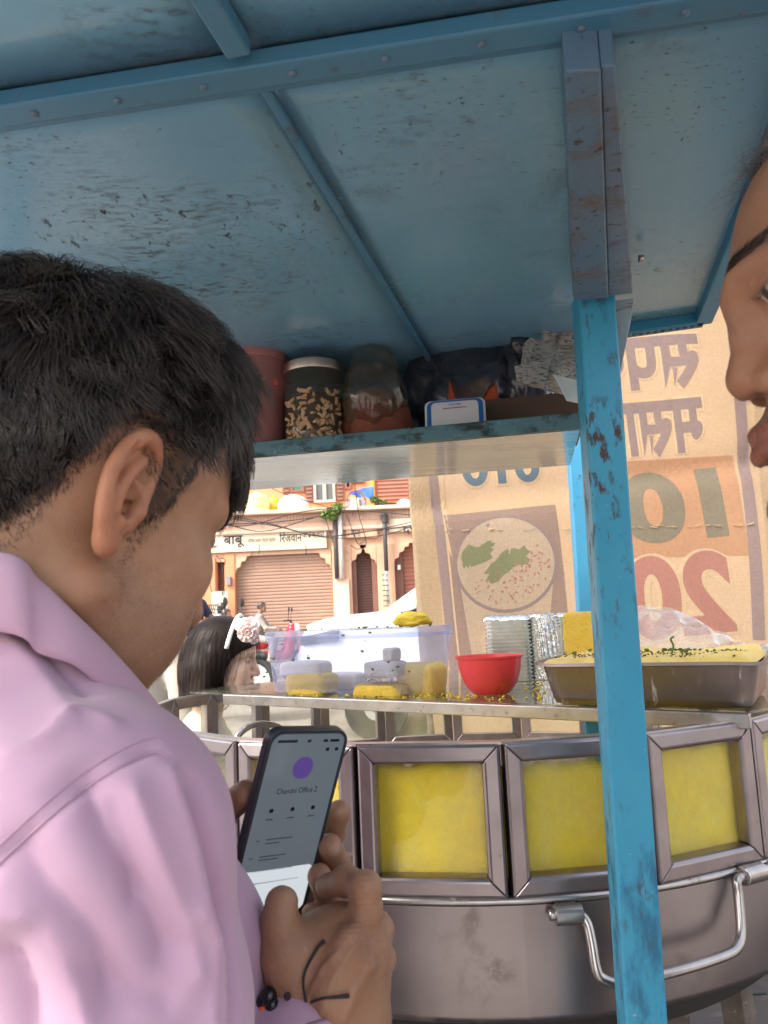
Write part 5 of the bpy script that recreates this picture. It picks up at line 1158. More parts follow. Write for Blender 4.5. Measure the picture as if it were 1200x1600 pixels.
# snack packet behind the stand, newspaper, brown carton
c = sp_(742, .085); P = []
for i in range(15):
    row = []
    for j in range(9):
        u, v_ = i/14-.5, j/8; row.append(c+sdir*(u*.085*(1-.15*v_))+sback*(.012*math.cos(u*PI)*math.sin(PI*v_)+.03*v_)+np.array([0, 0, .002+v_*.098+.006*math.sin(u*9)*v_]))
    P.append(row)
tag(MB().grid(P).build('snack_packet', M['red_packet'], smooth=True, solid=.012), 'shiny red snack packet leaning behind the payment stand', 'packet')
c = sp_(825, .12); MB_ = MB().prism([c-sdir*.10-sback*.04, c+sdir*.075-sback*.04, c+sdir*.075+sback*.05, c-sdir*.10+sback*.05], (0, 0, .062)); tag(MB_.build('carton', M['brown_carton'], bevel=.002), 'brown carton at the right end of the shelf under the newspaper', 'carton')
nw = thing('newspaper', 'crumpled newspaper sheet hanging over the carton beside the post', 'newspaper', sp_(860, .08)+[0, 0, .065])
def npatch(name, corners, d, seed, amp=.008, mat='paper_news', n_=18):
    A, B, Cc, D_ = [at(x, y, d+dd) for (x, y, dd) in corners]; P = []; q = []
    for i in range(n_+1):
        for j in range(n_+1):
            u, v_ = i/n_, j/n_; q.append((A*(1-u)+B*u)*(1-v_)+(D_*(1-u)+Cc*u)*v_)
    q = np.array(q); nz = np.abs(vnoise(q, 55, seed))*1.4+vnoise(q, 120, seed+1)*.4; q = q+np.outer(nz*amp, nrm(CAMP-q.mean(0))); q += np.outer(vnoise(q, 40, seed+4)*amp*.8, sdir)
    return MB().grid(q.reshape(n_+1, n_+1, 3)).build(name, M[mat], nw, smooth=False, solid=.0006)
npatch('sheet', [(828, 528, .06), (912, 545, .08), (910, 622, .02), (808, 600, .0)], .955, 41, .012); npatch('sheet', [(806, 572, .0), (862, 560, .02), (850, 606, -.01), (812, 596, -.01)], .948, 43, .008)
npatch('sheet', [(862, 585, .02), (912, 598, .01), (912, 632, .0), (884, 626, -.005)], .945, 47, .006, 'white_paper', 10); npatch('sheet', [(846, 452, .12), (912, 470, .12), (912, 560, .10), (850, 545, .10)], .99, 53, .022)
npatch('sheet', [(800, 445, .16), (850, 440, .16), (842, 540, .13), (815, 560, .13)], .99, 57, .02, 'black_film')
c = sp_(318, .05); lump('food_packet', 'brown and yellow packet on the shelf behind the man in lilac', 'packet', c+np.array([0, .03, .07]), (.03, .03, .075), 'red_packet', 61, .1)
# low things glimpsed under the counter at the right
st_ = thing('floor_bracket', 'pale rusty iron foot standing beside the bottom of the cyan post', 'iron foot', np.array([*at(1052, 1590, 1.02)[:2], 0])); a = at(1050, 1552, 1.05); b = a+nrm(np.array([.10, -.02, -1]))*(a[2]/.995); MB().bar(a, b, .034, .012, (0, 1, 0)).build('iron', M['rust'], st_, bevel=.002)
MB().box(b*[1, 1, 0]+[0, 0, .005], (.09, .07, .01)).build('foot_plate', M['rust'], st_)
pr = atz(1160, 1552, -CZ); ps = thing('prop_stand', 'small black prop stand on the street under the counter', 'stand', pr); t0 = pr+np.array([-.06, .0, .16])
MB().tube([pr+[0, 0, .012], t0, t0+[-.1, .1, .25]], .011, 8).build('strut', M['plastic_black'], ps, smooth=True); MB().box(pr+[.0, 0, .006], (.13, .05, .012)).build('foot', M['plastic_black'], ps, bevel=.003)
c = atz(1205, 1540, -CZ); lump('cloth_bundle', 'white and red cloth bundle lying on the street', 'cloth', c+np.array([.05, .2, .10]), (.17, .18, .13), 'cloth_white_red', 71, .16)

# ------------------------------------------------------------------ people
SKIN_A = (.45, .245, .15)

# ---- the man in the lilac shirt, seen over his right shoulder
RH = frame_from(53, 23, 2); HS = 1.03
TH = at(205, 766, .422) - RH @ (np.array([-.006, -.084, .002])*HS)
man = thing('person', 'man in a lilac shirt looking down at the phone he holds', 'person', (TH[0]-.05, TH[1]+.05, 0))
toW = lambda P: (np.asarray(P)*HS) @ RH.T + TH
nk_end = RH.T @ (at(2, 1185, .505)-TH)/HS
hv = head_vol(.0017, neck=((-.022, 0, -.05), tuple(nk_end)), rneck=.060, jaw=1.08)
V, Fc = hv.mesh(); V = smooth_mesh(V, Fc, 1, .4)
C, scalp = head_colors(V, SKIN_A, stub=.42, soft=.022)
N = normals(V, Fc)
g_loc = RH.T @ np.array([0, 0, -1.0])
WH = nrm((-.055, -.012, .115))*1.0
whorl = np.array([-.052, -.022, .125])
# hair shell close to the scalp
th = (np.clip((V[:, 2]-hair_line(V))/.06, 0, 1)**1.2*.016+.0008)*(scalp > .5)
th *= 1-.75*np.exp(-(((V-whorl)**2).sum(1))/.018**2)
keep = (scalp > .60) & ~((V[:, 0] > .006) & (V[:, 2] < .05))
fk = keep[Fc].all(1); used = np.unique(Fc[fk]); remap = -np.ones(len(V), int); remap[used] = np.arange(len(used))
shellP = V+N*th[:, None]; shellV = (V+N*(th+.0015*vnoise(V, 260, 3)*np.clip(th/.008, 0, 1))[:, None])[used]; shellF = remap[Fc[fk]]
cand = np.where((scalp > .12) & (np.abs(V[:, 1]) < .08))[0]
cand = cand[~((V[cand, 0] > .010) & (V[cand, 2] < .045) & (RNG.random(len(cand)) < .30))]
NS = 27000; pick = RNG.choice(cand, NS); roots = V[pick]+RNG.normal(size=(NS, 3))*.0007
hgt = np.clip((roots[:, 2]-hair_line(roots))/.06, 0, 1)
front = np.clip((roots[:, 0]-.035)/.04, 0, 1)
lens = .005+.036*hgt**1.1*np.clip(roots[:, 2]/.09, .14, 1)+.018*front*hgt
lens *= RNG.uniform(.5, 1.3, len(lens))
def flow_m(p):
    d = p-whorl; d = d/np.maximum(np.linalg.norm(d, axis=1, keepdims=True), 1e-6)
    side = np.clip((.10-p[:, 2])/.08, 0, 1)[:, None]
    return d*(1-.55*side)+g_loc*(.35+.7*side)+np.array([.25, 0, 0])
def lift_m(p, t):
    top = np.clip((p[:, 2]-.02)/.08, 0, 1); return (.22+.95*top)*(1-t)**1.1-.30*t*top
P = grow(roots, lens, flow_m, lift_m, seg=6, jit=.46, floor=1.02, curl=.15)
P += (N[pick]*(th[pick]*.9+.0005)[:, None])[:, None, :]
# clumping: pull strands towards a few hundred guides
gd = P[RNG.choice(len(P), 900)]
for s0 in range(0, len(P), 2000):
    d2 = ((P[s0:s0+2000, None, 0]-gd[None, :, 0])**2).sum(2); j = d2.argmin(1); wt = np.linspace(0, .55, 7)[None, :, None]
    rel = gd[j]-gd[j][:, :1]+P[s0:s0+2000, :1]; tgt = rel*.4+gd[j]*.6
    P[s0:s0+2000] = P[s0:s0+2000]*(1-wt)+tgt*wt
# fringe falling over the forehead and a few stray hairs
fr = np.where((V[:, 0] > .058) & (V[:, 2] > .062) & (V[:, 2] < .115) & (np.abs(V[:, 1]) < .062))[0]
fr = RNG.choice(fr, 3600); fl = RNG.uniform(.016, .036, len(fr))
lift_f = lambda p, t: np.full(len(p), .95*(1-t)**1.0-.35*t)
Pf = grow(V[fr]+N[fr]*(th[fr]*.8)[:, None], fl, lambda p: np.tile(np.array([1.0, -.12, .1])+g_loc*.75, (len(p), 1)), lift_f, seg=7, jit=.38, floor=1.06, curl=.2)
st = RNG.choice(cand[V[cand, 2] > .1], 90); Ps = grow(V[st], RNG.uniform(.04, .06, 90), flow_m, lambda p, t: np.full(len(p), .9-.5*t), seg=6, jit=.5)
hv_, hf_ = tubes(P, RNG.uniform(.00024, .00044, len(P))); fv_, ff_ = tubes(Pf, RNG.uniform(.00024, .00045, len(Pf))); sv_, sf_ = tubes(Ps, np.full(90, .00022))
# stubble on the jaw and a fade of cropped hairs round the hairline
sb = np.where((V[:, 2] < -.022) & (V[:, 2] > -.12) & (V[:, 0] > .0) & (np.abs(V[:, 1]) < .075))[0]; sb = RNG.choice(sb, 7500)
P5 = grow(V[sb]+RNG.normal(size=(len(sb), 3))*.0006, RNG.uniform(.0009, .0019, len(sb)), lambda p: np.tile(g_loc+np.array([.2, 0, 0]), (len(p), 1)), lambda p, t: np.full(len(p), .5), seg=2, jit=.5, c=(.03, 0, -.03), r=(.06, .055, .08), floor=0)
fd = np.where((np.abs(V[:, 2]-hair_line(V)+.004) < .016) & (V[:, 0] < .034) & (np.abs(V[:, 1]) < .082))[0]; fd = RNG.choice(fd, 6500)
P6 = grow(V[fd]+RNG.normal(size=(len(fd), 3))*.0008, RNG.uniform(.002, .0055, len(fd)), flow_m, lambda p, t: np.full(len(p), .45), seg=2, jit=.5, floor=0)
ls = []
for k in range(24):
    t_ = k/23; b0 = np.array([.0885-.006*t_, -(.021+.023*t_), .0160]); ls.append([b0, b0+np.array([.004, -.0005, -.001]), b0+np.array([.0080, -.002*t_, .0002])])
eb = np.where((V[:, 0] > .060) & (np.abs(V[:, 2]-.0385) < .0042) & (V[:, 1] < -.010) & (V[:, 1] > -.05))[0]; eb = RNG.choice(eb, 500)
P7 = grow(V[eb], RNG.uniform(.005, .009, len(eb)), lambda p: np.stack([np.zeros(len(p)), -np.ones(len(p)), .2*np.ones(len(p))], 1), lambda p, t: np.full(len(p), .5), seg=2, jit=.3, c=(.02, 0, .03), r=(.07, .06, .06))
m5 = [tubes(P5, np.full(len(P5), .00008)), tubes(P6, np.full(len(P6), .00015)), tubes(np.array(ls), np.full(24, .00022)), tubes(P7, np.full(len(P7), .0002))]
fv_0 = len(sv_)
for (a_, b_) in m5: sf_ = np.concatenate([sf_, b_+len(sv_)]); sv_ = np.concatenate([sv_, a_])
AV = np.concatenate([shellV, hv_, fv_, sv_]); n1 = len(shellV); n2 = n1+len(hv_); n3 = n2+len(fv_)
AF = np.concatenate([shellF, hf_+n1, ff_+n2, sf_+n3])
ho = obj('hair', toW(AV), AF, M['scalp'], man, smooth=True); ho.data.materials.append(M['hair_black']); ho.data.polygons.foreach_set('material_index', (np.arange(len(AF)) >= len(shellF)).astype(np.int32))
body_parts = [(toW(V), Fc, C)]

# ---- his hands (points are photo pixels with a depth)
def hp(*t): return at(*t)
lh = Vol(.0013)
lh.cap(hp(395, 1420, .625), hp(450, 1310, .645), .030, .028, k=.012).cap(hp(440, 1440, .62), hp(485, 1350, .628), .024, .02, k=.014)
lh.cap(hp(330, 1560, .66), hp(400, 1430, .635), .030, .030, k=.015).cap(hp(250, 1700, .68), hp(330, 1560, .66), .036, .030, k=.02)
K = .004
lh.chain([hp(455, 1330, .628), hp(498, 1335, .612), hp(519, 1303, .592), hp(530, 1268, .578)], [.0115, .0100, .0098, .0088], K)
lh.chain([hp(470, 1370, .622), hp(523, 1378, .602), hp(527, 1350, .580), hp(515, 1322, .560)], [.0115, .0105, .0100, .0092], K)
lh.chain([hp(470, 1405, .615), hp(515, 1425, .592), hp(512, 1400, .566), hp(499, 1369, .550)], [.011, .0105, .0098, .0090], K)
lh.chain([hp(460, 1440, .605), hp(500, 1460, .585), hp(497, 1445, .565), hp(486, 1427, .552)], [.010, .0085, .0078, .0072], K)
lh.chain([hp(330, 1400, .635), hp(318, 1310, .598), hp(345, 1270, .560), hp(384, 1240, .535)], [.017, .0135, .0118, .0098], .008)
V, Fc = lh.mesh(); C = np.tile(np.array(SKIN_A)*.80, (len(V), 1))
def nail(V, C, p, r, col=(.52, .33, .25)):
    m = np.clip(1.6-np.linalg.norm((V-p), axis=1)/r*1.2, 0, 1)[:, None]; C[:] = C*(1-m)+np.array(col)*m
nail(V, C, hp(527, 1331, .551), .0056); nail(V, C, hp(506, 1378, .541), .0056); nail(V, C, hp(490, 1433, .545), .004)
body_parts.append((V, Fc, C))
rh = Vol(.0012)
hp = lambda x, y, d: at(x, y, d+.015)
rh.cap(hp(500, 1760, .445), hp(525, 1625, .478), .031, .029, k=.015)
rh.cap(hp(505, 1610, .478), hp(520, 1490, .488), .033, .029, k=.02).cap(hp(545, 1600, .486), hp(562, 1470, .492), .026, .0175, k=.02)
rh.cap(hp(470, 1585, .478), hp(445, 1490, .474), .0225, .0150, k=.018).cap(hp(445, 1490, .474), hp(437, 1440, .478), .0140, .0118, k=.008)
rh.cap(hp(437, 1440, .478), hp(440, 1412, .482), .0120, .0112, k=.004)
rh.cap(hp(475, 1492, .486), hp(545, 1478, .488), .014, .0145, k=.02)          # web of the thumb
rh.chain([hp(558, 1472, .488), hp(572, 1420, .484), hp(572, 1386, .484), hp(541, 1375, .502), hp(510, 1384, .520)], [.0140, .0100, .0096, .0088, .0080], .006)
rh.chain([hp(572, 1490, .490), hp(588, 1452, .504), hp(560, 1432, .532), hp(530, 1440, .55)], [.0150, .0112, .0105, .009], .006)
rh.chain([hp(577, 1530, .494), hp(592, 1498, .512), hp(565, 1475, .540), hp(530, 1470, .555)], [.0145, .0110, .010, .009], .006)
rh.chain([hp(573, 1572, .498), hp(586, 1545, .514), hp(560, 1520, .540), hp(530, 1510, .55)], [.0135, .0098, .009, .008], .006)
for (a, b, r) in (((520, 1560), (556, 1475), .0022), ((530, 1580), (572, 1510), .0022), ((505, 1550), (545, 1462), .002)):
    rh.cap(hp(*a, .452), hp(*b, .464), r, r*1.3, k=.016)
V, Fc = rh.mesh(); N = normals(V, Fc)
hp = lambda *t: at(*t)
px = (V-CAMP) @ np.stack([RT, UP, FW], 1); PX = 600+F*px[:, 0]/px[:, 2]; PY = 800-F*px[:, 1]/px[:, 2]
V = V+N*(.00038*np.sin(PY*.75+.02*PX+2*vnoise(V, 120, 5))*np.exp(-((PX-570)/30)**2)*np.exp(-((PY-1440)/60)**2))[:, None]   # knuckle creases
V = V+N*(.00035*vnoise(V, 330, 6)+.00016*vnoise(V, 1400, 8, 2))[:, None]
for (a, b, c_) in (((500, 1590), (520, 1530), (553, 1480)), ((535, 1600), (556, 1545), (578, 1512)), ((480, 1560), (505, 1510), (525, 1490))):
    V = V+N*(.0011*np.exp(-(polydist(np.stack([PX, PY, 0*PX], 1), [np.array([*q, 0.]) for q in (a, b, c_)])/5.0)**2))[:, None]      # tendons and veins
C = np.tile(np.array(SKIN_A)*.82, (len(V), 1))
m = np.exp(-((PX-575)/22)**2-((PY-1475)/40)**2)[:, None]*.35; C = C*(1-m)+np.array((.22, .105, .065))*m
body_parts.append((V, Fc, C))
# ---- trunk under the clothes
SHO, ELB, WRI = at(128, 1322, .385), at(200, 1960, .37), at(478, 1672, .475)
NB, CH, HIP = at(15, 1195, .555), at(10, 1480, .58), at(0, 2500, .56)
HIP = np.array([CH[0], CH[1]+.02, .78])
lsho = SHO + .37*RH[:, 1]; lsho[2] = SHO[2]+.01
lelb = lsho + np.array([.06, .02, -.27]); lwri = hp(262, 1690, .68)
tv = Vol(.004)
tv.cap(NB+np.array([0, .03, .0]), CH, .045, .11, k=.02).cap(CH, HIP, .12, .125, k=.05).cap(NB+np.array([0, .02, -.02]), SHO, .035, .045, k=.01).cap(SHO, ELB, .048, .043, k=.01).cap(ELB, WRI, .043, .028, k=.02)
tv.cap(NB, lsho, .05, .05, k=.04).cap(lsho, lelb, .052, .043, k=.02).cap(lelb, lwri, .043, .03, k=.02)
for s in (-1, 1):
    hj = HIP+s*.085*RH[:, 1]; kn = hj+np.array([.03, .06, -.36]); an = np.array([kn[0]-.02, kn[1]-.10, .07])
    tv.cap(hj, kn, .075, .05, k=.03).cap(kn, an, .05, .036, k=.02).cap(an+np.array([-.03, -.02, -.03]), an+np.array([.10, .11, -.04]), .034, .028, k=.02)
V, Fc = tv.mesh(); body_parts.append((V, Fc, np.tile(np.array(SKIN_A), (len(V), 1))))
n = 0; BV, BF, BC = [], [], []
for (V, Fc, C) in body_parts: BV.append(V); BF.append(Fc+n); BC.append(C); n += len(V)
obj('body', np.concatenate(BV), np.concatenate(BF), M['skin'], man, smooth=True, cols=np.concatenate(BC))
# ---- shirt
sv = Vol(.0028)
lo_in = [at(x-22, y+92, d+.026) for (x, y, d) in ((-70, 898, .455), (0, 946, .415), (62, 992, .400), (118, 1040, .398), (172, 1086, .404), (215, 1112, .42))]
sv.chain(lo_in, [.031]*6, k=.02)
sv.chain([at(x-12, y+62, d+.014) for (x, y, d) in ((-80, 880, .455), (0, 946, .412), (62, 992, .399))], [.026]*3, k=.02)
sv.cap(lo_in[1]+.03*FW-UP*.02, SHO, .042, .066, k=.02)
for (i, deg, dz) in ((1, -128, -.052), (0, -176, -.058), (11, 140, -.082), (10, 98, -.105)):
    q_ = np.array([at(-20, 935, .452)[0]+.062*math.cos(math.radians(deg)), at(-20, 935, .452)[1]+.062*math.sin(math.radians(deg)), at(0, 866, .39)[2]+dz]); sv.cap(q_, q_+np.array([0, .0, -.10])*(1 if i < 2 else .6), .030, .055, k=.03)
    if i < 2: sv.cap(q_+np.array([0, 0, -.02]), SHO if i == 1 else lsho, .030, .066, k=.03)
sv.cap(NB, CH, .066, .150, k=.04).cap(CH, CH+np.array([0, .01, -.32]), .150, .155, k=.05)
sv.cap(NB, SHO, .055, .066, k=.02).cap(SHO, at(165, 1600, .372), .0715, .0690, k=.02).cap(at(165, 1600, .372), ELB, .0690, .062, k=.02)
sv.cap(ELB, WRI, .060, .040, k=.02)
sv.cap(at(205, 1215, .49), at(285, 1480, .50), .038, .050, k=.02).cap(at(285, 1480, .50), at(290, 1800, .50), .050, .06, k=.03)
sv.cap(NB, lsho, .066, .07, k=.05).cap(lsho, lelb, .07, .06, k=.02).cap(lelb, hp(285, 1650, .675), .058, .040, k=.02)
ax_ = nrm(WRI-ELB); cuff_end = at(468, 1608, .463)
sv.cap(at(478, 1690, .470), at(468, 1620, .481), .036, .0335, k=.008)
V, Fc = sv.mesh(); V = smooth_mesh(V, Fc, 2, .5); N = normals(V, Fc)
bvh = BVHTree.FromPolygons([Vector(v) for v in V], Fc.tolist())
def drape(pxs, n=6, lift=0.0):
    out = []
    for (x, y) in [tuple(p) for p in spline([np.array(p, float) for p in pxs], n)]:
        r = ray(x, y); h = bvh.ray_cast(Vector(CAMP), Vector(nrm(r)))
        if h[0] is not None: out.append(np.array(h[0])-nrm(r)*lift)
    return out
dv = np.zeros(len(V))
def fold(pxs, depth, width):
    global dv
    p = drape(pxs)
    if len(p) > 1: d_ = polydist(V, p)/width; dv += depth*(.55*np.exp(-d_**2)+.75*np.exp(-d_*1.9))
# soft pull folds running from the collar and the armhole
fold([(300, 1235), (330, 1330), (352, 1460), (362, 1600)], -.0055, .007)
fold([(262, 1215), (296, 1330), (318, 1470), (326, 1620)], .0030, .009)
fold([(140, 1225), (170, 1300), (225, 1390), (262, 1480)], -.0045, .010)
fold([(205, 1245), (240, 1330), (280, 1430), (300, 1520)], .0035, .010)
fold([(40, 1330), (80, 1390), (150, 1470), (170, 1560)], -.0045, .011)
fold([(0, 1420), (60, 1440), (120, 1530), (140, 1620)], .004, .013)
fold([(20, 1500), (45, 1560), (50, 1620)], -.005, .011)
fold([(90, 1240), (150, 1190), (230, 1170)], -.0016, .007)
fold([(10, 960), (70, 1010), (130, 1080)], -.003, .009)
fold([(0, 985), (60, 1050), (110, 1130)], .0025, .010)
fold([(20, 1180), (70, 1160), (120, 1120), (170, 1130)], .0022, .006); fold([(180, 1260), (205, 1330), (215, 1400)], -.0025, .005); fold([(300, 1420), (335, 1500), (345, 1600)], .003, .006); fold([(60, 1450), (110, 1500), (190, 1540), (260, 1560)], -.002, .006)
dv *= 1.35; dv += .0024*vnoise(V*np.array([1, 1, .45]), 26, 11, 2)+.0002*vnoise(V*np.array([1, 1, .6]), 95, 12, 2)
V = V+N*dv[:, None]
# armhole seam: the yoke side sits a thread's height above the sleeve
seam_px = [(-40, 1395), (0, 1348), (60, 1292), (120, 1242), (180, 1202), (238, 1176), (262, 1182)]
bvh = BVHTree.FromPolygons([Vector(v) for v in V], Fc.tolist())
sp = drape(seam_px, 8)
V = V+normals(V, Fc)*(-.0016*np.exp(-(polydist(V, sp)/.0032)**2))[:, None]
bvh = BVHTree.FromPolygons([Vector(v) for v in V], Fc.tolist())
keepf = np.ones(len(Fc), bool)
shirt = obj('shirt', V, Fc, M['shirt'], man, smooth=True)
seam = MB().tube(drape(seam_px, 8, .0002), .0009, 6)
for off in ((-5, -22),):
    seam.tube(drape([(x+off[0], y+off[1]) for (x, y) in seam_px], 8, .0001), .0005, 5)
seam.build('seam', M['shirt_thread'], shirt, smooth=True)
# collar: stand and folded leaf around the neck
up = [(-150, 800, .55), (-70, 822, .49), (0, 866, .452), (60, 908, .434), (112, 956, .428), (165, 1008, .432), (215, 1064, .448), (246, 1104, .475), (252, 1128, .52), (215, 1110, .60), (100, 1010, .67), (-60, 870, .66)]
lo = [(-175, 880, .55), (-80, 898, .475), (0, 986, .428), (62, 1020, .410), (118, 1040, .408), (172, 1086, .414), (220, 1116, .432), (250, 1140, .465), (262, 1165, .52), (230, 1150, .62), (100, 1050, .70), (-80, 920, .69)]
nbv = BVHTree.FromPolygons([Vector(v) for v in body_parts[0][0]], body_parts[0][1].tolist())
for i in range(2, 9):
    r = ray(up[i][0], up[i][1]); h = nbv.ray_cast(Vector(CAMP), Vector(nrm(r)))
    if h[0] is not None: up[i] = (up[i][0], up[i][1], min(up[i][2], (np.array(h[0])-CAMP) @ FW-.007))
    lo[i] = (lo[i][0], lo[i][1], min(lo[i][2], up[i][2]-.006))
up, lo = [at(*p) for p in up], [at(*p) for p in lo]
Cn = at(-20, 935, .452); z2 = up[2][2]
def nring(deg, z, r): a = math.radians(deg); return np.array([Cn[0]+r*math.cos(a), Cn[1]+r*math.sin(a), z])
for (i, deg, dz, r) in ((1, -128, .004, .070), (0, -176, -.004, .070), (11, 140, -.030, .070), (10, 98, -.065, .072), (9, 52, -.098, .078)):
    up[i] = nring(deg, z2+dz, r); lo[i] = nring(deg, z2+dz-.036, r+.018)
U_ = spline(up, 6, True); L_ = spline(lo, 6, True)
cen = np.mean(U_, 0); rows = []
for (a, b) in zip(U_, L_):
    inn = nrm((cen-a)*np.array([1, 1, .2])); out = -inn; dn = b-a
    rows.append([a+inn*.006+np.array([0, 0, -.020]), a+inn*.0045+np.array([0, 0, -.004]), a+inn*.002+np.array([0, 0, .0012]), a+out*.0008, a+dn*.25+out*.0035, a+dn*.55+out*.0045, a+dn*.85+out*.004, b+out*.0022, b+out*.0002-dn*.01])
rows.append(rows[0])
MB().grid(rows).build('collar', M['shirt'], shirt, smooth=True, solid=.0012)
# cuff of the right sleeve
ca, cb = at(481, 1700, .467), at(467, 1602, .485); cx = nrm(cb-ca)
MB().grid([ring(ca, cx, .0375), ring(ca+(cb-ca)*.5, cx, .0372), ring(cb-cx*.003, cx, .0366), ring(cb, cx, .0352), ring(cb-cx*.004, cx, .0338), ring(cb-cx*.03, cx, .0335)]).build('cuff', M['shirt'], shirt, smooth=True)
# trousers and shoes, below the picture
tr = Vol(.008); tr.cap(HIP+np.array([0, 0, .12]), HIP, .135, .14, k=.05)
for s in (-1, 1):
    hj = HIP+s*.085*RH[:, 1]; kn = hj+np.array([.03, .06, -.36]); an = np.array([kn[0]-.02, kn[1]-.10, .07]); tr.cap(hj, kn, .092, .07, k=.03).cap(kn, an, .07, .058, k=.02)
V, Fc = tr.mesh(); obj('trousers', V, Fc, M['trousers'], man, smooth=True)
# thread with beads on the right wrist
wc = at(496, 1592, .493); wx = nrm(at(520, 1480, .500)-at(505, 1700, .475))
brace = thing('thread_bracelet', 'black thread bracelet with dark beads and loose ends on the right wrist', 'bracelet', wc)
rp = ring(wc-wx*.002, wx, .0375, 40)
MB().tube(rp, .0013, 8, False).build('cord', M['thread'], brace, smooth=True)
def surf_px(x, y, lift=.0015):
    b2 = BVH_RH.ray_cast(Vector(CAMP), Vector(nrm(ray(x, y)))); return (np.array(b2[0])-nrm(ray(x, y))*lift) if b2[0] is not None else at(x, y, .455)
BVH_RH = BVHTree.FromPolygons([Vector(v) for v in body_parts[2][0]], body_parts[2][1].tolist())
for pth in ([(478, 1566), (474, 1540), (476, 1520), (486, 1498), (498, 1478), (507, 1470)], [(486, 1566), (505, 1560), (525, 1558), (545, 1556)]):
    q = spline([surf_px(x, y, .0022) for (x, y) in pth], 5); n = len(q)
    MB().tube(q, [.0008+.0007*(i/(n-1))**3 for i in range(n)], 7).build('loose_end', M['thread'], brace, smooth=True)
for (x, y, d, r, mt) in ((420, 1556, .474, .0058, 'bead'), (411, 1566, .474, .005, 'bead'), (425, 1570, .470, .0046, 'bead'), (412, 1578, .472, .0050, 'red_bead'), (449, 1557, .466, .0024, 'thread')):
    c = at(x, y, d); MB().lathe(c, [(r*math.sin(PI*k/8), -r*math.cos(PI*k/8)) for k in range(9)], 12).build('bead', M[mt], brace, smooth=True)

# ---- the phone in his hands
PW, PL, PT = .0675, .1458, .0085
from_cam = lambda v: RT*v[0]+UP*v[1]+FW*v[2]
ctr = np.array([-0.0721, -0.2268, 0.5407])
w0 = nrm(np.array([0.059, -0.0123, 0.0446])); l0 = np.array([0.0395, 0.1568, -0.009]); l0 = nrm(l0-w0*np.dot(l0, w0))
pc, pw, pl = CAMP+from_cam(ctr), from_cam(w0), from_cam(l0); pn = np.cross(pw, pl)
if np.dot(pn, CAMP-pc) < 0: pn = -pn
phone = thing('mobile_phone', 'black cased mobile phone showing a contact page on its dim screen', 'phone', pc)
def pp(u, v, t=0.0): return pc+pw*u+pl*v+pn*t
MB().prism([pp(u, v, -PT/2) for (u, v) in rrect(PW, PL, .0105)], pn*PT).build('case', M['phone_case'], phone, bevel=.0016, auto=40)
rim = MB(); o_ = rrect(PW-.001, PL-.001, .0102); i_ = rrect(PW-.0052, PL-.0052, .0085); nn = len(o_)
rim.add([pp(u, v, PT/2+.0002) for (u, v) in o_]+[pp(u, v, PT/2+.0011) for (u, v) in o_]+[pp(u, v, PT/2+.0011) for (u, v) in i_]+[pp(u, v, PT/2+.0002) for (u, v) in i_],
        [[r*nn+k, r*nn+(k+1) % nn, (r+1)*nn+(k+1) % nn, (r+1)*nn+k] for r in range(3) for k in range(nn)])
rim.build('case_lip', M['phone_case'], phone)
scr = MB().prism([pp(u, v, PT/2+.0001) for (u, v) in rrect(PW-.0056, PL-.0056, .008)], pn*.0003).build('screen', M['screen'], phone)
SW, SL = PW-.0056, PL-.0056
def flat(u0, u1, v0, v1, mat, t=.0005, name='screen_mark', r=0.0006):
    cu, cv = (u0+u1)/2, (v0+v1)/2
    return MB().prism([pp(cu+u, cv+v, PT/2+t) for (u, v) in rrect(u1-u0, v1-v0, min(r, (u1-u0)/2.01, (v1-v0)/2.01), 4)], pn*.0001).build(name, M[mat], scr)
flat(-SW/2+.0006, SW/2-.0006, -SL/2+.0006, -SL/2+.037, 'screen_glare', name='screen_reflection', r=.004)  # bright reflection painted across the lower screen
flat(-.0085, .0085, SL/2-.0345, SL/2-.0175, 'scr_purple', name='contact_photo', r=.0084)
lettering('Chandni Office 2', pp(0, SL/2-.043, PT/2+.0006), pw, pl, .034, .0042, M['scr_ink'], scr)
for (u, kind) in ((-.0175, 0), (0, 1), (.0175, 2)):
    flat(u-.0017, u+.0017, SL/2-.0590, SL/2-.0560, 'scr_ink', name='icon', r=.0012); flat(u-.003, u+.003, SL/2-.0645, SL/2-.0635, 'scr_grey', name='icon_caption')
for (v, u0, u1) in ((.079, -.016, .006), (.082, -.016, -.004), (.092, -.018, .004), (.0945, -.018, -.002), (.103, -.022, .012), (.1125, -.020, .020), (.0795, -.024, -.021), (.0925, -.026, -.023), (.103, -.028, -.025)):
    flat(u0, u1, SL/2-v-.0009, SL/2-v, 'scr_ink' if v > .1 else 'scr_grey', name='text_line', r=.0004)
for (u0, u1) in ((-.026, -.010), (.012, .016), (.018, .026), (-.0015, .0015)): flat(u0, u1, SL/2-.0065, SL/2-.0045, 'scr_ink', name='status_mark')
for (u0, u1) in ((.016, .019), (.024, .027)): flat(u0, u1, SL/2-.0135, SL/2-.0110, 'scr_ink', name='icon')
MB().box(pp(PW/2+.0002, .022, 0), (.0012, .022, .003), pw, pl, pn).build('volume_key', M['phone_case'], phone, bevel=.0004)

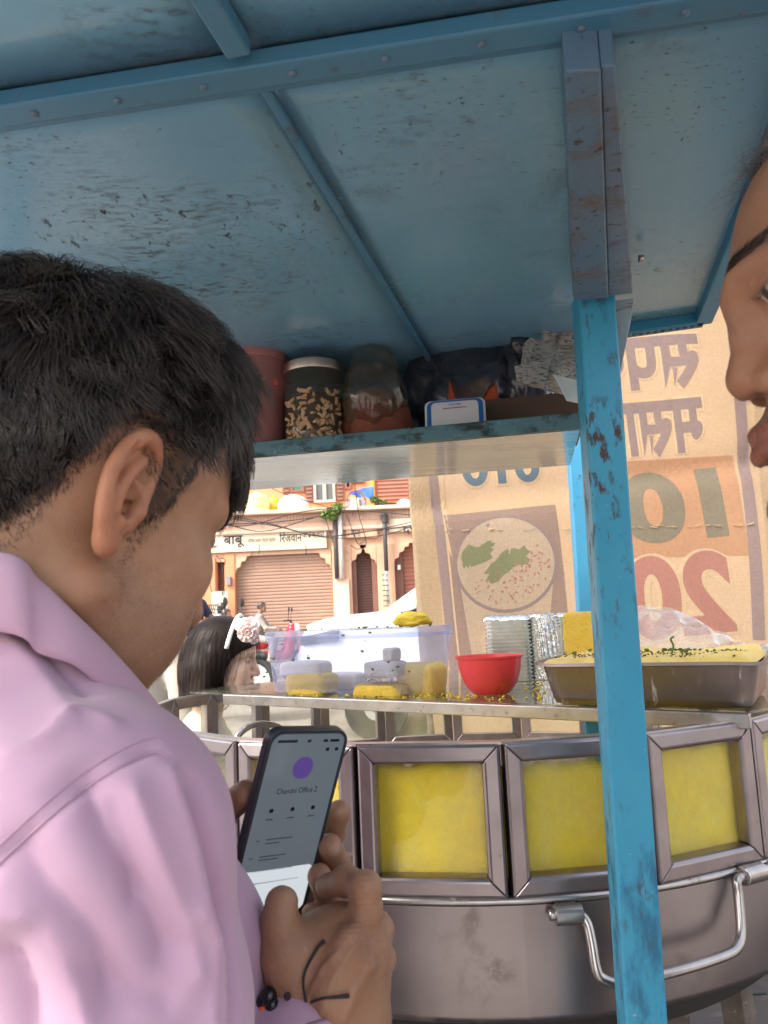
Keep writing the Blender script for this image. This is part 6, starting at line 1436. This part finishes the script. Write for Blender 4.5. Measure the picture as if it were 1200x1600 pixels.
# ---- the man at the right edge
RG = frame_from(161, 2, 0)
GSc = 1.06
TG = at(1131, 600, .44) - RG @ (np.array([.1262, 0, -.022])*GSc)
man2 = thing('person', 'man in profile at the right edge with greying temple', 'person', (TG[0]+.2, TG[1]+.02, 0))
hv = head_vol(.0018, nose=1.0, neck=((-.02, 0, -.05), (-.085, 0, -.19)), rneck=.06)
hv.ell((.060, 0, .055), (.034, .05, .04), k=.02)
V, Fc = hv.mesh(); V = smooth_mesh(V, Fc, 1, .4)
V0 = V.copy()
line2 = lambda V: np.interp(V[:, 0], [-.11, -.05, -.03, .0, .010, .013, .026, .034, .05, .06], [-.07, -.05, .03, .035, .03, -.025, -.02, .04, .075, .090])
C, scalp2 = head_colors(V, (.35, .175, .105), stub=.30, line=line2, hair_col=(.05, .04, .04))
def warpG(P):
    P = np.array(P, float); tip = np.exp(-(P[..., 1]/.02)**2-((P[..., 2]+.022)/.022)**2)*np.clip((P[..., 0]-.088)/.012, 0, 1); P[..., 0] += (.008*np.clip((P[..., 2]+.005)/.03, 0, 1)+.010*np.exp(-((P[..., 2]-.022)/.024)**2)+.006*np.clip((-.070-P[..., 2])/.02, 0, 1))*np.clip((P[..., 0]-.03)/.05, 0, 1)-.001*tip; P[..., 0] += .012*np.clip((-.030-P[..., 2])/.022, 0, 1)*np.clip((P[..., 0]-.03)/.05, 0, 1); return P
toG = lambda P: (warpG(P)*GSc) @ RG.T + TG
cand = np.where((scalp2 > .1) & (np.abs(V[:, 1]) < .08))[0]; rt = V[RNG.choice(cand, 9000)]
g2 = RG.T @ np.array([0, 0, -1.0])
P = grow(rt, RNG.uniform(.012, .034, len(rt)), lambda p: np.tile(np.array([-.5, 0, .35]), (len(p), 1))+g2*.1, lambda p, t: np.full(len(p), .5*(1-t)), seg=4, jit=.45, floor=1.01)
wf = np.where((scalp2 > .05) & (V[:, 0] > .025) & (V[:, 2] > .07))[0]; wr = V[RNG.choice(wf, 550)]
Pw = grow(wr, RNG.uniform(.012, .032, len(wr)), lambda p: np.tile(np.array([.5, 0, .25]), (len(p), 1)), lambda p, t: np.full(len(p), .75-.3*t), seg=4, jit=.55)
a_, b_ = tubes(P, np.full(len(P), .00042)); c_, d_ = tubes(Pw, np.full(len(Pw), .00022))
sb2 = np.where((V[:, 2] < -.030) & (V[:, 2] > -.12) & (V[:, 0] > .02) & (np.abs(V[:, 1]) < .075))[0]; sb2 = V[RNG.choice(sb2, 5000)]
P5 = grow(sb2+RNG.normal(size=sb2.shape)*.0006, RNG.uniform(.0009, .0020, len(sb2)), lambda p: np.tile(g2+np.array([.2, 0, 0]), (len(p), 1)), lambda p, t: np.full(len(p), .5), seg=2, jit=.5, c=(.03, 0, -.03), r=(.06, .055, .08), floor=0)
e_, f_ = tubes(P5, np.full(len(P5), .00009)); d_ = np.concatenate([d_, f_+len(c_)]); c_ = np.concatenate([c_, e_])
obj('hair', toG(np.concatenate([a_, c_])), np.concatenate([b_, d_+len(a_)]), M['hair_grey'], man2, smooth=True)
br = np.where((V[:, 0] > .062) & (np.abs(V[:, 2]-.0385) < .0034) & (np.abs(V[:, 1]) > .010) & (np.abs(V[:, 1]) < .05))[0]; br = V[RNG.choice(br, 900)]
P = grow(br, RNG.uniform(.005, .010, len(br)), lambda p: np.stack([np.zeros(len(p)), np.sign(p[:, 1]), .25*np.ones(len(p))], 1), lambda p, t: np.full(len(p), .15), seg=3, jit=.2, c=(.02, 0, .03), r=(.07, .06, .06))
for s in (-1, 1):
    Q = P[P[:, 0, 1]*s > 0]; a_, b_ = tubes(Q, np.full(len(Q), .00012)); obj('eyebrow', toG(a_), b_, M['hair_black'], man2, smooth=True)
la = []
for s in (-1, 1):
    for k in range(26):
        t = k/25; b0 = np.array([.0885-.006*t, s*(.021+.023*t), .0160]); la.append([b0, b0+np.array([.004, s*.0005, -.001]), b0+np.array([.0075, s*.002*t, .0005])])
for q_ in (la[:26], la[26:]):
    a_, b_ = tubes(np.array(q_), np.full(len(q_), .00022)); obj('eyelash_row', toG(a_), b_, M['hair_black'], man2, smooth=True)
b2 = [(toG(V), Fc, C)]
nb = toG(np.array([[-.085, 0, -.185]]))[0]; tv = Vol(.006)
ch2 = nb+np.array([.12, .0, -.28]); hp2 = np.array([ch2[0]+.05, ch2[1], .80]); Lv = RG[:, 1]
tv.cap(nb, ch2, .06, .115, k=.05).cap(ch2, hp2, .115, .11, k=.05)
sv = Vol(.006); sv.cap(nb+np.array([.02, 0, -.05]), ch2, .075, .135, k=.05).cap(ch2, hp2, .135, .135, k=.05)
for s in (-1, 1):
    sh = nb+s*.17*Lv+np.array([.06, 0, -.09]); el = sh+np.array([.07, 0, -.27]); wr = el+np.array([.0, 0, -.24])
    tv.cap(nb, sh, .05, .05, k=.03).cap(sh, el, .05, .042, k=.02).cap(el, wr, .042, .03, k=.02).ell(wr+np.array([0, 0, -.08]), (.02, .04, .08), k=.02)
    for j in range(4): tv.cap(wr+np.array([0, (j-1.5)*.018, -.10]), wr+np.array([-.012, (j-1.5)*.019, -.165]), .0085, .0075, k=.004)
    tv.cap(wr+np.array([-.01, -s*.03, -.04]), wr+np.array([-.03, -s*.045, -.10]), .010, .009, k=.006)
    sv.cap(nb, sh, .06, .062, k=.04).cap(sh, el, .064, .055, k=.02).cap(el, wr, .055, .042, k=.02)
    hj = hp2+s*.09*Lv; kn = hj+np.array([-.02, 0, -.38]); an = np.array([kn[0]+.04, kn[1], .07]); tv.cap(hj, kn, .075, .05, k=.03).cap(kn, an, .05, .036, k=.02).cap(an+np.array([.02, 0, -.03]), an+np.array([-.14, 0, -.04]), .034, .028, k=.02)
Vt, Ft = tv.mesh(); b2.append((Vt, Ft, np.tile(np.array((.35, .175, .105)), (len(Vt), 1))))
n = 0; BV, BF, BC = [], [], []
for (V_, F_, C_) in b2: BV.append(V_); BF.append(F_+n); BC.append(C_); n += len(V_)
obj('body', np.concatenate(BV), np.concatenate(BF), M['skin'], man2, smooth=True, cols=np.concatenate(BC))
V, Fc = sv.mesh(); obj('shirt', V, Fc, M['navy_cloth'], man2, smooth=True)
tr = Vol(.01); tr.cap(hp2+np.array([0, 0, .06]), hp2, .13, .14, k=.04)
for s in (-1, 1):
    hj = hp2+s*.09*Lv; kn = hj+np.array([-.02, 0, -.38]); an = np.array([kn[0]+.04, kn[1], .07]); tr.cap(hj, kn, .095, .072, k=.03).cap(kn, an, .072, .06, k=.02)
V, Fc = tr.mesh(); obj('trousers', V, Fc, M['trousers'], man2, smooth=True)

# ------------------------------------------------------------------ the girl behind the counter
GS = .86
RGl = frame_from(0, 7, 0)
TGl = at(408, 1052, 2.0) - RGl @ (np.array([.1265, 0, -.022])*GS)
girl = thing('person', 'girl with a black bob and a pink flower headband facing right', 'girl', (TGl[0], TGl[1], 0))
toL = lambda P: (np.asarray(P)*GS) @ RGl.T + TGl
hv = head_vol(.0022, nose=.88, neck=((-.02, 0, -.05), (-.035, 0, -.22)), rneck=.048)
hv.ell((.060, .034, -.035), (.03, .024, .026), k=.02); hv.ell((.060, -.034, -.035), (.03, .024, .026), k=.02)
V, Fc = hv.mesh(); V = smooth_mesh(V, Fc, 1, .4)
gl_line = lambda V: np.where(V[:, 0] > .03, .075, .02)
C, sc_ = head_colors(V, (.80, .54, .42), line=gl_line, lips=(.42, .17, .14), hair_col=(.03, .02, .018))
girl_body = [(toL(V), Fc, C)]
bob = Vol(.003)
bob.ell((-.004, 0, .050), (.114, .096, .098), k=.02); bob.ell((-.030, 0, -.02), (.098, .099, .10), k=.04)
bob.cap((-.045, .055, -.02), (-.040, .066, -.105), .045, .040, k=.03).cap((-.045, -.055, -.02), (-.040, -.066, -.105), .045, .040, k=.03).cap((-.075, 0, -.02), (-.080, 0, -.110), .05, .042, k=.04)
bob.cap((-.010, .083, .03), (-.024, .090, -.095), .022, .018, k=.02).cap((-.010, -.083, .03), (-.024, -.090, -.095), .022, .018, k=.02)
bob.cap((.080, .02, .085), (.078, .045, .062), .020, .017, k=.02).cap((.080, -.02, .085), (.078, -.045, .062), .020, .017, k=.02)
bob.ell((.100, 0, -.030), (.088, .125, .092), k=.012, sub=True)
bob.cut((0, 0, -.122), (.12, 0, -1)); 
BVv, BFf = bob.mesh(lambda x, y, z: .0008*np.sin(np.arctan2(y, x+.03)*46+3*np.sin(z*20))*np.clip((.11-z)*10, 0, 1)+0*x)
BVv = smooth_mesh(BVv, BFf, 1, .4); nB = normals(BVv, BFf)
src = RNG.choice(np.where((BVv[:, 2] > -.08))[0], 900); fp = BVv[src]+nB[src]*.0006
P = grow(fp, RNG.uniform(.05, .10, len(fp)), lambda p: np.stack([-.15*np.ones(len(p)), .0*p[:, 1], -1*np.ones(len(p))], 1), lambda p, t: np.full(len(p), .02), seg=6, jit=.05, c=(-.022, 0, .0), r=(.112, .100, .155), floor=1.0)
hb_, hq_ = tubes(P, np.full(len(P), .00035)); obj('hair', toL(np.concatenate([BVv, hb_])), np.concatenate([BFf, hq_+len(BVv)]), M['hair_child'], girl, smooth=True)
tv = Vol(.006); nbk = toL([[-.036, 0, -.20]])[0]; chg = nbk+np.array([-.02, 0, -.16]); hpg = nbk+np.array([-.01, 0, -.50]); lv = RGl[:, 1]
tv.cap(nbk, chg, .05, .085, k=.04).cap(chg, hpg, .085, .09, k=.05)
sv = Vol(.006); sv.cap(nbk+np.array([0, 0, -.045]), chg, .07, .10, k=.04).cap(chg, hpg, .10, .12, k=.05).cap(hpg, hpg+np.array([0, 0, -.25]), .12, .17, k=.04)
for s in (-1, 1):
    a = nbk+s*.125*lv+np.array([0, 0, -.06]); e = a+np.array([.0, 0, -.22]); wv = e+np.array([.05, 0, -.18]); tv.cap(nbk, a, .035, .035, k=.03).cap(a, e, .035, .028, k=.02).cap(e, wv, .028, .02, k=.02).ell(wv+np.array([.01, 0, -.05]), (.022, .014, .05), k=.015)
    for j in range(4): tv.cap(wv+np.array([.012+(j-1.5)*.009, 0, -.08]), wv+np.array([.016+(j-1.5)*.010, 0, -.125]), .0055, .005, k=.002)
    sv.cap(nbk, a, .045, .048, k=.03).cap(a, a+np.array([0, 0, -.12]), .05, .046, k=.02)
    h = hpg+s*.06*lv; k_ = h+np.array([0, 0, -.26]); f = np.array([k_[0], k_[1], .05]); tv.cap(h, k_, .06, .042, k=.02).cap(k_, f, .042, .03, k=.02).cap(f+np.array([-.02, 0, -.02]), f+np.array([.12, 0, -.03]), .028, .024, k=.02)
Vt, Ft = tv.mesh(); girl_body.append((Vt, Ft, np.tile(np.array((.72, .47, .35)), (len(Vt), 1))))
def join_body(parts, parent, mat=None):
    n = 0; A, B, Cc = [], [], []
    for (V_, F_, C_) in parts: A.append(V_); B.append(F_+n); Cc.append(C_); n += len(V_)
    return obj('body', np.concatenate(A), np.concatenate(B), mat or M['skin'], parent, smooth=True, cols=np.concatenate(Cc))
join_body(girl_body, girl); V, Fc = sv.mesh(); obj('dress', V, Fc, M['pale_cloth'], girl, smooth=True)
# flower headband
hbnd = thing('headband', 'white headband with large pale pink cloth flowers in the girl\'s hair', 'headband', toL([[.05, -.06, .10]])[0])
arc = [toL([[.030+.012*math.sin(a), .104*math.cos(a), .040+.112*math.sin(a)]])[0] for a in np.linspace(.1, PI-.1, 26)]
MB().tube(arc, .006, 8).build('band', M['white_band'], hbnd, smooth=True)
def flower(c, R, ax, n, mat):
    c = np.asarray(c); Z = nrm(ax); X_ = nrm(np.cross(Z, (.2, .1, 1))); Y_ = np.cross(Z, X_); m = MB()
    for layer, (k_, rr_, ti) in enumerate(((n, 1.0, .35), (n-1, .72, .7), (n-3, .42, 1.1))):
        for k in range(k_):
            a = 2*PI*(k+.5*layer)/k_+random.gauss(0, .08); dr = X_*math.cos(a)+Y_*math.sin(a); sd_ = np.cross(Z, dr); P = []
            for i in range(7):
                u = i/6; row = []
                for j in range(7):
                    v_ = j/6-.5; w_ = R*rr_*1.0*math.sin(PI*(.14+.72*u))**.6; rad = R*rr_*u; row.append(c+dr*rad*math.cos(ti*u)+Z*(rad*math.sin(ti*u)*.8+.10*R*layer+R*.10*math.cos(v_*5)+.05*R*math.sin(9*v_+k))+sd_*v_*w_)
                P.append(row)
            m.grid(P)
    return m.build('flower', M[mat], hbnd, smooth=True, solid=.0008)
vx = -FW
flower(at(386, 988, 1.86), .026, nrm(vx+RT*.25+UP*.1), 9, 'petal'); flower(at(390, 978, 1.875), .026, nrm(vx*.6+RT*.2+UP*.8), 8, 'petal'); flower(at(396, 997, 1.875), .016, nrm(vx*.7+RT*.8), 7, 'petal'); flower(at(378, 977, 1.88), .019, nrm(vx+UP*.5-RT*.3), 7, 'white_band')

# ------------------------------------------------------------------ small figures across the way
def figure(label, cat, base, face, h, pose, cloth, legs, skin=(.36, .2, .125), hair=(.02, .017, .016), res=.012, group=None, sleeve=1.0, name='person', headturn=0):
    """a whole figure from joints: face = heading angle, pose 'stand' or 'ride'"""
    p = thing(name, label, cat, base, group); f = np.array([math.cos(face), math.sin(face), 0]); l = np.array([-f[1], f[0], 0]); u = np.array([0, 0, 1.0]); k = h/1.7; B = np.asarray(base, float)
    J = lambda a, b, c: B+(f*a+l*b+u*c)*k
    tv, sv, tr = Vol(res*.8), Vol(res), Vol(res)
    if pose == 'stand': hip, ch, nk = J(0, 0, .92), J(.0, 0, 1.28), J(0, 0, 1.44)
    else: hip, ch, nk = J(-.05, 0, .80), J(.02, 0, 1.16), J(.06, 0, 1.32)
    hc = nk+(f*.03+u*.165)*k
    tv.cap(nk-u*.06*k, nk+u*.10*k, .055*k, .05*k, k=.02).cap(ch, hip, .12*k, .12*k, k=.04)
    sv.cap(nk-u*.05*k, ch, .085*k, .145*k, k=.05*k).cap(ch, hip, .145*k, .15*k, k=.05*k); tr.cap(hip+u*.05*k, hip, .13*k, .145*k, k=.04)
    for s in (-1, 1):
        sh = nk+(l*s*.19-u*.075)*k
        if pose == 'stand': el = sh+(l*s*.05-u*.29-f*.02)*k; wr = el+(f*.10-u*.23)*k
        else: el = sh+(f*.16-u*.23+l*s*.05)*k; wr = el+(f*.22-u*.02-l*s*.02)*k
        tv.cap(nk-u*.06*k, sh, .045*k, .05*k, k=.03).cap(sh, el, .046*k, .038*k, k=.02).cap(el, wr, .038*k, .027*k, k=.01).ell(wr+(f*.05-u*.04)*k, (.045*k, .03*k, .05*k), k=.01)
        sv.cap(nk-u*.055*k, sh, .06*k, .065*k, k=.04).cap(sh, sh+(el-sh)*min(1, sleeve*1.6), .066*k, .056*k, k=.02)
        if sleeve > .7: sv.cap(el, wr, .054*k, .04*k, k=.02)
        hj = hip+l*s*.09*k
        if pose == 'stand': kn = hj+(f*.02-u*.43)*k; an = np.array([kn[0], kn[1], B[2]])+u*.08*k
        else: kn = hj+(f*.42+l*s*.12-u*.08)*k; an = kn+(-f*.08-u*.42)*k
        tv.cap(hj, kn, .08*k, .055*k, k=.02).cap(kn, an, .052*k, .038*k, k=.02).cap(an-f*.03*k, an+(f*.17-u*.04)*k, .038*k, .03*k, k=.02); tr.cap(hj, kn, .095*k, .075*k, k=.03).cap(kn, an, .07*k, .058*k, k=.02)
    hh = head_vol(.0055, neck=None); Vh, Fh = hh.mesh(); Ch, _ = head_colors(Vh, skin, hair_col=hair, stub=.2); R = np.stack([f*math.cos(headturn)+l*math.sin(headturn), l*math.cos(headturn)-f*math.sin(headturn), u], 1); Wh = (Vh*k) @ R.T+hc
    Vt, Ft = tv.mesh(); join_body([(Wh, Fh, Ch), (Vt, Ft, np.tile(np.array(skin), (len(Vt), 1)))], p)
    m = (Vh[:, 2] > hair_line(Vh)+.002); fk = m[Fh].all(1); us = np.unique(Fh[fk]); rm = -np.ones(len(Vh), int); rm[us] = np.arange(len(us)); Nn = normals(Vh, Fh); Hs = (Vh+Nn*(.012+.005*vnoise(Vh, 120, 2))[:, None])[us]
    obj('hair', (Hs*k) @ R.T+hc, rm[Fh[fk]], M['hair_black'], p, smooth=True)
    V, Fc = sv.mesh(); V = V+normals(V, Fc)*(.008*k*vnoise(V/k, 18, 5))[:, None]; obj('shirt', V, Fc, M[cloth], p, smooth=True)
    V, Fc = tr.mesh(); obj('trousers', V, Fc, M[legs], p, smooth=True); return p, hc
# bystander in pale clothes just behind the girl
sb_ = at(232, 1075, 2.75); bys, _ = figure('bystander in loose beige clothes standing behind the girl', 'person', (sb_[0], sb_[1], 0), math.radians(60), 1.40, 'stand', 'beige_cloth', 'beige_cloth', res=.009)
# two riders on motorcycles
def bike(name, label, base, face, mat, scale=1.0, scooter=False):
    t = thing(name, label, name.replace('_', ' '), base); f = np.array([math.cos(face), math.sin(face), 0]); l = np.array([-f[1], f[0], 0]); u = np.array([0, 0, 1.0]); B = np.asarray(base, float); J = lambda a, b, c: B+(f*a+l*b+u*c)*scale
    wr_ = .24 if scooter else .30
    for a in (-.60, .66):
        c = J(a, 0, wr_); r = (wr_-.045)*scale; wl = MB().tube([c+(f*math.cos(q)+u*math.sin(q))*r for q in np.linspace(0, 2*PI, 25)], .045*scale, 8, False).build('wheel', M['tyre'], t, smooth=True)
        MB().lathe(c-l*.02, [(.001, 0), (r*.85, 0), (r*.85, .04), (.001, .04)], 18, l).build('rim', M['zinc'], wl)
    V = Vol(.014); 
    if scooter: V.cap(J(-.65, 0, .62), J(-.15, 0, .60), .15*scale, .13*scale, k=.05).cap(J(-.10, 0, .34), J(.32, 0, .34), .09*scale, .10*scale, k=.06).cap(J(.36, 0, .38), J(.46, 0, .86), .13*scale, .11*scale, k=.06).cap(J(.66, 0, .46), J(.74, 0, .46), .10*scale, .08*scale, k=.04)
    else: V.cap(J(.05, 0, .80), J(.38, 0, .84), .13*scale, .12*scale, k=.05).cap(J(-.65, 0, .68), J(-.1, 0, .66), .09*scale, .08*scale, k=.04).cap(J(.0, 0, .42), J(.2, 0, .40), .16*scale, .15*scale, k=.05).cap(J(.55, 0, .62), J(.80, 0, .60), .06*scale, .05*scale, k=.04)
    Vv, Ff = V.mesh(); obj('bodywork', Vv, Ff, M[mat], t, smooth=True)
    MB().box(J(-.28, 0, .79 if not scooter else .77), (.75*scale, .24*scale, .09*scale), f, l).build('seat', M['plastic_black'], t, bevel=.03)
    MB().tube([J(.66, 0, wr_), J(.50, 0, .80), J(.44, 0, .98)], .03*scale, 8).build('fork', M['zinc'], t, smooth=True)
    MB().tube([J(.32, .34, 1.04), J(.43, .18, 1.04), J(.44, 0, .99), J(.43, -.18, 1.04), J(.32, -.34, 1.04)], .018*scale, 8).build('handlebar', M['plastic_black'], t, smooth=True)
    for s in (-1, 1):
        MB().tube([J(.40, s*.24, 1.05), J(.42, s*.30, 1.22)], .008*scale, 6).build('mirror_stem', M['plastic_black'], t); MB().lathe(J(.42, s*.31, 1.27), [(.001, 0), (.06*scale, .0), (.05*scale, .02), (.001, .03)], 12, f).build('mirror', M['plastic_black'], t)
    MB().lathe(J(.52, 0, .88), [(.001, 0), (.10*scale, 0), (.085*scale, .08), (.001, .12)], 18, f).build('headlight', M['white_paint'], t, auto=40); return t
P1 = at(300, 1000, 9.2); b1 = np.array([P1[0], P1[1], .02]); s1_ = at(312, 925, 9.2)[2]/1.55
f1 = math.radians(-8)
bike('motorcycle', 'dark motorcycle carrying a man in navy and a small child', b1+[.12, 0, .18], f1, 'plastic_black')
figure('man in a navy polo shirt riding the motorcycle with a child in front', 'person', b1+[-.02, 0, .17], f1, 1.74, 'ride', 'navy_cloth', 'navy_cloth', sleeve=.3, headturn=-.2)
figure('small child in a pale top sitting in front of the man in navy', 'child', b1+[.40, -.10, .42], f1, 1.0, 'ride', 'pale_cloth', 'navy_cloth', sleeve=.3, headturn=.1)
P2 = at(412, 990, 15.5); b2_ = np.array([P2[0], P2[1], .17]); f2 = math.radians(2)
bike('motor_scooter', 'red and white scooter ridden past the big shutter', b2_+[.14, 0, .0], f2, 'red_paint', 1.0, True)
figure('grey haired man in a brownish kurta riding the red scooter', 'person', b2_+[-.12, 0, -.02], f2, 1.55, 'ride', 'grey_kurta', 'grey_kurta', hair=(.16, .15, .15), skin=(.30, .18, .12))
# bits by the left pillar
Yb = FY-1.6
def by(x, y): return aty(x, y, Yb)
c = by(345, 965); zd = thing('steel_drum', 'shiny zinc drum standing by the orange pillar', 'drum', (c[0], Yb, .14)); rD = (by(353, 960)[0]-by(337, 960)[0])/2; hD = by(345, 948)[2]-.14
MB().lathe((c[0], Yb, .141), [(rD*.95, 0), (rD, .02), (rD, hD*.32), (rD*1.03, hD*.34), (rD, hD*.36), (rD, hD*.66), (rD*1.03, hD*.68), (rD, hD*.7), (rD, hD), (rD*.9, hD), (rD*.9, hD-.03), (.001, hD-.03)], 24).build('shell', M['zinc'], zd, auto=40)
x0, x1 = by(312, 930)[0], by(339, 930)[0]; bdz = by(325, 921)[2]; bb_ = thing('wooden_board', 'pale beige board leaning on the wall left of the doorway', 'board', ((x0+x1)/2, Yb+.9, .14)); MB().box(((x0+x1)/2, Yb+1.1, (bdz+.14)/2), (x1-x0, .03, bdz-.14), Z=nrm((0, .1, 1)), Y=nrm((0, 1, -.1))).build('panel', M['beige_board'], bb_)
rk = thing('wire_rack', 'black wire rack in front of the pale board', 'rack', (by(330, 950)[0], Yb+.2, .14)); m = MB(); xa_, xb_ = by(318, 950)[0], by(337, 950)[0]; za, zb2 = by(330, 958)[2], by(330, 945)[2]
for k in range(7): x = xa_+(xb_-xa_)*k/6; m.tube([(x, Yb+.2, za), (x+.05, Yb+.25, zb2)], .011, 5)
for z in (za, (za+zb2)/2, zb2): m.tube([(xa_, Yb+.2, z), (xb_+.05, Yb+.22, z)], .012, 5)
m.build('mesh', M['wire'], rk)
lg = MB()
for x in (xa_, xb_): lg.tube([(x, Yb+.2, .14), (x, Yb+.2, za)], .014, 5)
lg.build('legs', M['wire'], rk)
hx, _ = figure('person in dark veil and beige cloak walking past the orange pillar', 'person', (by(366, 960)[0], Yb-1.2, .0), math.radians(175), 1.62, 'stand', 'beige_cloth', 'beige_cloth', skin=(.03, .025, .03))

# ------------------------------------------------------------------ white car passing behind the box
CY = 7.6
def cp(x, y): p = aty(x, y, CY); return p[0], p[2]
car = thing('car', 'white car with a sloping bonnet passing behind the plastic box', 'car', (1.6, CY+.85, 0))
prof_px = [(468, 990), (474, 977), (500, 968), (540, 960.5), (585, 956), (602, 953), (620, 938), (652, 915), (690, 893)]
top = [cp(x, y) for (x, y) in prof_px]; xh = top[0][0]; zt0 = top[1][1]
xr = top[-1][0]; outline = top+[(xr+.5, top[-1][1]+.05), (xr+1.5, top[-1][1]+.0), (xr+2.1, top[-1][1]-.35), (xr+2.4, zt0-.05), (xr+2.45, .55), (xr+2.35, .32), (xh+.2, .32), (xh-.02, .55), (xh-.06, zt0-.30)]
secs = []
prof2 = [(0.0, .90), (.10, .97), (.22, 1.0), (.5, 1.0), (.78, 1.0), (.90, .97), (1.0, .90)]
cx_, czc = np.mean([p[0] for p in outline]), .75
rows = []
for (q, sc) in prof2:
    y = CY+1.72*q; rows.append([(cx_+(x-cx_)*(.97+.03*(sc-.9)/.1), y+(.22*max(0, (z-zt0)/.7) if q < .5 else -.22*max(0, (z-zt0)/.7)), z*sc if z > .6 else z) for (x, z) in outline])
m = MB().grid([r_+[r_[0]] for r_ in rows]); n = len(outline); m.add(rows[0], [list(range(n))]); m.add(rows[-1], [list(range(n))[::-1]]); m.build('body', M['car_white'], car, auto=35)
def side_glass(pts):
    for (y, s) in ((CY-.004, 1), (CY+1.724, -1)):
        P = [(x, y+s*.22*max(0, (z*.9-zt0)/.7)*1.0, z*.9) for (x, z) in pts]; MB().prism(P, (0, s*.006, 0)).build('side_window', M['car_glass'], car)
gx, gz = cp(618, 950); zr0 = top[-1][1]
side_glass([(gx+.25, zt0+.16), (xr-.05, zr0-.04), (xr+.55, zr0-.02), (xr+.55, zt0+.12)]); side_glass([(xr+.62, zt0+.12), (xr+.62, zr0-.02), (xr+1.4, zr0-.06), (xr+1.75, zt0+.14)])
for xw in (xh+.75, xr+1.6):
    for y in (CY+.02, CY+1.70):
        wl = MB().lathe((xw, y-.10, .32), [(.18, 0), (.31, .0), (.32, .03), (.32, .17), (.31, .2), (.18, .2)], 28, (0, 1, 0)).build('wheel', M['tyre'], car, auto=40); MB().lathe((xw, y-.105, .32), [(.001, .02), (.06, 0), (.18, .01), (.19, .21), (.001, .2)], 20, (0, 1, 0)).build('rim', M['zinc'], wl, auto=40)
mx_, mz_ = cp(640, 957); mr = Vol(.012); mr.ell((mx_, CY-.10, mz_+.02), (.10, .09, .075)); V, Fc = mr.mesh(); mo = obj('wing_mirror', V, Fc, M['plastic_black'], car, smooth=True)
mr = Vol(.012); mr.ell((mx_-.02, CY-.12, mz_+.05), (.10, .085, .06)); V, Fc = mr.mesh(); obj('mirror_cap', V, Fc, M['car_white'], mo, smooth=True)
hx_, hz_ = cp(482, 985); MB().prism([(hx_-.08, CY-.003, hz_-.06), (hx_+.32, CY-.006, hz_-.0), (hx_+.30, CY-.006, hz_-.12), (hx_-.08, CY-.003, hz_-.15)], (0, -.01, 0)).build('headlight', M['win_glass'], car)
wsx0, wsx1 = cp(606, 953), cp(648, 919); MB().prism([(wsx0[0]-.02, CY+.28, wsx0[1]-.03), (wsx1[0]-.02, CY+.36, wsx1[1]-.03), (wsx1[0]-.02, CY+1.36, wsx1[1]-.03), (wsx0[0]-.02, CY+1.44, wsx0[1]-.03)], (-.008, 0, .008)).build('windscreen', M['car_glass'], car)
